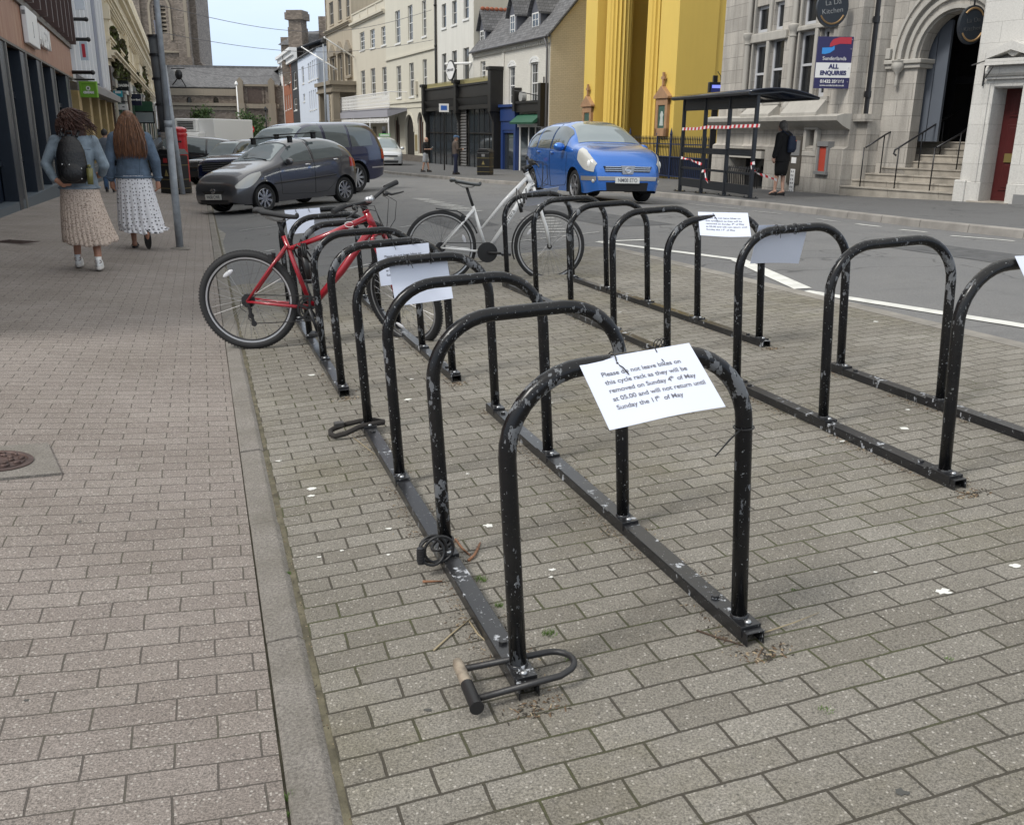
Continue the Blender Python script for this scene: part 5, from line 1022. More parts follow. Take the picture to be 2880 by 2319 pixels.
h=hs[2]; m=MB(); [m.box(x-.05,x+.05,.1,.3,h[2],h[3]) for x in seq(h[0],h[1],4)]; m.box(h[0],h[1],.12,.28,h[3]-.8,h[3]-.7); 
for x in seq(h[0],h[1],4)[:-1]: w_=(h[1]-h[0])/4; m.prism([(x,h[3]),(x+w_/2,h[3]),(x,h[3]-.45)],.1,.28); m.prism([(x+w_,h[3]),(x+w_,h[3]-.45),(x+w_/2,h[3])][::-1],.1,.28)
B.part(m,'tracery',M_dress)
for h in hs: m=MB(); m.box(h[0],h[1],.32,.36,h[2],h[3]); B.part(m,'pane',M_glassd)
B.band(xl_,xs2,nx(330,935)[1],nx(330,868)[1],.25,M_dress,'parapet'); B.band(xl_,xs2,nx(330,1035)[1],nx(330,1008)[1],.5,M_dress,'string_course'); B.band(xl_,xs2,nx(330,1075)[1],nx(330,1045)[1],.2,M_dress,'string_course')
m=MB(); roofslab(m,xl_,xr2,.2,ze_+.3,7,zr_+1.2); roofslab(m,xl_,xr2,7,zr_+1.2,14,ze_+.3); m.box(xl_,xr2,6.8,7.2,zr_+1.1,zr_+1.45); B.part(m,'roof',M_slate)
# dark tiled aisle block on the right
zs_=nx(760,835)[1]; zb2=nx(760,1010)[1]
m=MB(); m.box(xs2,xr2+3,.1,13,z0_,zs_); m.box(xs2+.4,xr2-2.2,-.02,.1,zb2,zs_-.2); B.part(m,'aisle_wall',M_rubble)
m=MB(); m.box(xs2+1,xr2-2.5,-.06,-.02,zb2,zs_-.4); B.part(m,'tiled_panel',mat('brown_slates',(.075,.055,.045),.8,var=.25,vscale=3))
for x in (xs2,nx(920,900)[0]): m=MB(); m.box(x-.6,x+.6,-.8,.1,z0_,zb2); m.box(x-.45,x+.45,-.5,.1,zb2,zs_+.6); m.prism([(x-.45,zs_+.6),(x+.45,zs_+.6),(x,zs_+1.1)],-.45,.0); B.part(m,'buttress',M_dress)
B.band(xs2,xr2,zs_-.15,zs_+.15,.3,M_dress,'string_course'); B.band(xs2,xr2,nx(760,1060)[1],nx(760,1015)[1],.4,M_dress,'string_course')
# tower
pt=onray(*Z('A1',1880,500),150); WTn=Wall(pt,-R(93)); TB=B
def tz(x,y,d=0): return WTn.z('A1',x,y,d)
off=Matrix.Translation(WTn.p-WN.p)
tmat=WN; Tl=tz(1310,300)[0]; Tr=tz(1850,300)[0]; 
Mx=(Matrix.Translation(WN.p)@Matrix.Rotation(WN.rz,4,'Z')).inverted()@(Matrix.Translation(WTn.p)@Matrix.Rotation(WTn.rz,4,'Z'))
def tpart(m,name,mt):
    m.v=[tuple(Mx@Vector(p)) for p in m.v]; return B.part(m,name,mt)
HT2=38; m=MB()
hw=[(tz(1510,250)[0],tz(1510,250)[0]+.85,tz(1520,330)[1],tz(1520,55)[1]),(tz(1575,250)[0],tz(1575,250)[0]+.85,tz(1590,390)[1],tz(1590,60)[1])]
mm=Bld(WTn,'tmp',None,None); 
wl=MB(); xs=[Tl,hw[0][0],hw[0][1],hw[1][0],hw[1][1],Tr]; zz0,zz1=hw[0][2],hw[0][3]
hw=[(a,b,zz0,zz1) for a,b,_,_ in hw]
wl.box(Tl,hw[0][0],0,1,-4,HT2); wl.box(hw[0][1],hw[1][0],0,1,-4,HT2); wl.box(hw[1][1],Tr,0,1,-4,HT2)
for a,b,_,_ in hw: wl.box(a,b,0,1,-4,zz0); wl.box(a,b,0,1,zz1,HT2)
wl.box(Tl,Tr,1,13,-4,HT2); tpart(wl,'tower_wall',M_rubble); bpy.data.objects.remove(mm.o)
for a,b,_,_ in hw:
    m=MB(); z=zz0
    while z<zz1-.3: m.prism([(.2,z),(.6,z+.35),(.6,z+.45),(.2,z+.1)],a,b,'x'); z+=.62
    tpart(m,'louvres',M_dress)
m=MB(); c=(hw[0][0]+hw[1][1])/2; r=(hw[1][1]-hw[0][0])/2+.5
for i in range(14):
    a0,a1=math.pi*i/14,math.pi*(i+1)/14; m.prism([(c-r*math.cos(a0),zz1-.5+r*1.3*math.sin(a0)),(c-(r+.35)*math.cos(a0),zz1-.5+(r+.35)*1.3*math.sin(a0)),(c-(r+.35)*math.cos(a1),zz1-.5+(r+.35)*1.3*math.sin(a1)),(c-r*math.cos(a1),zz1-.5+r*1.3*math.sin(a1))],-.2,.1)
m.box(c-r-.35,c-r,-.2,.1,zz0-1,zz1-.5); m.box(c+r,c+r+.35,-.2,.1,zz0-1,zz1-.5); tpart(m,'belfry_arch',M_dress)
zst1=tz(1800,500)[1]
m=MB(); m.box(Tl-.3,Tr+.2,-.35,0,zst1-.3,zst1); tpart(m,'string_course',M_dress)
m=MB(); 
for (a,b,pr) in ((Tr-2.0,Tr+.35,1.0),(Tl-.3,Tl+1.6,1.0)):
    m.box(a,b,-pr,0,-4,zst1-1); m.box(a+.2,b-.2,-pr*.6,0,zst1-1,HT2-8)
m.box(Tr,Tr+1.6,1.0,3.4,-4,zst1-2.2); m.prism([(Tr,zst1-2.2),(Tr+1.6,zst1-2.2),(Tr,zst1-.4)],1.0,3.4); m.box(Tr,Tr+1.0,1.2,3.2,zst1-2,HT2-9); m.prism([(Tr,HT2-9),(Tr+1.0,HT2-9),(Tr,HT2-7)],1.2,3.2); tpart(m,'buttress',M_rubble)
m=MB(); m.box(Tr-.5,Tr+.02,-.64,-.3,zst1-1,HT2-8); tpart(m,'corner_stones',M_dress)
# ---------------------------------------------------------------- house group beyond the bank, right of the church
pg=onray(*Z('A2',1365,1090),105); WG=Wall(pg,-.33); gx_=lambda x,y,d=0:WG.z('A2',x,y,d)
def gb(name,label,xa,xb,yt,m_,wins,depth=10,ym=900,**k):
    B=Bld(WG,name,label,'building'); a,b=gx_(xa,ym)[0],gx_(xb,ym)[0]; zt=gx_((xa+xb)/2,yt)[1]
    H=[B.rect('A2',*q) for q in wins]; B.wall(a,b,-4,zt,H,m_,depth=depth)
    for h in H: B.win(h,(0,1),fw=.12,wall=M_wframe)
    return B,a,b,zt
Bg,a1_,b1_,zt1_=gb('pale_blue_house','pale blue rendered house with tall narrow windows and a blank gable end',1184,1368,515,M_ltblue,((1212,1232,650,820),(1225,1242,918,995),(1272,1286,620,800),(1292,1304,605,790),(1312,1324,590,780),(1332,1342,580,775),(1350,1360,570,765),(1286,1296,895,1080),(1306,1316,885,1075),(1326,1336,878,1070),(1345,1354,870,1060)),depth=9)
m=MB(); h_=9; m.prism([(0,-4),(h_,-4),(h_,zt1_),(h_/2,zt1_+1.0),(0,zt1_)],b1_,b1_+.05,'x'); Bg.part(m,'gable_wall',M_ltblue)
m=MB(); roofslab(m,a1_,b1_+.1,-.3,zt1_,4.5,zt1_+2); Bg.part(m,'roof',M_slate)
Bg,a2_,b2_,zt2_=gb('dark_narrow_house','narrow black fronted house squeezed beside the pale blue one',1118,1182,600,mat('black_render',(.035,.037,.042),.7),((1130,1160,700,870),(1135,1165,960,1080)))
Bg,a3_,b3_,zt3_=gb('red_brick_house','red brick house with white sash windows and heavy white cornice',1036,1116,640,M_brick,((1044,1056,672,830),(1066,1078,662,820),(1088,1102,652,805),(1052,1062,935,1080),(1075,1085,925,1070),(1097,1108,915,1060)))
Bg.band(a3_-.2,b2_+.1,zt3_,zt3_+1.5,1.0,M_white,'cornice',[(0,.4,.4),(.4,.75,.7),(.75,1,1)])
m=MB(); roofslab(m,a3_,b2_,.0,zt3_+1.5,5,zt3_+3.4); Bg.part(m,'roof',M_slate)
Bg,a4_,b4_,zt4_=gb('white_gable_house','white painted house with black gable edge and steep slate roof next to the church',962,1034,640,M_white,((996,1006,690,770),(1006,1016,860,1000)))
m=MB(); roofslab(m,a4_-.5,b4_+2,-.6,zt4_-.5,5,zt4_+3.2,.2); roofslab(m,a4_-.5,b4_+2,5,zt4_+3.2,10.5,zt4_-.5); Bg.part(m,'roof',M_slate)
m=MB(); m.box(a4_-.7,a4_-.5,-.4,.1,-2,zt4_-.4); Bg.part(m,'black_edge_board',M_black)
# slate mansard and chimney behind
pm=onray(*Z('A2',1230,600),128); WM=Wall(pm,-R(80)); mz=lambda x,y:WM.z('A2',x,y)
B=Bld(WM,'mansard_building','big slate mansard roof rising behind the small houses with a massive stone chimney','building')
xa_,xb_=mz(1010,350)[0],mz(1480,350)[0]; z0_,z1_,z2_=mz(1200,440)[1],mz(1200,320)[1],mz(1250,245)[1]
m=MB(); m.box(xa_,xb_,0,12,-3,z0_); B.part(m,'wall',M_rubble)
m=MB(); m.add([(xa_-.4,-.4,z0_),(xb_,-.4,z0_),(xb_,12,z0_),(xa_-.4,12,z0_),(xa_+1.3,1.5,z1_),(xb_,1.5,z1_),(xb_,10,z1_),(xa_+1.3,10,z1_)],[(0,1,5,4),(1,2,6,5),(2,3,7,6),(3,0,4,7),(4,5,6,7)]); cx=(mz(1240,240)[0]); m.add([(xa_+1.3,1.5,z1_),(xb_,1.5,z1_),(xb_,10,z1_),(xa_+1.3,10,z1_),(cx+1,6,z2_)],[(0,1,4),(1,2,4),(2,3,4),(3,0,4)]); B.part(m,'roof',M_slate)
c0,c1=mz(1138,200)[0],mz(1272,200)[0]; ct=mz(1200,120)[1]; cm=mz(1200,285)[1]
m=MB(); m.box(c0,c1,-2.4,-.2,mz(1200,390)[1]-3,cm); m.box(c0+.1,c1-.1,-2.3,-.3,cm,ct-1); m.box(c0-.3,c1+.25,-2.6,0,ct-1.2,ct-.3); m.box(c0-.15,c1+.1,-2.4,-.1,ct-.3,ct); B.part(m,'chimney',M_rubble)
m=MB(); a=mz(1440,200)[0]; m.box(a-1,a+1.2,0,2,z1_-1,mz(1440,160)[1]); B.part(m,'chimney',M_rubble)
m=MB(); a=mz(985,380)[0]; m.box(a-.6,a+1.3,2,4,z0_-4,mz(985,350)[1]); B.part(m,'small_chimney',M_rubble)
# ---------------------------------------------------------------- vehicles
def sm(pts,t):
    """smooth interpolation through points (monotone-ish cubic)"""
    if t<=pts[0][0]: return pts[0][1]
    if t>=pts[-1][0]: return pts[-1][1]
    n=len(pts)
    for i in range(n-1):
        if t<=pts[i+1][0]:
            x0,y0=pts[i]; x1,y1=pts[i+1]; h=x1-x0
            def sl(j):
                if j<=0 or j>=n-1: 
                    a,b=(0,1) if j<=0 else (n-2,n-1); return (pts[b][1]-pts[a][1])/(pts[b][0]-pts[a][0])
                a=(pts[j][1]-pts[j-1][1])/(pts[j][0]-pts[j-1][0]); b=(pts[j+1][1]-pts[j][1])/(pts[j+1][0]-pts[j][0])
                return 0 if a*b<=0 else 2*a*b/(a+b)
            m0,m1=sl(i),sl(i+1); s=(t-x0)/h
            return (2*s**3-3*s*s+1)*y0+(s**3-2*s*s+s)*h*m0+(-2*s**3+3*s*s)*y1+(s**3-s*s)*h*m1
M_carglass=mat('car_glass',(.26,.30,.31),.03,.45,spec=.9); M_sideglass=mat('car_side_glass',(.10,.12,.125),.03,.30,spec=1); M_tyre=mat('car_tyre',(.015,.015,.015),.8); M_alloy=mat('alloy_wheel',(.42,.42,.43),.3,.85); M_lamp=mat('lamp_lens',(.50,.50,.47),.08,spec=.8,coat=.6); M_red=mat('rear_lamp',(.35,.01,.01),.15,coat=.5)  # paler windscreen glass carries reflected sky in its colour; side glass kept darker
M_plate=mat('plate_white',(.72,.72,.68),.4); M_dark=mat('underbody',(.006,.006,.007),.8); M_trim=mat('dark_trim',(.02,.02,.022),.55)
class Car:
    def __init__(s,name,label,spec,paint,loc,head,scale=1,group=None,cat='car',up=None):
        s.c=spec; s.paint=paint; L=spec['L']
        u_,v_=uv(loc[0],loc[1]); e=.5
        gx=(G(*uv(loc[0]+e,loc[1]))-G(*uv(loc[0]-e,loc[1])))/(2*e); gy=(G(*uv(loc[0],loc[1]+e))-G(*uv(loc[0],loc[1]-e)))/(2*e)
        N=Vector((-gx,-gy,1)).normalized(); X=Vector((head[0],head[1],0)); X=(X-N*X.dot(N)).normalized(); Y=N.cross(X)
        z=G(u_,v_)+.005
        s.o=empty(name,label=label,cat=cat,group=group)
        s.o.matrix_world=Matrix(((X.x,Y.x,N.x,loc[0]),(X.y,Y.y,N.y,loc[1]),(X.z,Y.z,N.z,z),(0,0,0,1)))@Matrix.Scale(scale,4)
        s.body()
    def prm(s,x):
        c=s.c; return sm(c['zt'],x),min(sm(c['zb'],x),sm(c['zt'],x)-.03),sm(c['w'],x),sm(c['zs'],x)
    def S(s,x,t,side=1,off=0):
        zt,zb,w,zs=s.prm(x); n=s.c.get('n',2.7)
        if t<=.5:
            q=t*2; z=zs+(zb-zs)*q; y=w*(.90+.10*math.sin(math.pi*min(1,q*1.15+.08))**.7 if q<.86 else .90+.10*math.sin(math.pi*min(1,.86*1.15+.08))**.7+ .0)
            y=w*(1-.09*(1-q)**2-.035*q**3)
        else:
            a=(t-.5)*math.pi; h=zt-zb; y0=w*.965
            zz=math.sin(a)**(2/n) if a>0 else 0; y=y0*(math.cos(a)**(2/n) if a<math.pi/2-1e-6 else 0); z=zb+h*zz
            y*=1-s.c.get('tumble',.16)*min(1,h/.5)*zz
        p=Vector((s.c['L']/2-x,side*y,z))
        if off:
            e=.01; a_=s.S(min(x+e,s.c['L']),t,side); b_=s.S(max(x-e,0),t,side); d1=a_-b_
            t1,t2=(min(t+e,1),max(t-e,0)); d2=s.S(x,t1,side)-s.S(x,t2,side); nn=d1.cross(d2)
            if nn.length>1e-9:
                nn.normalize(); 
                if nn.y*side<-.001 or (abs(nn.y)<=.001 and nn.z<0): nn=-nn
                p=p+nn*off
        return p
    def tz(s,x,z):
        zt,zb,w,zs=s.prm(x); n=s.c.get('n',2.7)
        if z<=zb: return .5*(z-zs)/(zb-zs)
        q=min(.999,(z-zb)/(zt-zb)); return .5+math.asin(q**(n/2))/math.pi
    def patch(s,name,x0,x1,lo,hi,m,off=.006,nx=14,nt=8,sides=(1,-1),zspace=True,thick=0,parent=None):
        for sd in sides:
            rows=[]
            for i in range(nx+1):
                x=x0+(x1-x0)*i/nx; a,b=lo(x),hi(x)
                if zspace: a,b=s.tz(x,a),s.tz(x,b)
                if 'window' in name: b=min(b,.735); m=M_sideglass if m is M_carglass else m
                rows.append([s.S(x,a+(b-a)*j/nt,sd,off) for j in range(nt+1)])
            mb=MB(); mb.grid(rows if sd<0 else [r[::-1] for r in rows]); mb.build(name,m,parent or s.o,smooth=True)
    def cross(s,name,x0,x1,te,m,off=.006,nx=12,nt=10,te2=None):
        te+=.115; te2=te2+.12 if te2 else None
        """band over the top from side to side"""
        rows=[]
        for i in range(nx+1):
            x=x0+(x1-x0)*i/nx; t=te+((te2 if te2 is not None else te)-te)*i/nx
            ts=[(t+(1-t)*j/nt,1) for j in range(nt+1)]+[(t+(1-t)*j/nt,-1) for j in range(nt-1,-1,-1)]
            rows.append([s.S(x,a,sd,off) for a,sd in ts])
        mb=MB(); mb.grid(rows); mb.build(name,m,s.o,smooth=True)
    def body(s):
        c=s.c; L=c['L']; xs=[0,.015,.04,.08,.13]; x=.18
        while x<L-.16: xs.append(x); x+=.045
        xs+=[L-.13,L-.08,L-.04,L-.015,L]; ts=[i/26*.5 for i in range(27)]+[.5+.5*i/16 for i in range(1,17)]
        vs=[];idx={}
        wc=[(c['fo'],c['r']+.0),(c['fo']+c['wb'],c['r'])]; Ra=c['r']+.055
        for sd in (1,-1):
            for i,x in enumerate(xs):
                for j,t in enumerate(ts):
                    if sd==-1 and j==len(ts)-1: idx[(sd,i,j)]=idx[(1,i,j)]; continue
                    p=s.S(x,t,sd)
                    if t<=.5:
                        for cx,cz in wc:
                            dx,dz=x-cx,p.z-cz; d=math.hypot(dx,dz)
                            if Ra-.03<d<Ra+.03: k=Ra/d; p=Vector((L/2-(cx+dx*k),p.y*1.004,cz+dz*k))
                    idx[(sd,i,j)]=len(vs); vs.append(p)
        fs=[]
        for sd in (1,-1):
            for i in range(len(xs)-1):
                for j in range(len(ts)-1):
                    q=[idx[(sd,i,j)],idx[(sd,i+1,j)],idx[(sd,i+1,j+1)],idx[(sd,i,j+1)]]
                    cc=sum((vs[k] for k in q),Vector())/4
                    if ts[j]<.5 and any(math.hypot((L/2-cc.x)-cx,cc.z-cz)<Ra-.008 for cx,cz in wc): continue
                    fs.append(q if sd<0 else q[::-1])
        for i in (0,len(xs)-1):
            ring=[idx[(1,i,j)] for j in range(len(ts))]+[idx[(-1,i,j)] for j in range(len(ts)-2,-1,-1)]; fs.append(ring if i else ring[::-1])
        mb=MB(); mb.add(vs,fs); o=mb.build('body',s.paint,s.o,auto=48); s.b=o
        mb=MB(); w=s.prm(L/2)[2]; z0=s.prm(L/2)[3]; mb.box(-L/2+.25,L/2-.2,-w*.78,w*.78,z0+.03,z0+.45); 
        for sd in (1,-1): mb.box(-c['wb']/2+L/2-c['fo']-c['wb']/2+c['r']+.07-0,L/2-c['fo']-c['r']-.07,sd*w*.6-.16,sd*w*.6+.16,z0+.01,z0+.3)
        mb.build('underbody',M_dark,s.o)
        for k,(cx,cz) in enumerate(wc):
            for sd in (1,-1):
                wy=s.S(cx,.25,sd).y-sd*.02; tw=c.get('tw',.19); r=c['r']
                mb=MB()
                n=24 # arch liner
                rows=[[ (L/2-(cx+Ra*math.cos(a)),wy-sd*d,cz+Ra*math.sin(a)) for d in (-.01,.34)] for a in [math.pi*(-.12+1.24*i/n) for i in range(n+1)]]; mb.grid(rows); mb.build('arch_liner',M_dark,s.o)
                M=Matrix.Translation((L/2-cx,wy-sd*(.012+tw/2),cz))@Matrix.Rotation(R(90),4,'X')
                mb=MB(); h=tw/2; mb.lathe([(r*.66,-h*.8),(r*.72,-h),(r*.93,-h),(r*.985,-h*.75),(r,-h*.4),(r,h*.4),(r*.985,h*.75),(r*.93,h),(r*.72,h),(r*.66,h*.8)],36,M,cap=False); wo=mb.build('wheel',M_tyre,s.o,auto=50)
                mb=MB(); mb.lathe([(r*.70,-h*.92),(r*.67,-h*.98),(r*.64,-h*.7),(r*.60,h*.4)],32,M,cap=False); mb.lathe([(r*.70,h*.92),(r*.67,h*.98),(r*.64,h*.7),(r*.60,-h*.4)],32,M,cap=False)
                fz=-sd*h*.80; ns=c.get('spokes',9); 
                for q in range(ns):
                    a=2*math.pi*q/ns; R_=M@Matrix.Rotation(a,4,'Z'); wv=c.get('sw',.16)*r
                    mb.add([(r*.08,-wv*.45,fz),(r*.66,-wv*.6,fz*1.0),(r*.66,wv*.6,fz*1.0),(r*.08,wv*.45,fz),(r*.08,-wv*.3,fz*.5),(r*.66,-wv*.5,fz*.6),(r*.66,wv*.5,fz*.6),(r*.08,wv*.3,fz*.5)],[(0,1,2,3),(4,7,6,5),(0,4,5,1),(2,6,7,3),(1,5,6,2)],R_)
                mb.tube([M@Vector((0,0,fz*.3)),M@Vector((0,0,fz*1.1))],r*.15,14); mb.build('rim',c.get('rim',M_alloy),wo,auto=35)
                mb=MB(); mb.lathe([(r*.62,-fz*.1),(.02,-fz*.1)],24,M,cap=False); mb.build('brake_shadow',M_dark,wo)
    def plate(s,x,z,txt,side=0,w=.52,h=.112,rear=False,sc=.10):
        X=s.c['L']/2+.012 if not rear else -s.c['L']/2-.012; d=1 if not rear else -1
        mb=MB(); mb.box(min(X,X+d*.012),max(X,X+d*.012),-w/2,w/2,z-h/2,z+h/2); p=mb.build('number_plate',M_plate,s.o)
        if txt: text_part(txt,sc,M_ink,p,Matrix.Translation((X+d*.0135,0,z))@Matrix.Rotation(R(90)*d,4,'Z')@Matrix.Rotation(R(90),4,'X'),depth=.001,bold=.001,sx=.86)
    def nosepart(s,name,poly,m,x=0,proud=.01,depth=.05,bevel=0):
        """a piece on the front face, poly in (y,z)"""
        X=s.c['L']/2-x; mb=MB(); mb.prism(poly,X-depth,X+proud,'x'); return mb.build(name,m,s.o,bevel=bevel)
    def mirrors(s,x,z,y,m,sz=1,sides=(1,-1)):
        for sd in sides:
            mb=MB(); mb.ball((0,0,0),(.075*sz,.11*sz,.075*sz),12,8); o=mb.build('door_mirror',m,s.o,smooth=True); o.location=(s.c['L']/2-x,sd*(y+.10*sz),z)
            mb=MB(); mb.box(-.03,.03,-.12*sd if sd>0 else 0,0 if sd>0 else .12,-.07,-.02); q=mb.build('mirror_arm',M_trim,o)
    def line(s,pts,sides=(1,-1),r=.004,name='panel_gap',m=None):
        for sd in sides:
            mb=MB(); P=[]
            for a,b in zip(pts,pts[1:]):
                for k in range(6): 
                    x=a[0]+(b[0]-a[0])*k/6; z=a[1]+(b[1]-a[1])*k/6; P.append(s.S(x,s.tz(x,z),sd,.0015))
            P.append(s.S(pts[-1][0],s.tz(*pts[-1]),sd,.0015)); mb.tube(P,r,4); mb.build(name,m or M_dark,s.o)
def paintm(name,c,metal=.4,rough=.28): return mat(name,c,rough,metal,coat=1)
def solve_head(F,wb,xpx,guess,z=None):
    best=None
    for i in range(-60,61):
        a=guess+i*.015; P=F+Vector((math.sin(a),math.cos(a),0))*wb; e=abs(proj3(P)[0]-xpx)+abs(i)*.3
        if best is None or e<best[0]: best=(e,a)
    return best[1]
def proj3(P):
    d=(P[0],P[1],P[2]-CAMH); z=sum(d[i]*FW[i] for i in range(3)); return CXP+FPX*sum(d[i]*RT[i] for i in range(3))/z, CYP-FPX*sum(d[i]*UP[i] for i in range(3))/z, z
def place(F,head_rear,spec,side,scale=1):
    """F: ground contact of the visible front wheel; head_rear: unit vector towards the rear; side +1 if that wheel is on the car's left"""
    h=Vector((-head_rear[0],-head_rear[1],0)); left=Vector((-h.y,h.x,0)); c=F+(-h)*(spec['L']/2-spec['fo'])*scale*1.0-left*side*spec['w'][2][1]*.9*scale
    return (c.x,c.y),(h.x,h.y)
# --- dark grey hatchback with roof bars
YA=dict(L=3.75,wb=2.46,fo=.74,r=.295,n=3.6,tumble=.24,
 zt=[(0,.52),(.03,.61),(.14,.73),(.4,.87),(.8,.98),(1.08,1.06),(1.45,1.29),(1.75,1.445),(2.15,1.515),(2.7,1.52),(3.15,1.465),(3.38,1.37),(3.6,1.12),(3.70,.98),(3.75,.84)],
 zb=[(0,.42),(.1,.55),(.4,.74),(.9,.88),(1.3,.945),(2.2,.985),(3.0,1.06),(3.4,1.08),(3.65,.92),(3.75,.76)],
 w=[(0,.60),(.08,.70),(.3,.79),(.75,.835),(1.8,.845),(2.9,.84),(3.4,.80),(3.65,.74),(3.75,.66)],zs=[(0,.26),(.3,.19),(3.3,.20),(3.75,.30)])
F=hit(*Z('A8',855,1030)); ha=solve_head(F,2.46,Z('A8',1635,925)[0],math.atan2(.47,.885)); hr=(math.sin(ha),math.cos(ha)); loc,hd=place(F,hr,YA,1)
M_gun=paintm('gunmetal_paint',(.10,.10,.108),.6,.3)
c=Car('parked_hatchback','small dark grey hatchback with black roof bars parked nose to the kerb',YA,M_gun,loc,hd)
c.patch('front_window',1.36,2.18,lambda x:.965+.03*(x-1.3)+.02,lambda x:min(sm(YA['zt'],x)-.10,1.455) if x>1.45 else max(1.0,sm(YA['zt'],x)-.10),M_carglass,sides=(1,-1))
c.patch('rear_window',2.26,3.18,lambda x:1.02+.045*(x-2.2),lambda x:min(1.455,sm(YA['zt'],x)-.07-.22*max(0,x-2.85)),M_carglass)
c.cross('windscreen',1.12,1.72,.64,M_carglass,te2=.66); c.cross('tailgate_window',3.36,3.6,.64,M_carglass)
c.patch('headlight',.07,.66,lambda x:.54+.42*(x-.07)-.10*math.sin(math.pi*(x-.07)/.59),lambda x:min(sm(YA['zb'],x)+.07,.60+.42*(x-.07)+.06*math.sin(math.pi*(x-.07)/.59)),M_lamp,off=.008)
c.patch('tail_light',3.42,3.64,lambda x:.82,lambda x:1.04-.3*(x-3.42),M_red,off=.006)
c.nosepart('lower_grille',[(-.42,.22),(.42,.22),(.46,.31),(-.46,.31)],M_trim,0,.006)
c.nosepart('upper_grille',[(-.28,.42),(.28,.42),(.36,.50),(-.36,.50)],M_trim,0,.008)
mb=MB(); X=YA['L']/2; mb.tube([(X+.012,.05*math.cos(a)*1.3,.50+.045*math.sin(a)) for a in [k*math.pi/8 for k in range(16)]],.008,6,closed=True); mb.tube([(X+.012,.022*math.cos(a),.50+.042*math.sin(a)) for a in [k*math.pi/6 for k in range(12)]],.006,5,closed=True); mb.build('badge',M_chrome,c.o)
c.plate(0,.375,'VN58 CWR')
c.mirrors(1.42,1.02,.80,M_gun); c.line([(1.18,.92),(1.22,.35),(2.2,.30)]); c.line([(2.21,1.50),(2.23,.98),(2.22,.30)],r=.006); c.line([(2.22,.30),(2.62,.32),(3.05,.62),(3.12,1.04)]); c.line([(1.0,.58),(2.9,.66)],r=.016,name='side_moulding',m=M_trim)
for x,z in ((2.02,.93),(2.92,1.0)):
    p=c.S(x,c.tz(x,z),1,.02); q=MB(); q.ball(tuple(p),(.09,.018,.02),10,6); q.build('door_handle',M_chrome,c.o,smooth=True)
for x in (1.78,2.5):
    q=MB(); zr=sm(YA['zt'],x)+.09; X=YA['L']/2-x; q.box(X-.025,X+.025,-.70,.70,zr-.012,zr+.012); 
    for sd in (1,-1): q.box(X-.05,X+.05,sd*.60-.035,sd*.60+.035,zr-.13,zr+.02)
    q.build('roof_bar',M_black,c.o,bevel=.006)
q=MB(); q.tube([(YA['L']/2-1.12,.5,1.085),(YA['L']/2-1.2,.0,1.13),(YA['L']/2-1.18,-.3,1.12)],.008,5); q.build('wiper',M_black,c.o)
# --- blue compact people carrier
NO=dict(L=4.08,wb=2.6,fo=.80,r=.305,n=3.7,tumble=.2,spokes=6,sw=.2,
 zt=[(0,.66),(.03,.75),(.12,.87),(.35,.99),(.7,1.08),(.90,1.12),(1.22,1.34),(1.52,1.50),(1.95,1.575),(2.8,1.58),(3.4,1.52),(3.75,1.40),(3.95,1.15),(4.04,.95),(4.08,.8)],
 zb=[(0,.56),(.1,.70),(.4,.88),(.9,.97),(1.5,.97),(3.0,1.03),(3.7,1.07),(3.98,.9),(4.08,.74)],
 w=[(0,.62),(.08,.72),(.3,.80),(.8,.84),(2,.85),(3.2,.845),(3.8,.80),(4.0,.74),(4.08,.66)],zs=[(0,.24),(.3,.18),(3.7,.2),(4.08,.3)])
M_blue=paintm('blue_metallic_paint',(.03,.16,.55),.45,.27)
F=hit(*Z('B3',735,1160)); hr=(-.30,.954); loc,hd=place(F,hr,NO,-1,1.07)
c=Car('blue_people_carrier','bright metallic blue people carrier driving towards the racks past the yellow church',NO,M_blue,loc,hd,1.07)
c.patch('front_window',1.28,2.12,lambda x:.99+.02*(x-1.2),lambda x:max(1.03,min(1.46,sm(NO['zt'],x)-.09)),M_carglass)
c.patch('rear_window',2.20,2.98,lambda x:1.0+.02*(x-1.2),lambda x:1.47,M_carglass); c.patch('quarter_window',3.06,3.62,lambda x:1.05,lambda x:1.45-.3*(x-3.06),M_carglass)
c.cross('windscreen',.96,1.70,.62,M_carglass,te2=.65); c.cross('tailgate_window',3.72,3.95,.64,M_carglass)
c.patch('headlight',.05,.58,lambda x:.58+.42*(x-.05)-.05*math.sin(math.pi*(x-.05)/.53),lambda x:min(sm(NO['zb'],x)+.09,.80+.5*(x-.05)),M_lamp,off=.01)
for sd in (1,-1):
    p=c.S(.17,c.tz(.17,.72),sd,-.022); q=MB(); q.ball(tuple(p),(.05,.055,.085),14,8); q.build('headlight_bulb',mat('lamp_inner',(.8,.8,.78),.1,coat=1),c.o,smooth=True)
c.nosepart('grille',[(-.46,.58),(.46,.58),(.50,.69),(-.50,.69)],M_trim,0,.010)
for z in (.605,.64,.675): c.nosepart('grille_bar',[(-.47,z),(.47,z),(.47,z+.012),(-.47,z+.012)],M_chrome,0,.020)
c.nosepart('badge_plate',[(-.11,.54),(.11,.54),(.15,.70),(-.15,.70)],M_alloy,0,.026,bevel=.008)
X=NO['L']/2; q=MB(); q.tube([(X+.032,.058*math.cos(a),.62+.052*math.sin(a)) for a in [k*math.pi/10 for k in range(20)]],.008,6,closed=True); q.box(X+.026,X+.036,-.075,.075,.61,.63); q.build('badge',M_chrome,c.o)
c.nosepart('bumper_strip',[(-.60,.42),(.60,.42),(.62,.50),(-.62,.50)],mat('silver_strip',(.40,.38,.36),.35,.6),0,.012,bevel=.01)
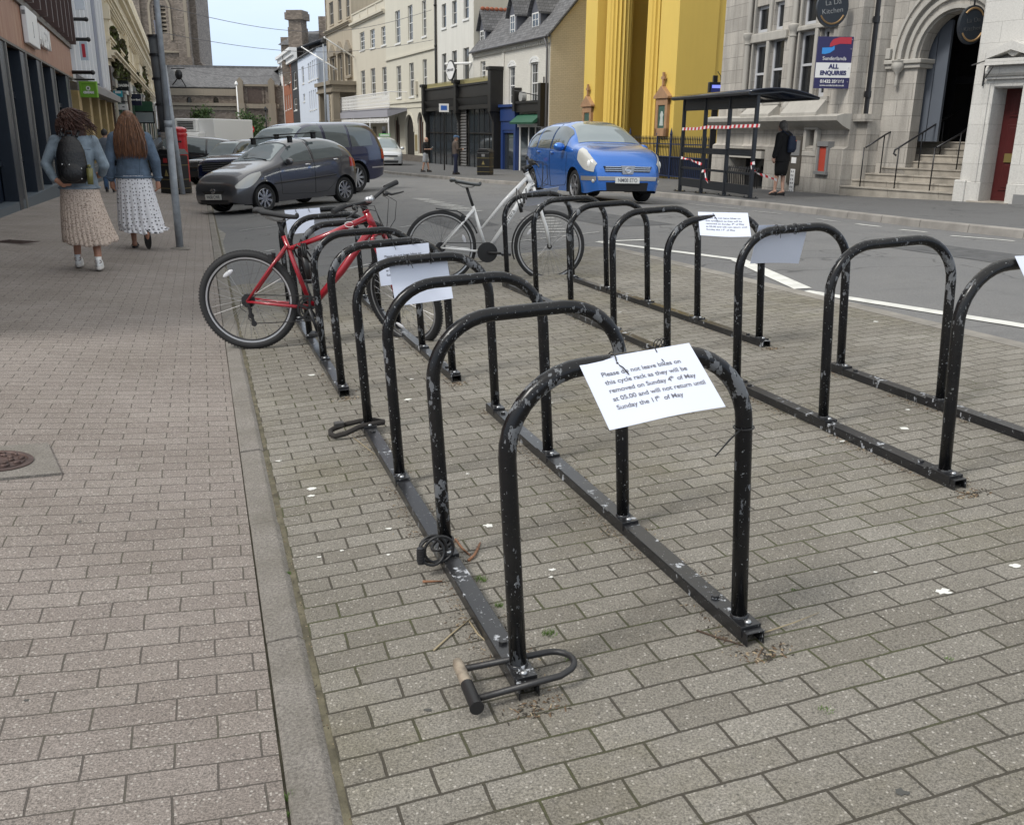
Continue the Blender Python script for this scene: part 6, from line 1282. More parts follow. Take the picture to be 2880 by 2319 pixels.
c.patch('bumper_strip',.02,.42,lambda x:.42,lambda x:.50,MAT['silver_strip'],off=.008,nt=3)
c.nosepart('lower_grille',[(-.42,.23),(.42,.23),(.44,.39),(-.44,.39)],M_dark,0,.010)
c.plate(0,.43,'NM08 ETO',w=.50,h=.11); 
c.mirrors(1.35,1.04,.80,M_blue,1.15); c.line([(1.15,.93),(1.18,.4),(1.3,.3),(2.1,.26)]); c.line([(2.15,1.5),(2.16,.97),(2.14,.26)],r=.006); c.line([(2.14,.26),(2.7,.3),(3.02,.6),(3.05,1.02)])
for sd in (1,-1): q=MB(); p=c.S(.06,.22,sd,-.02); q.ball(tuple(p),(.04,.04,.045),10,6); q.build('fog_lamp',M_lamp,c.o,smooth=True)
for x,z in ((2.0,.93),(2.88,.95)):
    p=c.S(x,c.tz(x,z),-1,.02); q=MB(); q.ball(tuple(p),(.09,.018,.02),10,6); q.build('door_handle',M_blue,c.o,smooth=True)
q=MB(); q.tube([(X-1.0,-.55,1.10),(X-1.06,-.1,1.135),(X-1.04,.15,1.125)],.009,5); q.tube([(X-1.0,.1,1.12),(X-1.05,.55,1.11)],.009,5); q.build('wiper',M_black,c.o)
# --- navy and black off-roaders
RRS=dict(L=5.0,wb=2.92,fo=.86,r=.385,n=5.5,tumble=.13,spokes=10,sw=.13,tw=.26,
 zt=[(0,.80),(.03,.92),(.12,1.04),(.5,1.12),(1.2,1.17),(1.45,1.20),(1.85,1.56),(2.1,1.74),(2.5,1.83),(3.8,1.83),(4.5,1.79),(4.68,1.70),(4.93,1.2),(4.97,1.05),(5.0,.9)],
 zb=[(0,.68),(.1,.86),(.5,1.0),(1.4,1.08),(2.6,1.12),(4.2,1.16),(4.7,1.15),(4.95,.98),(5.0,.82)],
 w=[(0,.78),(.08,.88),(.3,.95),(.9,.985),(2.5,.99),(4.2,.98),(4.7,.95),(4.92,.90),(5.0,.80)],zs=[(0,.38),(.4,.30),(4.4,.30),(5.0,.42)])
def suv(name,label,paint,loc,hd,sc_,front=True,letters=None,group=None):
    c=Car(name,label,RRS,paint,loc,hd,sc_,group=group)
    gl=lambda x:1.14+.02*(x-2)
    c.patch('front_window',1.88,2.66,gl,lambda x:max(1.18,min(1.74,sm(RRS['zt'],x)-.09)),M_carglass); c.patch('rear_window',2.76,3.56,gl,lambda x:1.75,M_carglass); c.patch('quarter_window',3.64,4.46,gl,lambda x:1.74-.55*max(0,x-4.1),M_carglass)
    c.cross('windscreen',1.5,2.14,.62,M_carglass,te2=.65); c.cross('tailgate_window',4.6,4.88,.62,M_carglass)
    c.patch('headlight',.05,.50,lambda x:.80,lambda x:.95,M_lamp,off=.01); c.patch('tail_light',4.78,4.97,lambda x:.82,lambda x:1.08,M_red,off=.008)
    c.nosepart('grille',[(-.55,.78),(.55,.78),(.58,.99),(-.58,.99)],mat('mesh_black',(.01,.01,.011),.4),0,.012)
    for i in range(4): c.nosepart('grille_bar',[(-.55,.795+i*.05),(.55,.795+i*.05),(.55,.812+i*.05),(-.55,.812+i*.05)],M_alloy,0,.022)
    c.nosepart('lower_bumper',[(-.7,.40),(.7,.40),(.74,.62),(-.74,.62)],M_trim,0,.012)
    c.patch('sill_trim',1.3,3.4,lambda x:.31,lambda x:.38,M_trim,off=.01,nt=2); c.patch('chrome_strip',4.35,4.98,lambda x:.60,lambda x:.63,M_chrome,off=.014,nt=2)
    c.mirrors(1.95,1.2,.98,paint,1.3); c.line([(2.71,1.78),(2.72,1.1),(2.70,.4)],r=.008); c.line([(1.7,1.08),(1.72,.4),(2.7,.36),(3.2,.42),(3.55,.95),(3.6,1.15)],r=.007)
    for x in (2.5,3.4):
        for sd in(1,-1): p=c.S(x,c.tz(x,1.06),sd,.02); q=MB(); q.ball(tuple(p),(.11,.018,.022),10,6); q.build('door_handle',paint,c.o,smooth=True)
    return c
rw=onray(1012.6,541,25.0); rw=hit(1012.6,541)
h0=Vector((hdY:=hd)[0:2]) if False else None
hY=Vector((-math.sin(ha),-math.cos(ha),0)); left=Vector((-hY.y,hY.x,0))
M_navyp=paintm('navy_car_paint',(.008,.012,.055),.3,.2); M_blackp=paintm('black_car_paint',(.012,.013,.015),.3,.2)
sc_=1.06; cc=rw+hY*(RRS['fo']+RRS['wb']-RRS['L']/2)*sc_*-1*-1-left*.95*sc_
suv('navy_off_roader','large navy blue off-roader parked beyond the grey hatchback, its tail nearest the road',M_navyp,(cc.x,cc.y),(hY.x,hY.y),sc_)
nose=hit(*Z('E5',640,1090)); c2=nose-hY*2.35*.95+left*-.2
c=suv('black_off_roader','black off-roader with chrome mesh grille, its nose beside the red postbox',M_blackp,(c2.x,c2.y),(hY.x,hY.y),.94,group='black off-roaders in the parking row')
text_part('RANGE ROVER',.085,M_chrome,c.o,Matrix.Translation((RRS['L']/2+.0,0,1.01))@Matrix.Rotation(R(90),4,'Z')@Matrix.Rotation(R(60),4,'X'),depth=.004,sx=1.5)
c3=c2+Vector((-DU[0]*.2,-DU[1]*.2,0))+Vector((DV[0],DV[1],0))*3.2
suv('black_off_roader','farther black off-roader mostly hidden behind the one with the chrome grille',M_blackp,(c3.x,c3.y),(hY.x,hY.y),.9,group='black off-roaders in the parking row')
# --- silver-white taxi coming down the far side
TX=dict(RRS); TX.update(L=4.4,wb=2.68,fo=.9,r=.31,tw=.2,n=3.0,
 zt=[(0,.70),(.03,.80),(.12,.88),(.5,.98),(.9,1.06),(1.1,1.10),(1.55,1.45),(1.9,1.66),(2.4,1.76),(3.6,1.78),(4.2,1.72),(4.35,1.3),(4.4,.9)],
 zb=[(0,.58),(.1,.72),(.5,.88),(1.1,.98),(2.5,1.03),(4.1,1.06),(4.36,.95),(4.4,.8)],w=[(0,.68),(.08,.78),(.3,.85),(.9,.89),(2.5,.9),(4.0,.89),(4.3,.86),(4.36,.8),(4.4,.76)],zs=[(0,.22),(.4,.18),(4.4,.25)])
p=hit(*Z('A3',330,1635)); d_=Vector((math.sin(-.25),math.cos(-.25),0)); cc=p+d_*2.2
M_silv=paintm('silver_white_paint',(.62,.64,.66),.3,.3)
c=Car('silver_taxi','silver-white taxi with a green roof sign approaching along the far kerb',TX,M_silv,(cc.x,cc.y),(-d_.x,-d_.y),1.08)
c.cross('windscreen',1.13,1.85,.62,M_carglass); c.patch('front_window',1.5,2.4,lambda x:1.06,lambda x:max(1.1,min(1.66,sm(TX['zt'],x)-.09)),M_carglass); c.patch('rear_window',2.5,3.4,lambda x:1.06,lambda x:1.67,M_carglass)
c.patch('headlight',.05,.45,lambda x:.66+.1*x,lambda x:min(sm(TX['zb'],x)+.03,.82+.3*x),M_lamp,off=.01); c.nosepart('grille',[(-.5,.62),(.5,.62),(.5,.70),(-.5,.70)],M_trim,0,.012); c.nosepart('lower_grille',[(-.5,.26),(.5,.26),(.55,.40),(-.55,.40)],M_trim,0,.012); c.plate(0,.50,'')
c.mirrors(1.5,1.1,.88,M_silv,1.2)
q=MB(); X=TX['L']/2-2.1; q.box(X-.08,X+.08,-.34,.34,1.77,1.95); sg=q.build('roof_sign',mat('taxi_green',(.12,.42,.12),.4),c.o,bevel=.03); q=MB(); q.box(X+.08,X+.09,-.28,.28,1.82,1.9); q.build('sign_panel',M_white,sg)
# --- black pick-up side and white refrigerated lorry behind the postbox
p=hit(*Z('A1',2100,1560)); p=onray(*Z('A1',2080,1400),41)
pz=Vector((p.x,p.y,0)); dk=Vector((-DU[0],-DU[1],0)); hdv=Vector((-.93,-.20,0)).normalized()
VN=dict(RRS); VN.update(L=5.2,wb=3.1,fo=.9)
cc=pz+Vector((-1.9,1.0,0)); c=suv('black_pickup','black high-sided pick-up with roof rails behind the red postbox',M_blackp,(cc.x,cc.y),(hdv.x,hdv.y),1.08)
p=onray(*Z('A1',1800,1200),62); o=empty('refrigerated_lorry',(p.x,p.y,G(*uv(p.x,p.y))),-.1,'white box lorry with a refrigeration unit above the cab, behind the black pick-up','lorry')
zt=onray(*Z('A1',1800,1155),62).z-o.location.z; w_=2.35
q=MB(); q.box(-w_/2+.1,w_/2+.5,.9,8,.9,zt); q.build('box_body',M_white,o,bevel=.05)
q=MB(); q.box(-.9,.6,.45,.9,zt-.85,zt-.05); un=q.build('refrigeration_unit',M_white,o,bevel=.04); q=MB(); [q.box(-.7,.4,.42,.45,zt-.7+i*.11,zt-.64+i*.11) for i in range(5)]; q.build('louvres',M_dark,un)
q=MB(); q.prism([(-.9,.6),(-.9,1.5),(-.2,2.3),(.9,2.3),(.9,.6)],-w_/2+.15,w_/2-.15,'x'); cb=q.build('cab',M_white,o,bevel=.05); q=MB(); q.add([(-w_/2+.3,-.93,1.52),(w_/2-.3,-.93,1.52),(w_/2-.35,-.26,2.2),(-w_/2+.35,-.26,2.2)],[(0,1,2,3)]); q.build('windscreen',M_carglass,cb)
for x in (-.95,.95):
    for y in (0,5.5): q=MB(); q.tube([(x-.12,y,.45),(x+.12,y,.45)],.45,20); q.build('wheel',M_tyre,o)
# ---------------------------------------------------------------- bicycles
M_redp=mat('red_bike_paint',(.30,.009,.020),.3,coat=.6); M_whp=mat('white_bike_paint',(.68,.68,.67),.3,coat=.5); M_spoke=mat('spoke_steel',(.35,.35,.36),.35,.9); M_rimb=mat('rim_black',(.02,.02,.022),.35); M_rims=mat('rim_silver',(.55,.56,.58),.3,.7)
def wheel(parent,c,r,steer=0,tw=.024,rimm=None,seed=1,reflector=True,knob=False):
    Mw=Matrix.Translation(c)@Matrix.Rotation(steer,4,'Z')@Matrix.Rotation(R(90),4,'X')
    m=MB(); n=12; prof=[(r-tw+tw*math.cos(2*math.pi*k/n)*1.0,tw*.92*math.sin(2*math.pi*k/n)) for k in range(n+1)]; m.lathe(prof,64,Mw,cap=False); 
    if knob:
        for i in range(96):
            a=2*math.pi*i/96
            for dz in (-.012,.006): m.cbox((0,0,0),(.004,.010,.008),Mw@Matrix.Rotation(a+(.03 if dz>0 else 0),4,'Z')@Matrix.Translation((r+.0005,0,dz+.003)))
    t=m.build('wheel',M_rubber,parent,auto=45)
    m=MB(); ri=r-2*tw+.004; m.lathe([(ri+.006,-.013),(ri-.014,-.011),(ri-.020,0),(ri-.014,.011),(ri+.006,.013)],64,Mw,cap=False); m.build('rim',M_rimb,t,auto=40)
    m=MB(); m.lathe([(ri+.004,-.0138),(ri-.010,-.0125)],64,Mw,cap=False); m.lathe([(ri+.004,.0138),(ri-.010,.0125)],64,Mw,cap=False); m.build('brake_track',M_rims,t,smooth=True)
    m=MB()
    for i in range(32):
        a=2*math.pi*i/32; sd=1 if i%2 else -1; tn=.9*(1 if (i//2)%2 else -1); b_=a+tn
        m.tube([Mw@Vector((.019*math.cos(b_),.019*math.sin(b_),sd*.028)),Mw@Vector(((ri-.018)*math.cos(a),(ri-.018)*math.sin(a),0))],.0011,4,cap=False)
    m.build('spokes',M_spoke,t)
    m=MB(); m.tube([Mw@Vector((0,0,-.05)),Mw@Vector((0,0,.05))],.013,10); m.tube([Mw@Vector((0,0,-.032)),Mw@Vector((0,0,-.026))],.024,12); m.tube([Mw@Vector((0,0,.026)),Mw@Vector((0,0,.032))],.024,12); m.build('hub',M_black,t)
    if reflector: m=MB(); m.ball((0,0,0),(.016,.045,.006),10,6,Mw@Matrix.Rotation(2.2*seed,4,'Z')@Matrix.Translation((ri-.07,0,0))); m.build('reflector',mat('clear_reflector',(.6,.6,.62),.2),t,smooth=True)
    return t
def bike(name,label,P0,heading,p,fm,tube_r,steer,seed,lean=0):
    o=empty(name,label=label,cat='bicycle',group='bicycles left in the racks'); o.matrix_world=Matrix.Translation(P0)@Matrix.Rotation(heading,4,'Z')@Matrix.Rotation(lean,4,'X')
    V=Vector; rh,bb,st,sl,ht,hb,fh=[V(p[k]) for k in('rh','bb','st','sl','ht','hb','fh')]
    r=p['r']
    m=MB(); m.tube([bb,st],[tube_r[2],tube_r[2]*.95],14); m.build('seat_tube',fm,o,smooth=True)
    m=MB(); m.tube([sl,p.get('tm',(sl+hb)/2+V((0,0,.01))),ht+(hb-ht)*.3],[tube_r[0]*.85,tube_r[0],tube_r[0]*1.05],14); m.build('top_tube',fm,o,smooth=True)
    m=MB(); m.tube([bb,bb+(hb-bb)*.5+V((0,0,-.008)),hb+(ht-hb)*.15],[tube_r[1]*.9,tube_r[1]*1.05,tube_r[1]],14); m.build('down_tube',fm,o,smooth=True)
    m=MB(); m.tube([ht,hb],.024,14); m.tube([ht+(ht-hb)*.1,ht],.027,14); m.tube([hb,hb+(hb-ht)*.1],.027,14); m.build('head_tube',fm,o,smooth=True)
    for sd in (1,-1):
        y=sd*.062
        m=MB(); m.tube([bb+V((-.02,sd*.025,0)),bb+(rh-bb)*.45+V((0,y*.8,0)),rh+V((0,y,0))],[.013,.011,.009],10); m.build('chain_stay',fm,o,smooth=True)
        m=MB(); s0=bb+(st-bb)*p.get('ss',.86); m.tube([s0+V((0,sd*.018,0)),s0+(rh-s0)*.4+V((0,y*.85,0)),rh+V((0,y,0))],[.012,.0105,.009],10); m.build('seat_stay',fm,o,smooth=True)
    # crank, chainset, pedals, chain, cassette, derailleur (drive side = -y)
    m=MB(); m.tube([bb+V((0,-.055,0)),bb+V((0,.055,0))],.02,12)
    Mc=Matrix.Translation(bb+V((0,-.052,0)))@Matrix.Rotation(R(90),4,'X')
    for rr,zz in ((.088,0),(.068,-.006)): 
        n=40 if rr>.08 else 30; m.lathe([(rr,-.0015+zz),(rr,.0015+zz),(rr-.012,.0015+zz),(rr-.012,-.0015+zz),(rr,-.0015+zz)],n,Mc,cap=False)
        for k in range(n): m.cbox((rr+.002,0,zz),(.006,.006,.003),Mc@Matrix.Rotation(2*math.pi*k/n,4,'Z'))
    for k in range(5): m.cbox((.045,0,0),(.08,.016,.006),Mc@Matrix.Rotation(2*math.pi*k/5+.3,4,'Z'))
    if p.get('guard'): m.lathe([(.098,.004),(.098,.009),(.03,.012),(.0,.012)],36,Mc,cap=False)
    ch=m.build('chainset',M_black,o,auto=40)
    for sd,a in ((-1,p.get('crank',-1.35)),(1,p.get('crank',-1.35)+math.pi)):
        e=bb+V((.17*math.cos(a),sd*.085,.17*math.sin(a))); m=MB(); m.tube([bb+V((0,sd*.072,0)),e],[.014,.011],8); c_=m.build('crank_arm',M_black if sd<0 else M_black,o,smooth=True)
        m=MB(); m.box(e.x-.045,e.x+.045,min(e.y,e.y+sd*.10),max(e.y,e.y+sd*.10),e.z-.012,e.z+.012); m.build('pedal',M_black,c_,bevel=.004)
    m=MB(); 
    a0=V((0,-.050,0)); top=[bb+a0+V((0,0,.088)),rh+a0+V((0,0,.045))]; bot=[bb+a0+V((-.01,0,-.088)),rh+V((.035,-.05,-.155)),rh+V((.0,-.05,-.12)),rh+V((.03,-.05,-.045))]
    m.tube(top,.0035,5); m.tube(bot,.0035,5); m.build('chain',M_rimb,o)
    m=MB(); Mr=Matrix.Translation(rh+V((0,-.046,0)))@Matrix.Rotation(R(90),4,'X')
    for i in range(6): rr=.022+.0055*i; m.lathe([(rr,-.001-.0045*i),(rr,.001-.0045*i)],24,Mr)
    m.tube([rh+V((0,-.055,-.0)),rh+V((.015,-.056,-.05)),rh+V((.02,-.052,-.09)),rh+V((.038,-.05,-.155))],[.014,.012,.012,.01],8)
    m.tube([rh+V((-.01,-.05,-.01)),rh+V((-.045,-.055,.0)),rh+V((-.05,-.055,-.045)),rh+V((-.01,-.052,-.075))],.0025,5)
    for q in (V((.02,-.05,-.10)),V((.038,-.05,-.155))): m.tube([rh+q+V((0,-.006,0)),rh+q+V((0,.004,0))],.02,12)
    m.build('gear_mechanism',M_rimb,o,auto=40)
    wheel(o,rh,r,0,p.get('tw',.026),seed=seed,knob=p.get('knob')); 
    # front assembly turned about the steering axis
    ax=(ht-hb).normalized(); T=Matrix.Translation(hb)@Matrix.Rotation(steer,4,ax)@Matrix.Translation(-hb)
    fo=MB(); cr=hb+(hb-ht).normalized()*.035
    for sd in (1,-1): fo.tube([T@(cr+V((0,0,0))),T@(cr+V((.005,sd*.055,-.02))),T@(fh+V((-.035,sd*.058,.18))),T@(fh+V((0,sd*.055,0)))],[.017,.017,.016,.010],10)
    fk_=fo.build('fork',p.get('forkm',fm),o,smooth=True)
    fc=T@fh; q=MB(); w_=wheel(o,V((0,0,0)),r,0,p.get('tw',.026),seed=seed+1,knob=p.get('knob'))
    MM=T@Matrix.Translation(fh)
    w_.data=w_.data; w_.matrix_local=MM
    # stem, bars, grips, levers
    top_=ht+ax*.05; bc=top_+V((.07,0,.035)); m=MB(); m.tube([T@ht,T@(top_+ax*.02)],.021,12); m.tube([T@(top_),T@bc],.018,10); m.build('stem',M_black,o,smooth=True)
    bw=p.get('bw',.31); m=MB(); rise=p.get('rise',.03); pts=[bc+V((-.03*min(1,abs(s_)/bw*1.2),s_,rise*min(1,abs(s_)/bw*1.6))) for s_ in seq(-bw,bw,12)]; m.tube([T@q_ for q_ in pts],.0125,10); hbr=m.build('handlebar',M_black,o,smooth=True)
    for sd in (1,-1):
        g0=bc+V((-.03,sd*(bw-.11),rise)); g1=bc+V((-.03,sd*(bw+.012),rise)); m=MB(); m.tube([T@g0,T@g1],[.017,.018],12); m.build('grip',M_rubber,hbr,smooth=False)
        m=MB(); l0=bc+V((.0,sd*(bw-.15),rise-.01)); m.tube([T@l0,T@(l0+V((.045,sd*.02,-.02))),T@(l0+V((.055,sd*.10,-.03))),T@(l0+V((.05,sd*.13,-.035)))],[.011,.008,.006,.006],8); m.ball(T@(l0+V((.01,0,-.012))),(.022,.02,.018),8,6); m.build('brake_lever',M_black,hbr,smooth=True)
    m=MB()
    for sd,k in ((1,.0),(-1,.05)):
        l0=bc+V((.02,sd*(bw-.17),rise-.02)); m.tube([T@l0,T@(l0+V((.13,-sd*.03,-.02))),T@(bc+V((.16,sd*.05,-.12-k))),T@(hb+V((.09,sd*.03,-.02))),hb+V((-.02,sd*.02,.0-k))],.0028,5)
        m.tube([T@(l0+V((0,-sd*.02,0))),T@(l0+V((.09,-sd*.06,.0))),T@(bc+V((.11,sd*.02,-.15-k))),T@(hb+V((.06,0,-.12)))],.0025,5)
    m.build('cables',M_black,o,smooth=True)
    # saddle
    sp=V(p['sad']); m=MB(); m.tube([st+(bb-st)*.03,st+(sp-st)*.97+V((-.0,0,-.03))],.0135,10); m.build('seat_post',M_black,o,smooth=True)
    n=16; rows=[]
    for i in range(n+1):
        t=i/n; x=-.15+.28*t; wv=.084*(1-t)**.9*(1-.15*math.sin(math.pi*t))+.018; 
        if t<.08: wv*=.72+t*3.5
        zc=.018*math.cos(math.pi*t*1.0)+.012*(t>.85)*(1-t)*0+ (.012 if t<.15 else 0)
        rows.append([sp+V((x,wv*math.sin(a),zc+.010+(.014 if abs(a)<1.6 else .026*(1-.4*t))*math.cos(a))) for a in [math.pi*(-1+2*j/14) for j in range(15)]])
    m=MB(); m.grid(rows); m.ball(sp+V((.13,0,.0)),(.015,.017,.02),8,6); m.ball(sp+V((-.145,0,.03)),(.02,.06,.02),8,6); m.build('saddle',p.get('sadm',M_rubber),o,smooth=True)
    m=MB(); 
    for sd in(1,-1): m.tube([sp+V((-.11,sd*.035,.005)),sp+V((-.03,sd*.022,-.035)),sp+V((.05,sd*.02,-.035)),sp+V((.11,sd*.01,-.005))],.0035,5)
    m.build('saddle_rails',M_steel,o)
    # brakes
    m=MB(); 
    for sd in(1,-1):
        b0=rh+(st-rh).normalized()*(r+.0)+V((0,sd*.045,0)); m.cbox(b0,(.03,.018,.06)); b1=T@(fh+(hb-fh).normalized()*(r-.01)+V((.03,sd*.045,0))); m.cbox(b1,(.03,.018,.06))
    m.build('brakes',M_black,o,bevel=.004)
    return o,T
rb=Vector(hit(*Z('B1',450,1400),.008)); fr=Vector(hit(1157,958,.008)); d=fr-rb; hd_=math.atan2(d.y,d.x)
# bar of the steering is worked out with the wheel turned to the right
redp=dict(rh=(0,0,.345),bb=(.43,0,.30),st=(.265,0,.79),sl=(.295,0,.70),ht=(.835,0,.955),hb=(.885,0,.845),fh=(1.06,0,.345),r=.345,sad=(.235,0,.925),ss=.87,tw=.026,knob=True,bw=.30,crank=-1.25,tm=(.57,0,.80))
red,TT=bike('red_bicycle','red mountain bicycle locked in the rack, black saddle, wheel over the kerb line',rb+Vector((0,0,0)),hd_,redp,M_redp,(.019,.026,.0165),R(-40),1)
# white line on its head tube, lock hanging under the top tube
m=MB(); [m.ball((.79+.012*math.cos(a),-.021,.905+.02*math.sin(a)),.003,6,4) for a in [k*.5 for k in range(12)]]; 
m=MB(); m.tube([(.72+.03*math.cos(a),-.0225,.872+.018*math.sin(a)) for a in [k*math.pi/10 for k in range(2,20)]],.0022,4); m.build('frame_decal',M_white,red)
m=MB(); [m.tube([(.40+i*.012,.02,.70),(.39+i*.014,-.04,.745),(.40+i*.012,-.045,.66),(.41+i*.01,.0,.62)],.006,6) for i in range(3)]; m.tube([(.40,-.02,.66),(.42,-.03,.58),(.43,-.02,.50)],[.02,.022,.018],8); m.tube([(.33,0,.70),(.36,-.035,.73),(.43,-.035,.69),(.46,.02,.62),(.40,.05,.60),(.34,.03,.65)],.007,6,closed=True); m.build('cable_lock',M_black,None,smooth=True,label='black cable lock wrapped round the red frame and the hoop below the saddle',cat='lock').matrix_world=red.matrix_world.copy()
m=MB(); m.ball((.87,-.11,1.045),(.03,.02,.02),10,8); m.tube([(.87,-.11,1.04),(.90,-.12,1.055)],[.018,.022],12); m.build('bell',M_rims,red,smooth=True)
rb2=Vector(hit(*Z('B2',487,1372),.008)); fr2=Vector(hit(*Z('B2',1535,1300),.008)); d=fr2-rb2; hd2=math.atan2(d.y,d.x)
whp=dict(rh=(0,0,.348),bb=(.45,0,.30),st=(.315,0,.735),sl=(.40,0,.52),ht=(.83,0,1.04),hb=(.885,0,.94),fh=(1.07,0,.348),r=.348,sad=(.255,0,.945),ss=.93,tw=.021,guard=True,bw=.29,crank=.0-.05,rise=.05,tm=(.62,0,.785),sadm=mat('grey_saddle',(.06,.065,.065),.35))
wh,TT2=bike('white_bicycle','white step-through bicycle with black mudguards leaning in the far rack by the road',rb2,hd2,whp,M_whp,(.018,.024,.0165),R(-6),3)
# mudguards
def guard(c,r,a0,a1,par,T=None,straight=0):
    rows=[]; T=T or Matrix.Identity(4); n=16
    for i in range(n+1):
        a=a0+(a1-a0)*i/n; x,z=c[0]+r*math.cos(a),c[2]+r*math.sin(a)
        if straight and i>n*.5: k=(i/n-.5)*straight; x,z=c[0]+r*math.cos(a0+(a1-a0)*.5)-k, c[2]+r*math.sin(a0+(a1-a0)*.5)+k*.12
        ca,sa=math.cos(a),math.sin(a); rows.append([T@Vector((x-ca*.012*abs(w_)**2,w_*.024,z-sa*.012*abs(w_)**2)) for w_ in (-1,-.5,0,.5,1)])
    m=MB(); m.grid(rows); q=m.build('mudguard',M_black,par,smooth=True); s_=q.modifiers.new('s','SOLIDIFY'); s_.thickness=.003
guard((0,0,.348),.385,.35,1.9,wh,None,.42); guard((1.07,0,.348),.375,1.75,3.5,wh,TT2)
mt=text_part('carrera',.058,mat('bike_letters',(.05,.05,.05),.4),wh,Matrix.Translation((.66,-.0255,.63))@Matrix.Rotation(R(-56),4,'Y')@Matrix.Rotation(R(90),4,'X'),depth=.0005)
m=MB(); [m.tube([(.60+i*.02,-.09,.99-.02*i),(.58+i*.03,-.14,.90),(.62+i*.02,-.12,.80+.03*i),(.68+i*.01,-.03,.86+.04*i)],.0055,6) for i in range(4)]; m.tube([(.62,-.10,.86),(.63,-.11,.78)],[.02,.016],8)
F3,sp3,_=RACKS['3']; kk=m.build('cable_lock',M_black,None,smooth=True,label='tangled black cable lock wound over the first far hoop beside the white bicycle',cat='lock'); kk.matrix_world=F3@Matrix.Translation((.12-.62,sp3*4,-.10))
# ---------------------------------------------------------------- further notices
notice('1',3,.315,R(14),1,'white notice behind the fourth near hoop, its printing turned away',lift=-.02,roll=R(-2),textlen=0,wd=.283,curl=.012)
notice('2',0,.41,R(6),-1,'white printed notice on the nearest hoop of the red bicycle rack',lift=-.035,roll=R(-1),curl=.01)
notice('2',3,.36,R(-35),1,'white notice lying behind the fourth hoop beyond the red saddle',textlen=0,lift=0)
notice('2',4,.20,R(20),-1,'half hidden notice on the farthest hoop of the red bicycle rack',textlen=0)
notice('3',4,.40,R(-48),1,'white notice tilted over the hoop beside the white bicycle front wheel',textlen=0,lift=.03,roll=R(-5))
notice('3',0,.36,R(52),-1,'white printed notice lying nearly flat on the nearest hoop of the far rack',lift=.02,roll=R(4),yaw=R(-22))
notice('4',2,.27,R(-12),1,'bluish back of a notice hanging behind the first hoop of the right-hand rack',textlen=0,lift=.0,roll=R(5),curl=.02)
notice('4',0,.36,R(40),-1,'white notice on the rightmost near hoop, cut off by the photograph edge',lift=.01,roll=R(3))
# lone cable tie tail on the nearest hoop
F1,sp1,_=RACKS['1']; m=MB(); c=[(RW+math.cos(a)*.0265,math.sin(a)*.0265,.60) for a in [k*math.pi/9 for k in range(18)]]; m.tube(c,.0022,6,closed=True); m.tube([(RW-.022,-.018,.60),(RW-.07,-.05,.592),(RW-.13,-.08,.565)],[.0022,.0024,.0018],6)
k=m.build('cable_tie',M_black,None,label='loose black cable tie round the right leg of the nearest hoop, tail sticking out',cat='cable tie'); k.matrix_world=F1
# U-lock at the foot of the nearest hoop
Mu=F1@Matrix.Translation((-.015,-.03,.0)); o=empty('u_lock',label='black U-lock lying on the paving round the foot of the nearest hoop',cat='lock'); o.matrix_world=Mu
m=MB(); w_=.055; P=[(-.125,w_,.055)]+[(.10,w_,.05)]+[(.10+.055*math.sin(a),w_*math.cos(a),.05) for a in [math.pi*k/10 for k in range(1,10)]]+[(.10,-w_,.045),(-.125,-w_-.0,.035)]
m.tube(P,.0085,12); m.build('shackle',mat('lock_vinyl',(.02,.02,.021),.45,bump=.02),o,smooth=True)
m=MB(); m.tube([(-.132,-.088,.034),(-.132,.0,.045)],.0165,16); m.tube([(-.132,-.092,.034),(-.132,-.086,.034)],.0185,16); m.build('crossbar_cover',M_black,o,auto=40)
m=MB(); m.tube([(-.132,.0,.045),(-.132,.078,.056)],.0155,16); m.tube([(-.132,.078,.056),(-.132,.092,.058)],[.0155,.012],16); m.build('crossbar',mat('bare_steel_worn',(.33,.28,.22),.55,.5,var=.3,vscale=40),o,auto=40)
# coiled combination lock
Fk=F1@Matrix.Translation((-.012,sp1-.04,.05)); o=empty('coiled_cable_lock',label='coiled black combination cable lock hanging at the foot of the second near hoop',cat='lock'); o.matrix_world=Fk
m=MB()
for k,(cx,cz,rr,ty) in enumerate(((-.045,.035,.045,.1),(-.052,.03,.04,.35),(-.03,.04,.048,-.15))): m.tube([(cx+rr*math.cos(a),-.03-.012*k+ty*.04*math.sin(a),cz+rr*math.sin(a)) for a in [j*math.pi/12 for j in range(24)]],.0048,7,closed=True)
m.tube([(.0+.036*math.cos(a),.03+.036*math.sin(a),.02+.015*math.cos(a)) for a in [j*math.pi/10 for j in range(20)]],.0048,7,closed=True); m.build('cable',M_black,o,smooth=True)
m=MB(); m.tube([(-.09,-.05,.055),(-.092,-.05,.0)],.0115,12); [m.tube([(-.09-.0005*j,-.05,.05-.009*j),(-.09-.0005*j,-.05,.045-.009*j)],.0135,14) for j in range(5)]; m.build('number_barrel',M_rimb,o)
# folding chain lock lying by the fourth hoop
Fk=F1@Matrix.Translation((0,sp1*3,.0)); o=empty('chain_lock',label='black fabric covered chain lock lying flat round the fourth near hoop',cat='lock'); o.matrix_world=Fk
m=MB(); P=[(-.16,.05,.03),(-.10,.075,.035),(-.03,.05,.05),(.03,.04,.05),(.075,.0,.045),(.07,-.03,.05),(.02,-.035,.052),(-.05,-.045,.05),(-.12,-.06,.03),(-.17,-.045,.02),(-.185,.0,.018),(-.18,.04,.025)]
m.tube(P,.0125,9,closed=True); m.build('sleeve',mat('black_cloth',(.022,.019,.017),.9,bump=.04,bscale=300),o,smooth=True); m=MB(); m.cbox((-.135,.055,.045),(.05,.032,.028)); m.build('lock_body',mat('dark_steel',(.10,.095,.09),.4,.7),o,bevel=.005)
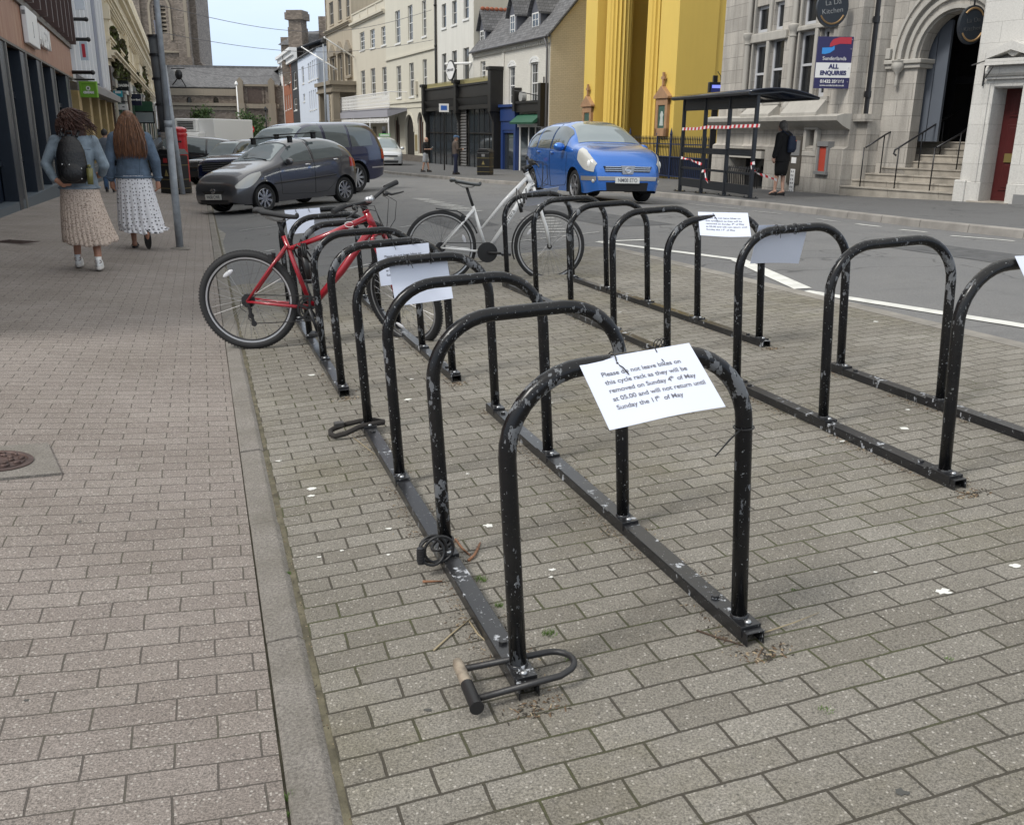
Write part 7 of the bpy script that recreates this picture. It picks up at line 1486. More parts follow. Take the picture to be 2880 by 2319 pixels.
# small coil on the far rack
F4=RACKS['3'][0]; o=empty('small_cable_lock',label='small tangled black cable lock at the near left foot of the far rack',cat='lock'); o.matrix_world=F4@Matrix.Translation((-.03,0,.06)); m=MB()
for k in range(5): m.tube([(-.02+.02*k-.03+.028*math.cos(a),-.03+.01*k,.03+.035*math.sin(a+.5*k)) for a in [j*math.pi/8 for j in range(16)]],.003,5,closed=True)
m.build('cable',M_black,o,smooth=True)
# ---------------------------------------------------------------- litter, twigs, moss, droppings on the paving
rnd=random.Random(11)
def gpt(k,x,y,o=.010): return hit(*Z(k,x,y),o)
def twig(pts,r,m_,label):
    m=MB(); P=[gpt(*p[:3],.012+(p[3] if len(p)>3 else 0)) for p in pts]; m.tube(P,[r]+[r*.9]*(len(P)-2)+[r*.5],6); m.build('twig',m_,None,smooth=True,label=label,cat='twig',group='twigs lying by the racks')
M_twig=mat('brown_twig',(.22,.11,.06),.8,var=.3,vscale=60); M_straw=mat('pale_stem',(.30,.25,.16),.8)
twig([('C1',1360,1470),('C1',1420,1550),('C1',1490,1610)],.0045,M_twig,'brown twig beside the second near hoop, upper of the two')
twig([('C1',1475,1660),('C1',1530,1610,.006),('C1',1560,1550),('C1',1580,1500)],.0055,M_twig,'thick forked reddish twig beside the second near hoop')
twig([('C1',455,570),('C1',560,650),('C1',650,720)],.0025,M_straw,'thin pale stem left of the near rack rail')
twig([('C2',215,1010),('C2',380,860),('C2',570,705)],.003,M_straw,'long pale stalk leaning on the near rail left of the U-lock')
twig([('C2',525,760),('C2',600,870),('C2',700,960)],.003,M_straw,'curved pale stalk beside the rail above the U-lock')
twig([('C2',120,415),('C2',290,410)],.005,M_twig,'short dark twig left of the near rail')
twig([('C3',425,588),('C3',600,530,.01),('C3',750,470)],.0022,M_straw,'straight thin stalk to the right of the near rack end')
twig([('C3',20,575),('C3',150,620),('C3',300,665)],.003,mat('dark_twig',(.07,.045,.03),.8),'dark curved twig in front of the near right rail')
M_wh=mat('bird_dropping',(.66,.66,.62),.9)
m=MB()
def blot(x,y,r,k,mb):
    c=gpt(k,x,y,.0095); n=14; pts=[]; 
    for i in range(n): a=2*math.pi*i/n; q=r*(.6+.7*rnd.random()); pts.append((c.x+q*math.cos(a),c.y+q*.8*math.sin(a)))
    vs=[(px,py,G(*uv(px,py))+.0105) for px,py in pts]; mb.add(vs+[(c.x,c.y,c.z+.0012)],[(i,(i+1)%n,n) for i in range(n)])
for k,x,y,r in (('C1',75,1020,.016),('C1',90,1085,.010),('C1',940,230,.02),('C1',1655,1350,.018),('C1',770,1378,.012),('C1',350,1570,.008),('C1',150,1630,.009),('C1',765,1608,.008),('C1',1465,890,.008),('C2',1245,312,.012),('C2',1235,375,.008),('C3',1490,345,.022),('C3',1920,192,.016),('C3',1085,230,.006),('B8',65,1408,.014),('B8',540,487,.008),('B7',1180,1313,.022),('B7',800,1390,.014),('B7',1200,1197,.012),('B7',1005,660,.02),('B1',915,1608,.022),('B1',930,1275,.016),('B1',1700,1640,.014),('B1',1585,1325,.012),('C4',1905,595,.018),('C4',1900,638,.015),('C4',1700,425,.012),('C4',1320,105,.014),('B6',350,860,.02),('B6',750,1165,.014)): blot(x,y,r,k,m)
tag(m.build('droppings',M_wh,None),'white bird droppings spattered over the rack paving','droppings',kind='stuff')
m=MB()
for k,x,y,r in (('C5',495,645,.019),('C2',160,1525,.010),('C3',1240,1540,.014),('C3',520,875,.006),('C5',145,330,.006),('C4',485,795,.008),('C4',1175,520,.005)): blot(x,y,r,k,m)
tag(m.build('gum_spots',mat('dark_gum',(.07,.07,.065),.9),None),'dark flattened gum spots on the paving','gum',kind='stuff')
# debris, crumbs and leaves along the rails; moss and grass in joints
m=MB(); m.mi=0
cols=[mat('debris_brown',(.13,.085,.05),.9),mat('debris_pale',(.34,.27,.18),.9),mat('debris_dark',(.04,.034,.026),.9)]
def crumb(P,s_):
    a=rnd.uniform(0,6.3); Mx=Matrix.Translation(P)@Euler((rnd.uniform(-.4,.4),rnd.uniform(-.4,.4),a)).to_matrix().to_4x4(); m.mi=rnd.choice((0,0,1,2,2)); l=s_*rnd.uniform(.8,2.4); m.add([(-l,-s_*.4,0),(l*.8,-s_*.5,s_*.2),(l,s_*.3,s_*.3),(-l*.7,s_*.5,s_*.1),(0,0,s_*.9)],[(0,1,4),(1,2,4),(2,3,4),(3,0,4),(0,3,2,1)],Mx)
for key,(F,sp_,root) in RACKS.items():
    nh={'1':4,'2':5,'3':5,'4':3}[key]; near=key in('1','4')
    for sx in (0,RW):
        for side in (-1,1):
            for i in range(700 if near else 220):
                yy=rnd.uniform(-.12,sp_*(nh-1)+.12); d_=abs(rnd.gauss(0,.028))+.003; 
                if math.sin(yy*7+sx*5+side)+.3*rnd.random()<-.2: continue
                crumb(F@Vector((sx+side*(.03+d_),yy,.001)),rnd.uniform(.0012,.0034)*(1 if near else 1.3))
        for i in range(90): a=rnd.uniform(0,6.3); crumb(F@Vector((sx+.09*math.cos(a)*rnd.random(),-.10-.07*rnd.random(),.001)),rnd.uniform(.002,.005))
for i in range(500): v_=rnd.uniform(1.2,9); u_=.175+rnd.uniform(-.012,.03); crumb(Vector((*xy(u_,v_),G(u_,v_)+.006)),rnd.uniform(.001,.003))
for i in range(260): u_=rnd.uniform(.2,4.3); v_=rnd.uniform(.8,9); crumb(Vector((*xy(u_,v_),G(u_,v_)+.009)),rnd.uniform(.0008,.0022))
for i in range(120): u_=rnd.uniform(-2.6,0); v_=rnd.uniform(1,9); crumb(Vector((*xy(u_,v_),G(u_,v_)+.017)),rnd.uniform(.0008,.002))
ob=m.build('litter_crumbs',cols,None); tag(ob,'crumbs of leaf, bark and dirt gathered along the rails and joints','litter',kind='stuff')
m=MB()
def tuft(P,n,h,s_):
    for i in range(n):
        a=rnd.uniform(0,6.3); d_=rnd.uniform(0,s_); b=P+Vector((d_*math.cos(a),d_*math.sin(a),0)); t=b+Vector((rnd.uniform(-.6,.6)*h,rnd.uniform(-.6,.6)*h,h*rnd.uniform(.5,1))); w_=.0012; c_=Vector((math.cos(a),math.sin(a),0))*w_; m.add([b-c_,b+c_,t],[(0,1,2)])
for k,x,y,n,h,s_ in (('C2',620,400,70,.020,.022),('C2',790,630,45,.015,.018),('C2',1215,870,80,.016,.022),('C2',1395,1090,25,.009,.015),('C5',1605,870,90,.018,.014),('C5',1615,960,60,.014,.01),('C4',1755,1115,50,.012,.012),('C3',790,1050,40,.008,.02),('C3',1525,750,25,.008,.012),('C3',600,335,20,.007,.01),('B8',550,855,30,.015,.02),('B1',310,1400,50,.015,.014)):
    tuft(gpt(k,x,y,.008),n,h,s_)
tag(m.build('grass_tufts',mat('grass_green',(.09,.16,.03),.7),None),'small green grass tufts growing in the paving joints','grass',kind='stuff')
# manhole cover at the left edge
p=hit(*Z('C4',-30,430),.016); o=empty('manhole_cover',p,HD,'round rusty brown manhole cover with raised pattern at the left edge','manhole cover')
g_=Vector((G(*uv(p.x+.3,p.y))-G(*uv(p.x-.3,p.y)),G(*uv(p.x,p.y+.3))-G(*uv(p.x,p.y-.3)),0))/.6; N=Vector((-g_.x,-g_.y,1)).normalized(); o.rotation_euler=N.to_track_quat('Z','Y').to_euler()
pr=hit(*Z('C4',160,400),.016); rr=(Vector((pr.x,pr.y))-Vector((p.x,p.y))).length; M_iron=mat('rusty_iron',(.085,.055,.048),.55,.3,var=.35,vscale=12)
m=MB(); m.lathe([(rr+.02,0),(rr+.02,.006),(rr,.008),(rr-.004,.002),(rr-.012,.002),(rr-.014,.007),(.001,.007)],48,cap=False); m.build('cover',M_iron,o,auto=30)
m=MB()
for i in range(10):
    for r0 in (.45,.75): a=2*math.pi*(i+(.5 if r0>.5 else 0))/10; m.tube([(rr*r0*math.cos(a-.16),rr*r0*math.sin(a-.16),.008),(rr*(r0+.09)*math.cos(a),rr*(r0+.09)*math.sin(a),.010),(rr*r0*math.cos(a+.16),rr*r0*math.sin(a+.16),.008)],.008,6)
m.build('raised_pattern',M_iron,o,smooth=True); m=MB(); s_=rr+.10; m.box(-s_,s_,-s_,s_,-.02,.0015); m.build('concrete_surround',M_kerb,o)
# drain grating far left on the footway
p=hit(45,680,.018); m=MB(); [m.box(-.25,.25,-.14+i*.05,-.125+i*.05,0,.006) for i in range(6)]; m.box(-.25,-.23,-.15,.15,0,.005); m.box(.23,.25,-.15,.15,0,.005); m.build('drain_grating',M_iron,None,loc=p,rz=-.318,label='narrow dark drain grating in the footway near the shopfront',cat='drain')
# ---------------------------------------------------------------- bus shelter
p1_=hit(*Z('B4',265,1458),.12); p4_=hit(*Z('B4',1115,1542),.12); dS=(p4_-p1_); ths=math.atan2(-dS.x,-dS.y)
WH=Wall(p4_,ths); Ls=Vector((dS.x,dS.y,0)).length
o=empty('bus_shelter',WH.p,WH.rz,'black frame bus shelter without glass, wrapped in red and white tape, on the far pavement','bus shelter')
M_shel=mat('shelter_black',(.010,.012,.016),.35,spec=.6)
zt=[WH.z('B4',x,y)[1] for x,y in ((1255,270),(925,290),(620,310),(345,325))]; ZT_=zt[0]
gy_=lambda x:G(*uv(*(WH.p+WH.e*x)[:2]))+.12-WH.p.z
xp=[WH.z('B4',1115,1000)[0]*0,-Ls/3,-Ls*2/3,-Ls]
for x in xp:
    m=MB(); g_=gy_(x); m.box(x-.04,x+.04,-.04,.04,g_,ZT_); ps=m.build('post',M_shel,o,bevel=.008)
    m=MB(); m.box(x-.2,x+.2,-.10,.10,g_+.005,g_+.02); [m.tube([(x+a,b,g_+.02),(x+a,b,g_+.045)],.018,6) for a in(-.16,.16) for b in(-.06,.06)]; m.build('base_plate',M_shel,ps)
for a,b in zip(xp,xp[1:]):
    for y0,y1,t in ((ZT_-.30,ZT_-.02,.02),(WH.z('B4',700,1000)[1]-.02,WH.z('B4',700,950)[1]+.02,.025),(WH.z('B4',700,1222)[1],WH.z('B4',700,1195)[1],.02),(WH.z('B4',700,1420)[1]-.05,WH.z('B4',700,1350)[1]+.02,.025)):
        m=MB(); m.box(b+.04,a-.04,-t,t,y0,y1); m.build('cross_panel',M_shel,o)
# curved roof reaching back towards the building
rows=[]; RD=1.4
for i in range(15):
    y=-.28+(RD+.28)*i/14; q=(y+.28)/(RD+.28); rows.append([(x,y,ZT_+.02+.14*math.sin(math.pi*min(1,q*1.02))**.8*.9-.10*q) for x in (.16,-Ls-.22)])
m=MB(); m.grid(rows); rf=m.build('roof',mat('roof_panel',(.012,.018,.035),.15,spec=.8),o,smooth=True); s_=rf.modifiers.new('s','SOLIDIFY'); s_.thickness=.025
m=MB(); 
for x in (.14,-Ls/3,-Ls*2/3,-Ls-.2): m.tube([(x,-.26,ZT_-.03),(x,.5,ZT_+.04),(x,RD,ZT_-.09)],.02,6)
m.tube([(.14,-.28,ZT_),(-Ls-.2,-.28,ZT_)],.035,6); m.tube([(.14,RD,ZT_-.08),(-Ls-.2,RD,ZT_-.08)],.035,6); m.build('roof_rib',M_shel,o)
# tape
M_tr=mat('tape_red',(.55,.02,.03),.5); M_tw=mat('tape_white',(.75,.73,.73),.5)
def tape(pts,label,w_=.07,tw=0):
    P=[Vector(p) for p in pts]; S=[]
    for a,b in zip(P,P[1:]):
        n=max(1,int((b-a).length/.035)); S+=[a+(b-a)*i/n for i in range(n)]
    S.append(P[-1]); m=MB()
    for i in range(len(S)-1):
        a,b=S[i],S[i+1]; f=lambda k:(Vector((0,.35*math.sin(k*tw),math.cos(k*tw)*1.0)).normalized()*w_/2*(1 if tw==0 else .75+.25*math.cos(k*.4)))
        m.mi=(i//3)%2; sh=(b-a)*.6; m.add([a-f(i),b-f(i+1),b+f(i+1)+sh,a+f(i)+sh],[(0,1,2,3)])
    q=m.build('barrier_tape',[M_tw,M_tr],None,loc=WH.p,rz=WH.rz,label=label,cat='barrier tape',group='red and white tape on the shelter'); s_=q.modifiers.new('s','SOLIDIFY'); s_.thickness=.002; return q
def sp(k,x,y,d=-.07): q=WH.z(k,x,y,d); return (q[0],d,q[1])
tape([sp('B4',295,702),sp('B4',470,700),sp('B4',600,680),sp('B4',880,682),sp('B4',890,672),sp('B4',1235,662)],'upper band of red and white tape stretched across the shelter posts')
tape([sp('B4',280,1050),sp('B4',400,1080),sp('B4',530,1130)],'short drooping red and white tape on the left of the shelter',tw=.12)
tape([sp('B4',530,1215),sp('B4',570,1210),sp('B4',580,1290),sp('B4',600,1345)],'hanging end of tape by the second shelter post',tw=.15)
tape([sp('B4',1180,1115),sp('B4',1130,1120),sp('B4',1135,1180),sp('B4',1200,1240,.3),sp('B4',1300,1270,.6),sp('B4',1440,1320,1.0)],'loose tape sagging from the right shelter post towards the woman in black',tw=.08)
# screen pole behind the shelter
pq=hit(*Z('B4',645,1345),.12); WQ=Wall(pq,-R(95)); o=empty('information_screen',WQ.p,WQ.rz,'black pole with blue lit bus information screen rising behind the shelter','screen')
qa,qb=WQ.z('B4',590,300)[0],WQ.z('B4',795,300)[0]; z1_=WQ.z('B4',700,135)[1]; z0_=WQ.z('B4',700,468)[1]
cx=(qa+qb)/2+.03
m=MB(); m.box(cx-.1,cx+.1,-.06,.06,0,z0_+.1); m.build('pole',M_shel,o); m=MB(); m.box(qa+.05,qb+.02,-.1,.1,z0_,z1_); bx=m.build('screen_case',M_shel,o,bevel=.02)
m=MB(); m.box(qa+.12,qb-.05,-.108,-.1,z0_+.1,z1_-.08); m.build('screen',mat('screen_blue',(.015,.022,.10),.3,emit=.35),o); m=MB(); m.box(qa+.15,qb-.08,-.112,-.108,z1_-.2,z1_-.10); m.build('lit_row',mat('screen_line',(.18,.22,.75),.3,emit=.7),o)
m=MB(); c2_=WQ.z('B4',700,90)[0]; m.box(c2_-.08,c2_+.06,-.07,.07,z1_,WQ.z('B4',700,55)[1]); m.tube([(c2_+.06,0,z1_+.35),(c2_+.18,0,z1_+.2),(c2_+.2,0,z1_)],.015,5); m.build('aerial_box',M_shel,o)
# ---------------------------------------------------------------- leaning grey pole, sign post, post box, bins
b0=hit(*Z('A7',1412,1458),.016); 
def vert_at(base,px): # point above the base seen at that picture point (nearest on the vertical plane facing the camera)
    Wt=Wall(base,-R(90)); q=Wt.at(*px); return Vector((base.x+Wt.e.x*q[0],base.y+Wt.e.y*q[0],base.z+q[1]))
m1=vert_at(b0,Z('A7',1290,630)); t1=vert_at(b0,Z('A1',1525,-20))
M_gpole=mat('grey_pole_paint',(.27,.29,.31),.5,var=.25,vscale=9,bump=.02,bscale=40)
o=empty('street_pole',b0,0,'tall galvanised grey pole leaning slightly at the footway edge beside the walking women','pole')
t1l=t1-b0; m=MB(); 
zt_=t1l.z; m.tube([Vector((0,0,-.02)),t1l*.52],.049,18); m.build('lower_pole',M_gpole,o,smooth=True); m=MB(); m.tube([t1l*.51,t1l*1.35],.038,18); m.tube([t1l*.505,t1l*.53],.052,18); m.build('upper_pole',M_gpole,o,smooth=True)
m=MB(); m.lathe([(.14,.002),(.11,.02),(.06,.03)],16); m.build('collar',M_kerb,o)
# dark banded tube behind it
b1=vert_at(b0,Z('A1',1605,1290)); t2=vert_at(b0,Z('A1',1497,350)); o2=empty('banded_post',b0,0,'thick dark grey banded tube strapped behind the tall pole','post'); a_=b1-b0+Vector((-.02,.10,0)); t_=t2-b0+Vector((-.02,.10,0)); m=MB(); m.tube([a_,t_],[.07,.085],14)
m.build('tube',mat('dark_grey_tube',(.07,.075,.08),.5,var=.2,vscale=4),o2,smooth=True); m=MB()
for f in (0,.28,.55,.8,.99): c=a_+(t_-a_)*f; m.tube([c,c+(t_-a_).normalized()*.03],.093,14)
m.build('band',M_black,o2); m=MB(); c=a_+(t_-a_)*.28; d_=(t_-a_).normalized(); m.add([c+Vector((.07,-.06,.0)),c+Vector((.13,-.06,.0)),c+d_*1.05+Vector((.11,-.06,0)),c+d_*1.05+Vector((.03,-.06,0))],[(0,1,2,3)]); q=m.build('paper_strip',M_paper,o2); s_=q.modifiers.new('s','SOLIDIFY'); s_.thickness=.004
m=MB(); lw=b0+Vector((.25,.5,0)); 
b3=vert_at(Vector((b0.x,b0.y,0))+Vector((0,2,0)),Z('A7',1440,925)); t3=vert_at(Vector((b0.x,b0.y,0))+Vector((0,2,0)),Z('A1',1600,640)); 
m=MB(); m.tube([b3,t3],.04,12); m.build('sign_post',M_gpole,None,smooth=True,label='thinner grey sign post leaning behind the tall pole in front of the red postbox',cat='post')
# pillar box
pb_=hit(*Z('A7',1455,912),.016); px_=FPX/proj3(pb_)[2]; hpb=(545-Z('A1',1735,1278)[1])/px_; rpb=(Z('A1',1805,1300)[0]-Z('A1',1658,1300)[0])/px_/2
o=empty('pillar_box',pb_,0,'red cylindrical pillar box with black base partly hidden by the grey pole','postbox'); s_=rpb/.26
M_rbox=mat('pillar_red',(.46,.012,.018),.35,coat=.4)
m=MB(); r_=rpb*.9; m.lathe([(r_,.35),(r_,hpb-.32),(r_*1.0,hpb-.30),(r_*1.10,hpb-.24),(r_*1.10,hpb-.2),(r_*1.0,hpb-.17),(r_*1.08,hpb-.12),(r_*1.04,hpb-.05),(r_*.6,hpb-.0),(.001,hpb+.01)],32,cap=False); m.build('body',M_rbox,o,auto=40)
m=MB(); m.lathe([(r_*1.08,0),(r_*1.08,.30),(r_,.35)],32); m.build('base',M_black,o,auto=40); m=MB(); m.box(-.12,.12,-r_*1.02,-r_*.9,hpb-.45,hpb-.41); m.build('slot',M_black,o)
def bin_(P,w_,h,label,rot=-.3,group=None):
    o=empty('litter_bin',P,rot,label,'litter bin',group); m=MB(); m.box(-w_/2,w_/2,-w_/2,w_/2,.0,h*.86); m.build('body',M_black,o,bevel=.03)
    m=MB(); m.prism([(-w_/2-.03,h*.88),(w_/2+.03,h*.88),(w_*.3,h),(-w_*.3,h)],-w_/2-.03,w_/2+.03); m.build('lid',M_black,o,bevel=.02); 
    m=MB(); [m.box(-w_/2-.006,w_/2+.006,-w_/2-.006,w_/2+.006,h*f,h*f+.015) for f in (.12,.32,.64)]; m.build('gold_band',mat('dull_gold',(.25,.2,.08),.5),o)
    m=MB(); m.box(-w_*.13,w_*.13,-w_/2-.008,-w_/2,h*.70,h*.80); m.build('notice_plate',mat('dull_red',(.35,.03,.03),.5) if rot<-.35 else mat('grey_metal',(.2,.2,.2)),o)
    m=MB(); m.prism([(-w_*.12,h*.4),(w_*.12,h*.4),(0,h*.55)],-w_/2-.008,-w_/2); m.build('emblem',MAT['dull_gold'],o); return o
pbn=hit(*Z('A7',1372,918),.016); k_=FPX/proj3(pbn)[2]; bin_(pbn,.62,(918-500)/3.4726/k_,'black square litter bin with gold bands in front of the red pillar box',-.45,'black litter bins')
pbn=hit(*Z('A3',1267,1708),.12); k_=FPX/proj3(pbn)[2]; bin_(pbn,.60,(1708-1462)/3.4726/k_,'black litter bin with gold emblem on the far pavement before the black shopfront',-.3,'black litter bins')
# blue and white parking sign post
ps_=hit(*Z('A3',868,1662),.12); k_=FPX/proj3(ps_)[2]; o=empty('parking_sign',ps_,.15,'small blue and white parking sign on a dark post before the black shopfront','sign'); h_=(1662-1050)/3.4726/k_
m=MB(); m.tube([(0,0,0),(0,0,h_)],.04,8); m.build('post',M_black,o); m=MB(); m.box(-.27,.27,-.06,-.03,h_-.42,h_+.02); m.build('plate',M_white,o); m=MB(); m.box(-.17,.17,-.066,-.06,h_-.32,h_-.08); m.build('blue_panel',mat('sign_blue2',(.03,.12,.45),.4),o)
# lamp columns, wires, no entry sign, small trees
for (k,xb_,yb_,xt_,yt_,dep,lab,m_,r0) in (('A2',1445,1140,1420,420,80,'tall grey street lamp column in front of the sandstone bank',M_gpole,.11),('A2',605,1285,572,830,118,'white lamp column standing before the church aisle',M_white,.11),('A2',860,1190,858,1080,110,'small black lamp post by the church wall',M_ironb,.08)):
    P=onray(*Z(k,xb_,yb_),dep); T_=onray(*Z(k,xt_,yt_),dep); m=MB(); o=empty('lamp_column',(P.x,P.y,P.z-1.5),0,lab,'lamp post'); m.tube([(0,0,0),(T_.x-P.x,T_.y-P.y,T_.z-P.z+1.5)],[r0,r0*.6],10); m.build('column',m_,o,smooth=True)
    q=MB(); tt=Vector((T_.x-P.x,T_.y-P.y,T_.z-P.z+1.5)); q.lathe([(.05,-.1),(.22,.05),(.16,.3),(.05,.45)],10,Matrix.Translation(tt)); q.build('lantern',M_white if m_ is M_white else M_black,o)
def wire(a,b,dep1,dep2,sag,label):
    A=onray(*a,dep1); B_=onray(*b,dep2); P=[A+(B_-A)*i/20+Vector((0,0,-sag*math.sin(math.pi*i/20))) for i in range(21)]; m=MB(); m.tube(P,.013,5); m.build('overhead_wire',mat('wire_grey',(.12,.12,.13),.6),None,label=label,cat='cable',group='wires across the street')
wire(Z('A2',-250,35),Z('A3',740,100),40,58,1.2,'uppermost wire spanning the street from the left roofs to the cream house')
wire(Z('A2',-250,305),Z('A3',752,392),42,58,.8,'second wire across the street below the uppermost one')
wire(Z('A2',-250,605),Z('A2',1560,560),60,76,1.2,'third wire crossing the sky in front of the church tower')
P=onray(*Z('A2',709,1262),92); o=empty('no_entry_sign',(P.x,P.y,G(*uv(P.x,P.y))),0,'red no entry sign at the far end of the street','sign'); zz=P.z-o.location.z; m=MB(); m.tube([(0,0,0),(0,0,zz)],.05,6); m.build('post',M_gpole,o); m=MB(); m.tube([(0,-.08,zz),(0,-.05,zz)],.42,20); m.build('disc',mat('sign_red2',(.5,.02,.02),.4),o); m=MB(); m.box(-.3,.3,-.09,-.081,zz-.07,zz+.07); m.build('white_bar',M_white,o)
def tree(P,h,label,seed,r=1.0):
    rnd=random.Random(seed); o=empty('small_tree',P,0,label,'tree','small trees before the church'); m=MB(); m.tube([(0,0,0),(.05,0,h*.4),(0,.05,h*.8)],[.12,.09,.04],8)
    for i in range(9): a=rnd.uniform(0,6.3); z=h*rnd.uniform(.35,.75); m.tube([(0,0,z),(math.cos(a)*r*.5,math.sin(a)*r*.5,z+h*.16)],[.04,.01],5)
    m.build('trunk',mat('bark',(.06,.045,.03),.9),o); m=MB()
    for i in range(1700):
        cl=rnd.randrange(14); rr=random.Random(seed*100+cl); c=Vector((rr.uniform(-.7,.7)*r,rr.uniform(-.7,.7)*r,h*rr.uniform(.38,.98))); p=c+Vector((rnd.gauss(0,.22*r),rnd.gauss(0,.22*r),rnd.gauss(0,.3))); s_=rnd.uniform(.06,.14); m.mi=rnd.choice((0,0,1)); m.add([(-s_,0,0),(0,0,-s_),(s_,0,0),(0,0,s_*1.3)],[(0,1,2,3)],Matrix.Translation(p)@Euler((rnd.uniform(-1.5,1.5),rnd.uniform(-1.5,1.5),rnd.uniform(0,6))).to_matrix().to_4x4())
    m.build('crown',[mat('tree_leaf_a',(.035,.075,.018),.7),mat('tree_leaf_b',(.07,.12,.03),.7)],o)
for (xb,yt,yb,lab,sd,r) in ((255,1055,1240,'small leafy tree against the church wall on the left',4,1.7),(765,1105,1270,'small leafy tree against the church wall on the right',7,1.9)):
    A=onray(*Z('A2',xb,yb),112); T_=onray(*Z('A2',xb,yt),112); g_=G(*uv(A.x,A.y)); tree(Vector((A.x,A.y,g_)),T_.z-g_,lab,sd,r)
# satellite dish / black wall lamp on the left terrace
P=onray(*Z('A1',1745,730),48); m=MB(); m.ball((0,0,0),(.20,.15,.26),10,6); m.tube([(0,0,0),(.3,.1,-.6)],.03,5); m.tube([(0,0,-.1),(-.4,.1,-.5)],.03,5); m.tube([(-.4,.1,.3),(.3,.1,.3)],.03,5); m.build('wall_lantern',M_ironb,None,loc=P,label='black bracket lantern silhouetted against the far left buildings',cat='lamp')
# ---------------------------------------------------------------- people
def limb(m,pts,rs,n=10,sq=1.0):
    """tapered limb through joints with rounded ends"""
    P=[Vector(p) for p in pts]; m.tube(P,rs,n); m.ball(tuple(P[0]),rs[0],10,6); m.ball(tuple(P[-1]),rs[-1],10,6)
    for p,r in zip(P[1:-1],rs[1:-1]): m.ball(tuple(p),r,10,6)
def ellipt(m,rings,n=20):
    """closed loft of ellipses: (x,y,z,rx,ry)"""
    vs=[];fs=[]
    for x,y,z,a,b in rings:
        for k in range(n): q=2*math.pi*k/n; vs.append((x+a*math.cos(q),y+b*math.sin(q),z))
    L=len(rings)
    for i in range(L-1):
        for k in range(n): fs.append((i*n+k,i*n+(k+1)%n,(i+1)*n+(k+1)%n,(i+1)*n+k))
    fs+=[tuple(range(n))[::-1],tuple(range((L-1)*n,L*n))]; m.add(vs,fs)
def remesh(o,v,it=4):
    r=o.modifiers.new('r','REMESH'); r.mode='VOXEL'; r.voxel_size=v; r.use_smooth_shade=True
    s=o.modifiers.new('s','SMOOTH'); s.factor=.5; s.iterations=it
def hand(m,W,D,side,curl=.6,s=1.0):
    """palm and five separate bent fingers hanging from wrist W in direction D (unit), thumb towards the front"""
    D=Vector(D).normalized(); F=Vector((0,1,0)); F=(F-D*F.dot(D)).normalized(); S=D.cross(F)*side   # S: palm normal towards the body
    W=Vector(W); limb(m,[W,W+D*.05*s,W+D*.085*s],[.024*s,.034*s,.034*s],8)
    for i,(off,l) in enumerate(((.030,.072),(.011,.082),(-.009,.076),(-.028,.060))):
        b=W+D*.085*s+F*off*s; c=curl*(1+.12*i); k1=b+(D*math.cos(c*.4)-S*math.sin(c*.4)*-1)*l*.45*s; k2=k1+(D*math.cos(c)+S*math.sin(c))*l*.32*s; k3=k2+(D*math.cos(c*1.5)+S*math.sin(c*1.5))*l*.25*s
        limb(m,[b,k1,k2,k3],[.0105*s,.0095*s,.0085*s,.0075*s],7)
    b=W+D*.03*s+F*.03*s; limb(m,[b,b+(D*.6+F*.7).normalized()*.035*s,b+(D*.9+F*.45).normalized()*.065*s],[.013*s,.011*s,.0085*s],7)
def face(m,c,f,s=1.0):
    """features on the head ball: c head centre, f forward"""
    c=Vector(c); f=Vector(f).normalized(); r=Vector((f.y,-f.x,0)); u=Vector((0,0,1))
    m.tube([c+f*.085*s+u*.015*s,c+f*.112*s-u*.018*s],[.009*s,.014*s],7); m.ball(tuple(c+f*.092*s-u*.052*s),(.022*s,.016*s,.008*s),8,5); m.ball(tuple(c+f*.075*s-u*.088*s),(.03*s,.028*s,.022*s),8,6)
    for sd in (1,-1): m.ball(tuple(c+r*sd*.076*s-u*.008*s),(.012*s,.02*s,.03*s),8,6)
def headneck(m,H,c,f,nk,s=1.0):
    m.ball(c,(.077*s,.094*s,.112*s),16,12); m.tube([nk,(c[0],c[1]-.01,c[2]-.07*s)],[.055*s,.05*s],12); face(m,c,f,s)
def person(name,label,P,rz,s=1,group=None):
    o=empty('person',P,rz,label,'person',group); o.scale=(s,s,s); return o
def trunk(m,hip,sh,depth=.11,hw=.165,sw=.19,waist=.135,lean=0):
    z0,z1=hip,sh; ellipt(m,[(0,0,z0-.10,hw*.8,depth*.9),(0,0,z0,hw,depth*1.12),(0,0,z0+.10,hw*.93,depth*1.02),(0,.0+lean*.3,z0+(z1-z0)*.42,waist,depth*.88),(0,lean*.6,z0+(z1-z0)*.72,sw*.82,depth*1.02),(0,lean,z1-.05,sw*.92,depth*.95),(0,lean,z1+.015,sw*.70,depth*.75),(0,lean,z1+.05,sw*.35,depth*.55)])
M_denim1=mat('denim_pale',(.20,.245,.285),.85,var=.35,vscale=9,bump=.05,bscale=160); M_denim2=mat('denim_mid',(.095,.135,.19),.85,var=.4,vscale=8,bump=.05,bscale=160); M_tan_skin=mat('skin_tanned',(.40,.20,.13),.5)
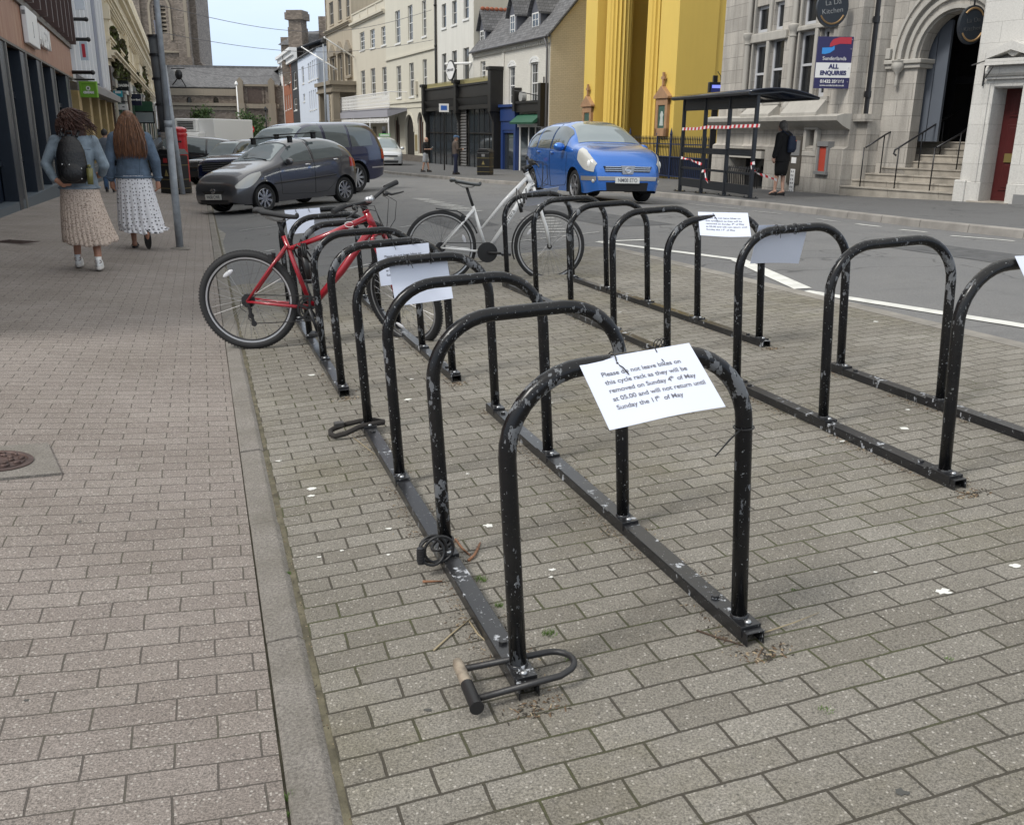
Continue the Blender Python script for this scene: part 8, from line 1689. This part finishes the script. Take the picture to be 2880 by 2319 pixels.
def skirtmesh(m,z0,z1,w0,w1,d0,d1,sway,pleats,amp,hemwave,yoff=0,rows=26,n=160,lean=None):
    R_=[]
    for i in range(rows+1):
        t=i/rows; e=t**.8; w_=w1+(w0-w1)*e if False else w1+(w0-w1)*t; d_=d1+(d0-d1)*t; row=[]
        for k in range(n+1):
            a=2*math.pi*k/n; pl=1+amp*t*math.sin(pleats*a+.6*math.sin(3*a)+t*1.5)+.035*t*math.sin(5*a+sway*9)
            z=z1+(z0-z1)*t+(hemwave*t**3*(math.sin(2*a+1+sway*5)+.4*math.sin(9*a))); sx=sway*t*t
            x=(w_*math.cos(a))*pl+sx; y=d_*math.sin(a)*pl+yoff*t+ (lean or 0)*t*math.cos(a); row.append((x,y,z))
        R_.append(row)
    m.grid(R_)
# first woman: curly dark hair, pale denim jacket, beige pleated skirt, black backpack
Pw=(Vector(hit(*Z('A7',440,1622),.016))+Vector(hit(*Z('A7',612,1673),.016)))/2; Pw.z=G(*uv(Pw.x,Pw.y))+.016
o=person('w',"woman with curly hair, pale denim jacket, beige pleated skirt and black backpack walking away",Pw,math.atan2(-DV[0],DV[1])*1.0,.965,'pedestrians on the left footway')
Lf=(-.115,.16,.055); Rf=(.12,-.10,.05)
m=MB(); trunk(m,.92,1.42); headneck(m,1.7,(0,.03,1.575),(0.15,1,0),(0,.0,1.42))
limb(m,[(-.085,.02,.90),(-.095,.10,.50),(Lf[0],Lf[1]-.06,.10)],[.085,.055,.034],12); limb(m,[(.085,.0,.90),(.10,.02,.50),(Rf[0],Rf[1]-.03,.10)],[.085,.056,.036],12)
limb(m,[(Lf[0],Lf[1]-.06,.07),(Lf[0],Lf[1]+.08,.035)],[.036,.026],8); limb(m,[(Rf[0],Rf[1]-.03,.07),(Rf[0],Rf[1]+.1,.035)],[.036,.026],8)
limb(m,[(-.19,0,1.38),(-.30,-.03,1.14),(-.20,-.16,.97)],[.045,.038,.026],10); limb(m,[(.19,0,1.38),(.27,-.02,1.12),(.21,.18,1.02)],[.045,.038,.026],10)
hand(m,(-.20,-.16,.97),(.75,-.35,-.45),1); hand(m,(.21,.18,1.02),(-.3,.8,-.2),-1); b=m.build('body',M_tan_skin,o); remesh(b,.007)
m=MB(); ellipt(m,[(0,0,.88,.20,.15),(0,0,.96,.195,.15),(0,0,1.10,.175,.14),(0,.0,1.25,.195,.15),(0,0,1.37,.205,.135),(0,0,1.43,.15,.11),(0,.0,1.47,.085,.09)]); limb(m,[(-.185,0,1.375),(-.30,-.04,1.13),(-.225,-.14,.99)],[.066,.056,.045],12); limb(m,[(.185,0,1.375),(.28,-.03,1.12),(.235,.12,1.03)],[.066,.056,.045],12)
j=m.build('denim_jacket',M_denim1,o); remesh(j,.010,3)
m=MB(); m.tube([(.07*math.cos(a)*1.1,.01+.075*math.sin(a),1.455) for a in [k*math.pi/8 for k in range(16)]],.022,8,closed=True); q=m.build('collar',M_denim1,j,smooth=True)
m=MB(); 
m.tube([(.205*math.cos(a),.155*math.sin(a),.885) for a in [k*math.pi/16 for k in range(32)]],.014,6,closed=True); m.build('waistband',M_denim1,j,smooth=True)
m=MB(); m.tube([(x_,-.158+.03*abs(x_)/.16,1.285+.01*math.cos(x_*8)) for x_ in seq(-.17,.17,10)],.0025,4); [m.tube([(sd*.11,-.150,1.28),(sd*.085,-.158,.92)],.0025,4) for sd in (1,-1)]; m.build('seam',mat('denim_seam',(.06,.09,.13),.8),j)
m=MB(); skirtmesh(m,.285,.90,.28,.185,.235,.15,.05,34,.035,.022); M_sk1=None
k=NT('beige_pleats',.85); oc=k.tc.outputs['Object']; k.link(k.mix(k.rng(k.noise(oc,70,3,.7),.52,.6),C3(.56,.455,.38),C3(.20,.145,.115)),'Base Color'); k.link(k.bump(k.noise(oc,120,3),.2,.003),'Normal'); M_sk1=k.m
q=m.build('pleated_skirt',M_sk1,o,smooth=True); s_=q.modifiers.new('s','SOLIDIFY'); s_.thickness=.004
def shoe(par,c,yaw,m_,sole,name='trainer',pitch=0,h=.075):
    M=Matrix.Translation(c)@Matrix.Rotation(yaw,4,'Z')@Matrix.Rotation(pitch,4,'X'); m=MB(); ellipt(m,[(0,.03,-.005,.040,.128),(0,.03,.02,.042,.130),(0,.02,.045,.038,.115),(0,-.02,.07,.034,.075),(0,-.045,h+.03,.036,.048)],16); m.v=[tuple(M@Vector(v)) for v in m.v]; a=m.build(name,m_,par,smooth=True)
    m=MB(); ellipt(m,[(0,.03,-.035,.042,.132),(0,.03,-.02,.045,.135),(0,.03,.0,.044,.133)],16); m.v=[tuple(M@Vector(v)) for v in m.v]; m.build('sole',sole,a,smooth=True); return a
for c in (Lf,Rf):
    s_=shoe(o,(c[0],c[1]-.02,c[2]-.01),0,M_white,mat('sole_white',(.6,.58,.55),.7)); m=MB(); m.tube([(c[0]+.035*math.cos(a),c[1]-.02-.085+.02*math.sin(a)*.2,c[2]+.045+.018*math.sin(a)) for a in [k*math.pi/6 for k in range(12)]],.004,5,closed=True); m.build('heel_trim',mat('trim_taupe',(.2,.16,.14),.7),s_)
# hair: curls of many tubes over a mass
def curly(par,c,col,seed,R_=.15,drop=.2):
    rnd=random.Random(seed); m=MB(); m.ball((c[0],c[1]-.02,c[2]+.01),(.115,.125,.13),16,10); m.ball((c[0]+.02,c[1]-.05,c[2]-.13),(.12,.09,.11),12,8)
    for i in range(300):
        a=rnd.uniform(0,2*math.pi); ph=rnd.uniform(-.2,1.45); 
        if math.sin(a)>.55 and ph<.9: continue
        b=Vector((c[0]+.105*math.cos(a)*math.cos(ph),c[1]-.02+.11*math.sin(a)*math.cos(ph),c[2]+.02+.12*math.sin(ph))); L=rnd.uniform(.10,.22)*(1 if ph<1 else .8); rr=rnd.uniform(.008,.016); out=Vector((math.cos(a),math.sin(a),.2)); P=[]
        wv=Vector((.10,0,.03)) if math.cos(a)>.2 else Vector((-.01,0,0))
        for j in range(12):
            t=j/11; P.append(b+out*(.05*math.sin(t*2.2))+Vector((0,0,-L*t*t**.2))+wv*t*t+Vector((rr*math.cos(t*13+i),rr*math.sin(t*13+i),0)))
        m.tube(P,[.0065*(1-.6*j/11) for j in range(12)],5)
    return m.build('curly_hair',col,par,smooth=True)
M_hair1=mat('dark_brown_hair',(.055,.022,.014),.55,var=.4,vscale=20); curly(o,(0,.03,1.575),M_hair1,3)
# backpack
m=MB(); ellipt(m,[(-.02,-.215,.94,.115,.06),(-.02,-.225,1.0,.15,.085),(-.02,-.235,1.12,.155,.095),(-.02,-.225,1.27,.14,.08),(-.02,-.205,1.37,.105,.06),(-.02,-.185,1.43,.055,.035)],24)
m.ball((-.02,-.31,1.05),(.115,.045,.10),14,8)
bp=m.build('backpack',mat('backpack_black',(.006,.006,.007),.45,bump=.06,bscale=50),o); remesh(bp,.01,3)
m=MB(); 
for sd in (-1,1): m.tube([(-.02+sd*.07,-.17,1.42),(-.02+sd*.09,-.10,1.475),(sd*.11,-.0,1.49),(sd*.115,.10,1.40),(sd*.13,.14,1.2),(sd*.16,.05,1.05),(-.02+sd*.13,-.16,.98)],.014,6)
m.tube([(-.05,-.20,1.43),(-.05,-.2,1.475),(.01,-.2,1.475),(.01,-.2,1.43)],.008,6); m.build('strap',M_black,bp,smooth=True)
m=MB(); m.tube([(.145,-.27,.93),(.15,-.26,1.10)],[.03,.033],12); m.ball((.15,-.26,1.12),(.02,.02,.02),8,6); m.build('bottle',mat('olive_bottle',(.16,.15,.05),.3),bp,smooth=True)
m=MB(); rn=random.Random(2); [m.ball((-.02+rn.uniform(-.1,.1),-.335+rn.uniform(0,.01),rn.uniform(.98,1.2)),.006,6,4) for i in range(7)]; m.build('badges',M_white,bp)
# second woman: long auburn hair, mid denim jacket, white dotted skirt
P2=Vector(hit(*Z('A7',985,1400),.016)); vv=P2.normalized()*0; fwd=Vector((P2.x,P2.y,0)).normalized(); P2=P2-fwd*.62+Vector((.06,0,0)); P2.z=G(*uv(P2.x,P2.y))+.016
o=person('w','woman with long auburn hair, blue denim jacket and white dotted skirt walking away',P2,math.atan2(-DV[0],DV[1]),1.03,'pedestrians on the left footway')
m=MB(); trunk(m,.92,1.42); headneck(m,1.7,(0,.03,1.575),(0,1,0),(0,.0,1.42))
LF=(-.08,.10,.03); RFk=(.10,-.16,.17)
limb(m,[(-.085,.02,.90),(-.085,.10,.50),(LF[0],LF[1]-.04,.09)],[.085,.052,.032],12); limb(m,[(.085,.0,.90),(.09,.05,.49),(RFk[0]-.01,RFk[1]-.02,.20)],[.085,.052,.032],12)
limb(m,[(LF[0],LF[1]-.05,.05),(LF[0],LF[1]+.10,.028)],[.036,.024],8); limb(m,[(RFk[0],RFk[1]-.04,.20),(RFk[0],RFk[1]+.03,.07)],[.036,.026],8)
limb(m,[(-.19,0,1.38),(-.26,-.03,1.10),(-.27,.04,.86)],[.045,.038,.026],10); limb(m,[(.19,0,1.38),(.26,-.04,1.10),(.28,.0,.86)],[.045,.038,.026],10)
hand(m,(-.27,.04,.86),(.05,.1,-1),1,.7); hand(m,(.28,.0,.86),(0,.05,-1),-1,.7); b=m.build('body',M_tan_skin,o); remesh(b,.007)
m=MB(); ellipt(m,[(0,0,.895,.215,.155),(0,0,.96,.205,.15),(0,0,1.10,.185,.14),(0,.0,1.25,.20,.15),(0,0,1.37,.205,.135),(0,0,1.43,.15,.11),(0,.0,1.47,.085,.09)]); limb(m,[(-.185,0,1.375),(-.272,-.03,1.10),(-.275,.03,.885)],[.082,.068,.05],12); limb(m,[(.185,0,1.375),(.272,-.04,1.10),(.285,.0,.885)],[.082,.068,.05],12)
j=m.build('denim_jacket',M_denim2,o); remesh(j,.010,3)
m=MB(); m.tube([(.218*math.cos(a),.158*math.sin(a),.90) for a in [k*math.pi/16 for k in range(32)]],.016,6,closed=True); [m.tube([(x+.052*math.cos(a),y+.052*math.sin(a),.89) for a in [k*math.pi/6 for k in range(12)]],.012,6,closed=True) for x,y in((-.275,.03),(.285,0))]; m.build('cuffs_and_hem',M_denim2,j,smooth=True)
m=MB(); m.tube([(x_,-.158+.03*abs(x_)/.16,1.26) for x_ in seq(-.17,.17,10)],.0025,4); [m.tube([(sd*.11,-.152,1.25),(sd*.08,-.16,.93)],.0025,4) for sd in (1,-1)]; m.build('seam',MAT['denim_seam'],j)
k=NT('white_dotted_cloth',.85); oc=k.tc.outputs['UV']; ob_=k.tc.outputs['Object']; sp_=k.n('ShaderNodeSeparateXYZ',{0:ob_}); ang=k.math('ARCTAN2',sp_.outputs[1],sp_.outputs[0])
vv_=k.n('ShaderNodeCombineXYZ',{0:k.math('MULTIPLY',ang,4.6),1:k.math('MULTIPLY',sp_.outputs[2],21),2:0}).outputs[0]; vo=k.n('ShaderNodeTexVoronoi',{'Vector':vv_,'Scale':1,'Randomness':.55},voronoi_dimensions='2D'); k.link(k.mix(k.rng(vo.outputs['Distance'],.15,.19,1,0),C3(.74,.73,.75),C3(.02,.02,.03)),'Base Color'); M_sk2=k.m
m=MB(); skirtmesh(m,.27,.92,.27,.20,.22,.15,.03,18,.045,.02); q=m.build('dotted_skirt',M_sk2,o,smooth=True); s_=q.modifiers.new('s','SOLIDIFY'); s_.thickness=.004
m=MB(); skirtmesh(m,.215,.30,.285,.262,.235,.215,.03,26,.08,.02,rows=8); [None]; m.v=[(x+.03,y,z) for x,y,z in m.v]; q=m.build('skirt_frill',M_sk2,q,smooth=True); s_=q.modifiers.new('s','SOLIDIFY'); s_.thickness=.004
m=MB(); ellipt(m,[(LF[0],LF[1]+.03,.0,.042,.13),(LF[0],LF[1]+.03,.018,.042,.13)],16); m.tube([(LF[0]-.045,LF[1]+.06,.01),(LF[0]-.02,LF[1]+.06,.055),(LF[0]+.02,LF[1]+.06,.055),(LF[0]+.045,LF[1]+.06,.01)],.009,6); m.build('sandal',M_black,o)
m=MB(); ellipt(m,[(0,0,-.012,.044,.132),(0,0,.008,.044,.132)],18); Mx=Matrix.Translation((RFk[0],RFk[1]-.02,.125))@Matrix.Rotation(R(-74),4,'X')@Matrix.Rotation(R(0),4,'Z'); m.v=[tuple(Mx@Vector(v)) for v in m.v]; m.build('sandal',M_black,o)
# long straight hair
M_hair2=None; k=NT('auburn_hair',.42); oc=k.n('ShaderNodeMapping',{0:k.tc.outputs['Object'],'Scale':(60,60,2.5)}).outputs[0]; zc=k.n('ShaderNodeSeparateXYZ',{0:k.tc.outputs['Object']}).outputs[2]
k.link(k.mix(k.rng(k.noise(oc,1.4,4,.6),.35,.68),C3(.055,.022,.011),C3(.24,.105,.045)),'Base Color'); M_hair2=k.m
m=MB(); rnd=random.Random(9); rows=[]
for i in range(30):
    t=i/29; z=1.695-.52*t
    if t<.24: q=t/.24; w_=.03+.085*math.sin(q*math.pi/2); yb=-.02-.085*math.sin(q*math.pi/2)
    else: q=(t-.24)/.76; w_=.115+.085*math.sin(min(1,q*1.2)*math.pi/2)*(1-.45*q**4); yb=-.105-.07*min(1,q*1.8)
    rows.append([(w_*math.sin(a)*(1+.012*math.sin(i*.9+k_*2)) ,.03*(1-t)+(yb)*math.cos(a)**.7 if math.cos(a)>0 else .03,z-.03*t*abs(math.sin(a))**2+.018*math.sin(k_*1.9)*(t>.9)) for k_,a in enumerate([math.pi*(-.5+j/32)*.999 for j in range(33)])])
m.grid(rows); m.ball((0,.02,1.60),(.088,.10,.112),16,10)
for i in range(320):
    a=rnd.uniform(-1.45,1.45); P=[]; k0=rnd.uniform(.90,1.05); L=rnd.uniform(.44,.56); ww=rnd.uniform(-.02,.02)
    for j in range(12):
        t=j/11; z=1.70-L*t*1.02
        if t<.24: q=t/.24; w_=.03+.085*math.sin(q*math.pi/2); yb=-.02-.085*math.sin(q*math.pi/2)
        else: q=(t-.24)/.76; w_=.115+.085*math.sin(min(1,q*1.2)*math.pi/2)*(1-.45*q**4); yb=-.105-.07*min(1,q*1.8)
        P.append((w_*math.sin(a)*k0*1.02+ww*t,.03*(1-t)+yb*max(0,math.cos(a))**.7*k0*1.03-.004,z-.02*t*math.sin(a)**2))
    m.tube(P,[.005,.006,.006,.006,.006,.006,.006,.006,.005,.005,.004,.002],4,cap=False)
m.build('long_hair',M_hair2,o,smooth=True)
# man walking ahead between them
pm_=Vector(hit(*Z('A7',735,905),.016)); pm_.z=G(*uv(pm_.x,pm_.y))+.016
def man(P,rz,s,label,shirt,trouser,hair,armL,armR,group,legs='long',cap=None,headf=(0,1,0),legspread=.1,skin=None,jacketlen=.90,v=.02,face_tilt=0,shoes=None):
    o=person('m',label,P,rz,s,group); skin=skin or M_skin
    m=MB(); trunk(m,.94,1.44,.115,.165,.21,.155); headneck(m,1.75,(0,.02+face_tilt,1.61),headf,(0,0,1.44),1.02)
    l=[(-.09,.0,.92),(-.10,legspread*.6,.50),(-.10,legspread,.09)]; r=[(.09,.0,.92),(.10,-legspread*.3,.50),(.10,-legspread,.09)]
    limb(m,l,[.088,.058,.038],10); limb(m,r,[.088,.058,.038],10); 
    for c in (l[2],r[2]): limb(m,[(c[0],c[1]-.03,.06),(c[0],c[1]+.13,.035)],[.04,.03],8)
    for A,sd in ((armL,1),(armR,-1)): limb(m,A,[.052,.042,.028],10); d_=Vector(A[2])-Vector(A[1]); hand(m,A[2],d_,sd,.9)
    b=m.build('body',skin,o); remesh(b,.009 if s<1.2 else .009)
    m=MB(); ellipt(m,[(0,0,jacketlen,.185,.145),(0,0,1.0,.18,.145),(0,.0,1.15,.18,.14),(0,.0,1.30,.215,.15),(0,0,1.40,.22,.135),(0,0,1.46,.15,.11),(0,0,1.50,.07,.08)])
    for A in (armL,armR):
        if shirt[1]: limb(m,A,[.075,.06,.045],10)
        else: e=Vector(A[0])+(Vector(A[1])-Vector(A[0]))*.75; limb(m,[A[0],e],[.078,.062],10)
    q=m.build('shirt' if not shirt[1] else 'jacket',shirt[0],o); remesh(q,.014,3)
    m=MB(); ellipt(m,[(0,0,.80,.17,.135),(0,0,.9,.182,.14),(0,0,.97,.175,.135)]); 
    if legs=='long': limb(m,l[:2]+[(l[2][0],l[2][1],.10)],[.10,.075,.062],10); limb(m,r[:2]+[(r[2][0],r[2][1],.10)],[.10,.075,.062],10)
    else: 
        for L_ in (l,r): e=Vector(L_[0])+(Vector(L_[1])-Vector(L_[0]))*.85; limb(m,[L_[0],e],[.105,.10],10)
    q=m.build('trousers' if legs=='long' else 'shorts',trouser,o); remesh(q,.014,3)
    for c in (l[2],r[2]): shoe(o,(c[0],c[1],.045),0,shoes or M_black,M_black,'shoe')
    m=MB(); c=(0,.02+face_tilt,1.61)
    if hair: m.ball((c[0],c[1]-.018,c[2]+.022),(.086,.096,.105),14,10); m.build('hair',hair,o,smooth=True)
    if cap: m=MB(); m.ball((c[0],c[1]-.008,c[2]+.055),(.092,.108,.075),14,10); m.tube([(0,c[1]+.07,c[2]+.05),(0,c[1]+.15,c[2]+.04)],[.06,.05],8); m.build('cap',cap,o,smooth=True)
    return o
rzd=math.atan2(-DV[0],DV[1])
man(pm_,rzd,1.0,'man in a grey top and blue jeans walking ahead between the two women',(mat('grey_top',(.10,.115,.14),.85,var=.15),True),mat('blue_jeans',(.07,.13,.24),.85,var=.2),mat('dark_grey_hair',(.03,.028,.027),.7),[(-.20,0,1.40),(-.27,-.05,1.14),(-.27,.03,.92)],[(.20,0,1.40),(.27,-.02,1.14),(.28,.08,.92)],'pedestrians on the left footway',shoes=mat('dark_shoe',(.02,.02,.02),.6))
# woman in black near the shelter
pk=Vector(hit(*Z('B4',1470,1512),.12)); o=person('w','woman in black coat and skirt with a navy rucksack walking past the stone wall',pk,rzd+.35,1.0,'pedestrians on the far pavement'); M_bl=mat('black_cloth2',(.007,.007,.008),.9)
m=MB(); trunk(m,.93,1.42); headneck(m,1.7,(-.02,.05,1.59),(-.5,1,0),(0,.0,1.43)); a1=(-.06,.10,.12); a2=(.06,-.04,.12)
limb(m,[(-.08,0,.9),(-.07,.06,.52),(a1[0],a1[1],.12)],[.085,.058,.033],12); limb(m,[(.08,0,.9),(.07,.0,.52),(a2[0],a2[1],.12)],[.085,.058,.033],12)
for c in (a1,a2): limb(m,[(c[0],c[1]-.02,.11),(c[0],c[1]+.12,.045)],[.036,.028],8)
limb(m,[(-.19,0,1.38),(-.25,-.02,1.12),(-.25,.05,.90)],[.045,.038,.026],10); limb(m,[(.19,0,1.38),(.25,-.02,1.12),(.24,.06,.90)],[.045,.038,.026],10); hand(m,(-.25,.05,.90),(0,.1,-1),1); hand(m,(.24,.06,.90),(0,.1,-1),-1); b=m.build('body',M_skin,o); remesh(b,.008)
m=MB(); ellipt(m,[(0,0,.80,.225,.17),(0,0,.95,.205,.16),(0,0,1.1,.20,.155),(0,.0,1.25,.21,.155),(0,0,1.38,.21,.14),(0,0,1.45,.14,.11),(0,.0,1.49,.07,.08)]); limb(m,[(-.185,0,1.375),(-.265,-.02,1.12),(-.265,.04,.92)],[.085,.072,.06],12); limb(m,[(.185,0,1.375),(.265,-.02,1.12),(.255,.05,.92)],[.085,.072,.06],12); q=m.build('coat',M_bl,o); remesh(q,.012,3)
m=MB(); ellipt(m,[(0,.02,.47,.135,.13),(0,.01,.6,.165,.15),(0,0,.8,.185,.16),(0,0,.9,.18,.15)]); m.build('skirt',M_bl,o,smooth=True)
for c in (a1,a2): m=MB(); ellipt(m,[(c[0],c[1]+.05,.01,.036,.11),(c[0],c[1]+.05,.03,.037,.11),(c[0],c[1]+.03,.07,.032,.085)],14); m.tube([(c[0],c[1]-.05,.08),(c[0],c[1]-.055,.0)],[.022,.010],8); m.build('heeled_shoe',M_bl,o,smooth=True)
m=MB(); m.ball((-.02,.035,1.61),(.098,.108,.118),14,10); m.ball((-.02,-.02,1.52),(.09,.07,.09),12,8); m.build('hair',mat('grey_streaked_hair',(.12,.11,.10),.7,var=.7,vscale=40),o,smooth=True)
m=MB(); ellipt(m,[(.02,-.20,1.0,.10,.06),(.02,-.22,1.08,.135,.085),(.02,-.22,1.25,.13,.085),(.02,-.20,1.38,.09,.05)],20); bp=m.build('rucksack',mat('navy_cloth',(.012,.022,.05),.7),o); remesh(bp,.012,3); m=MB(); m.ball((.05,-.305,1.27),(.022,.006,.016),8,6); m.build('badge',mat('coral_badge',(.55,.12,.08),.5),bp)
m=MB(); [m.tube([(sd*.08,-.17,1.40),(sd*.10,-.02,1.49),(sd*.11,.12,1.38),(sd*.13,.1,1.12)],.013,6) for sd in(-1,1)]; m.build('strap',mat('navy_cloth',(.012,.022,.05),.7),bp)
# two men on the far pavement
pf_=Vector(hit(*Z('A3',685,1682),.12)); man(pf_,math.atan2(-.8,-.6)+.5,1.0,'bald man in black t-shirt and pale shorts looking at papers on the far pavement',(mat('black_tshirt',(.012,.012,.014),.9),False),mat('pale_shorts',(.40,.42,.45),.85),None,[(-.20,0,1.40),(-.26,.03,1.14),(-.10,.24,1.14)],[(.20,0,1.40),(.26,.03,1.14),(.10,.24,1.14)],'pedestrians on the far pavement',legs='short',legspread=.14,face_tilt=.03,shoes=mat('dark_shoe',(.02,.02,.02),.6))
m=MB(); m.box(-.11,.11,-.002,.002,-.07,.08); q=m.build('papers',M_white,None,label='white papers held by the man in the black t-shirt',cat='paper'); q.matrix_world=Matrix.Translation(pf_)@Matrix.Rotation(math.atan2(-.8,-.6)+.5,4,'Z')@Matrix.Translation((0,.33,1.20))@Matrix.Rotation(R(-50),4,'X')
pf2=Vector(hit(*Z('A3',978,1706),.12)); man(pf2,-R(70),1.0,'man in a blue cap, brown jacket and dark jeans standing on the far pavement',(mat('brown_jacket',(.11,.085,.07),.9,var=.2),True),mat('dark_jeans',(.015,.02,.05),.85),mat('grey_hair',(.15,.14,.13),.8),[(-.20,0,1.40),(-.26,.02,1.14),(-.12,.24,1.10)],[(.20,0,1.40),(.26,.02,1.14),(.12,.24,1.12)],'pedestrians on the far pavement',cap=mat('blue_cap',(.06,.12,.22),.8),legspread=.08,shoes=mat('dark_shoe',(.02,.02,.02),.6))
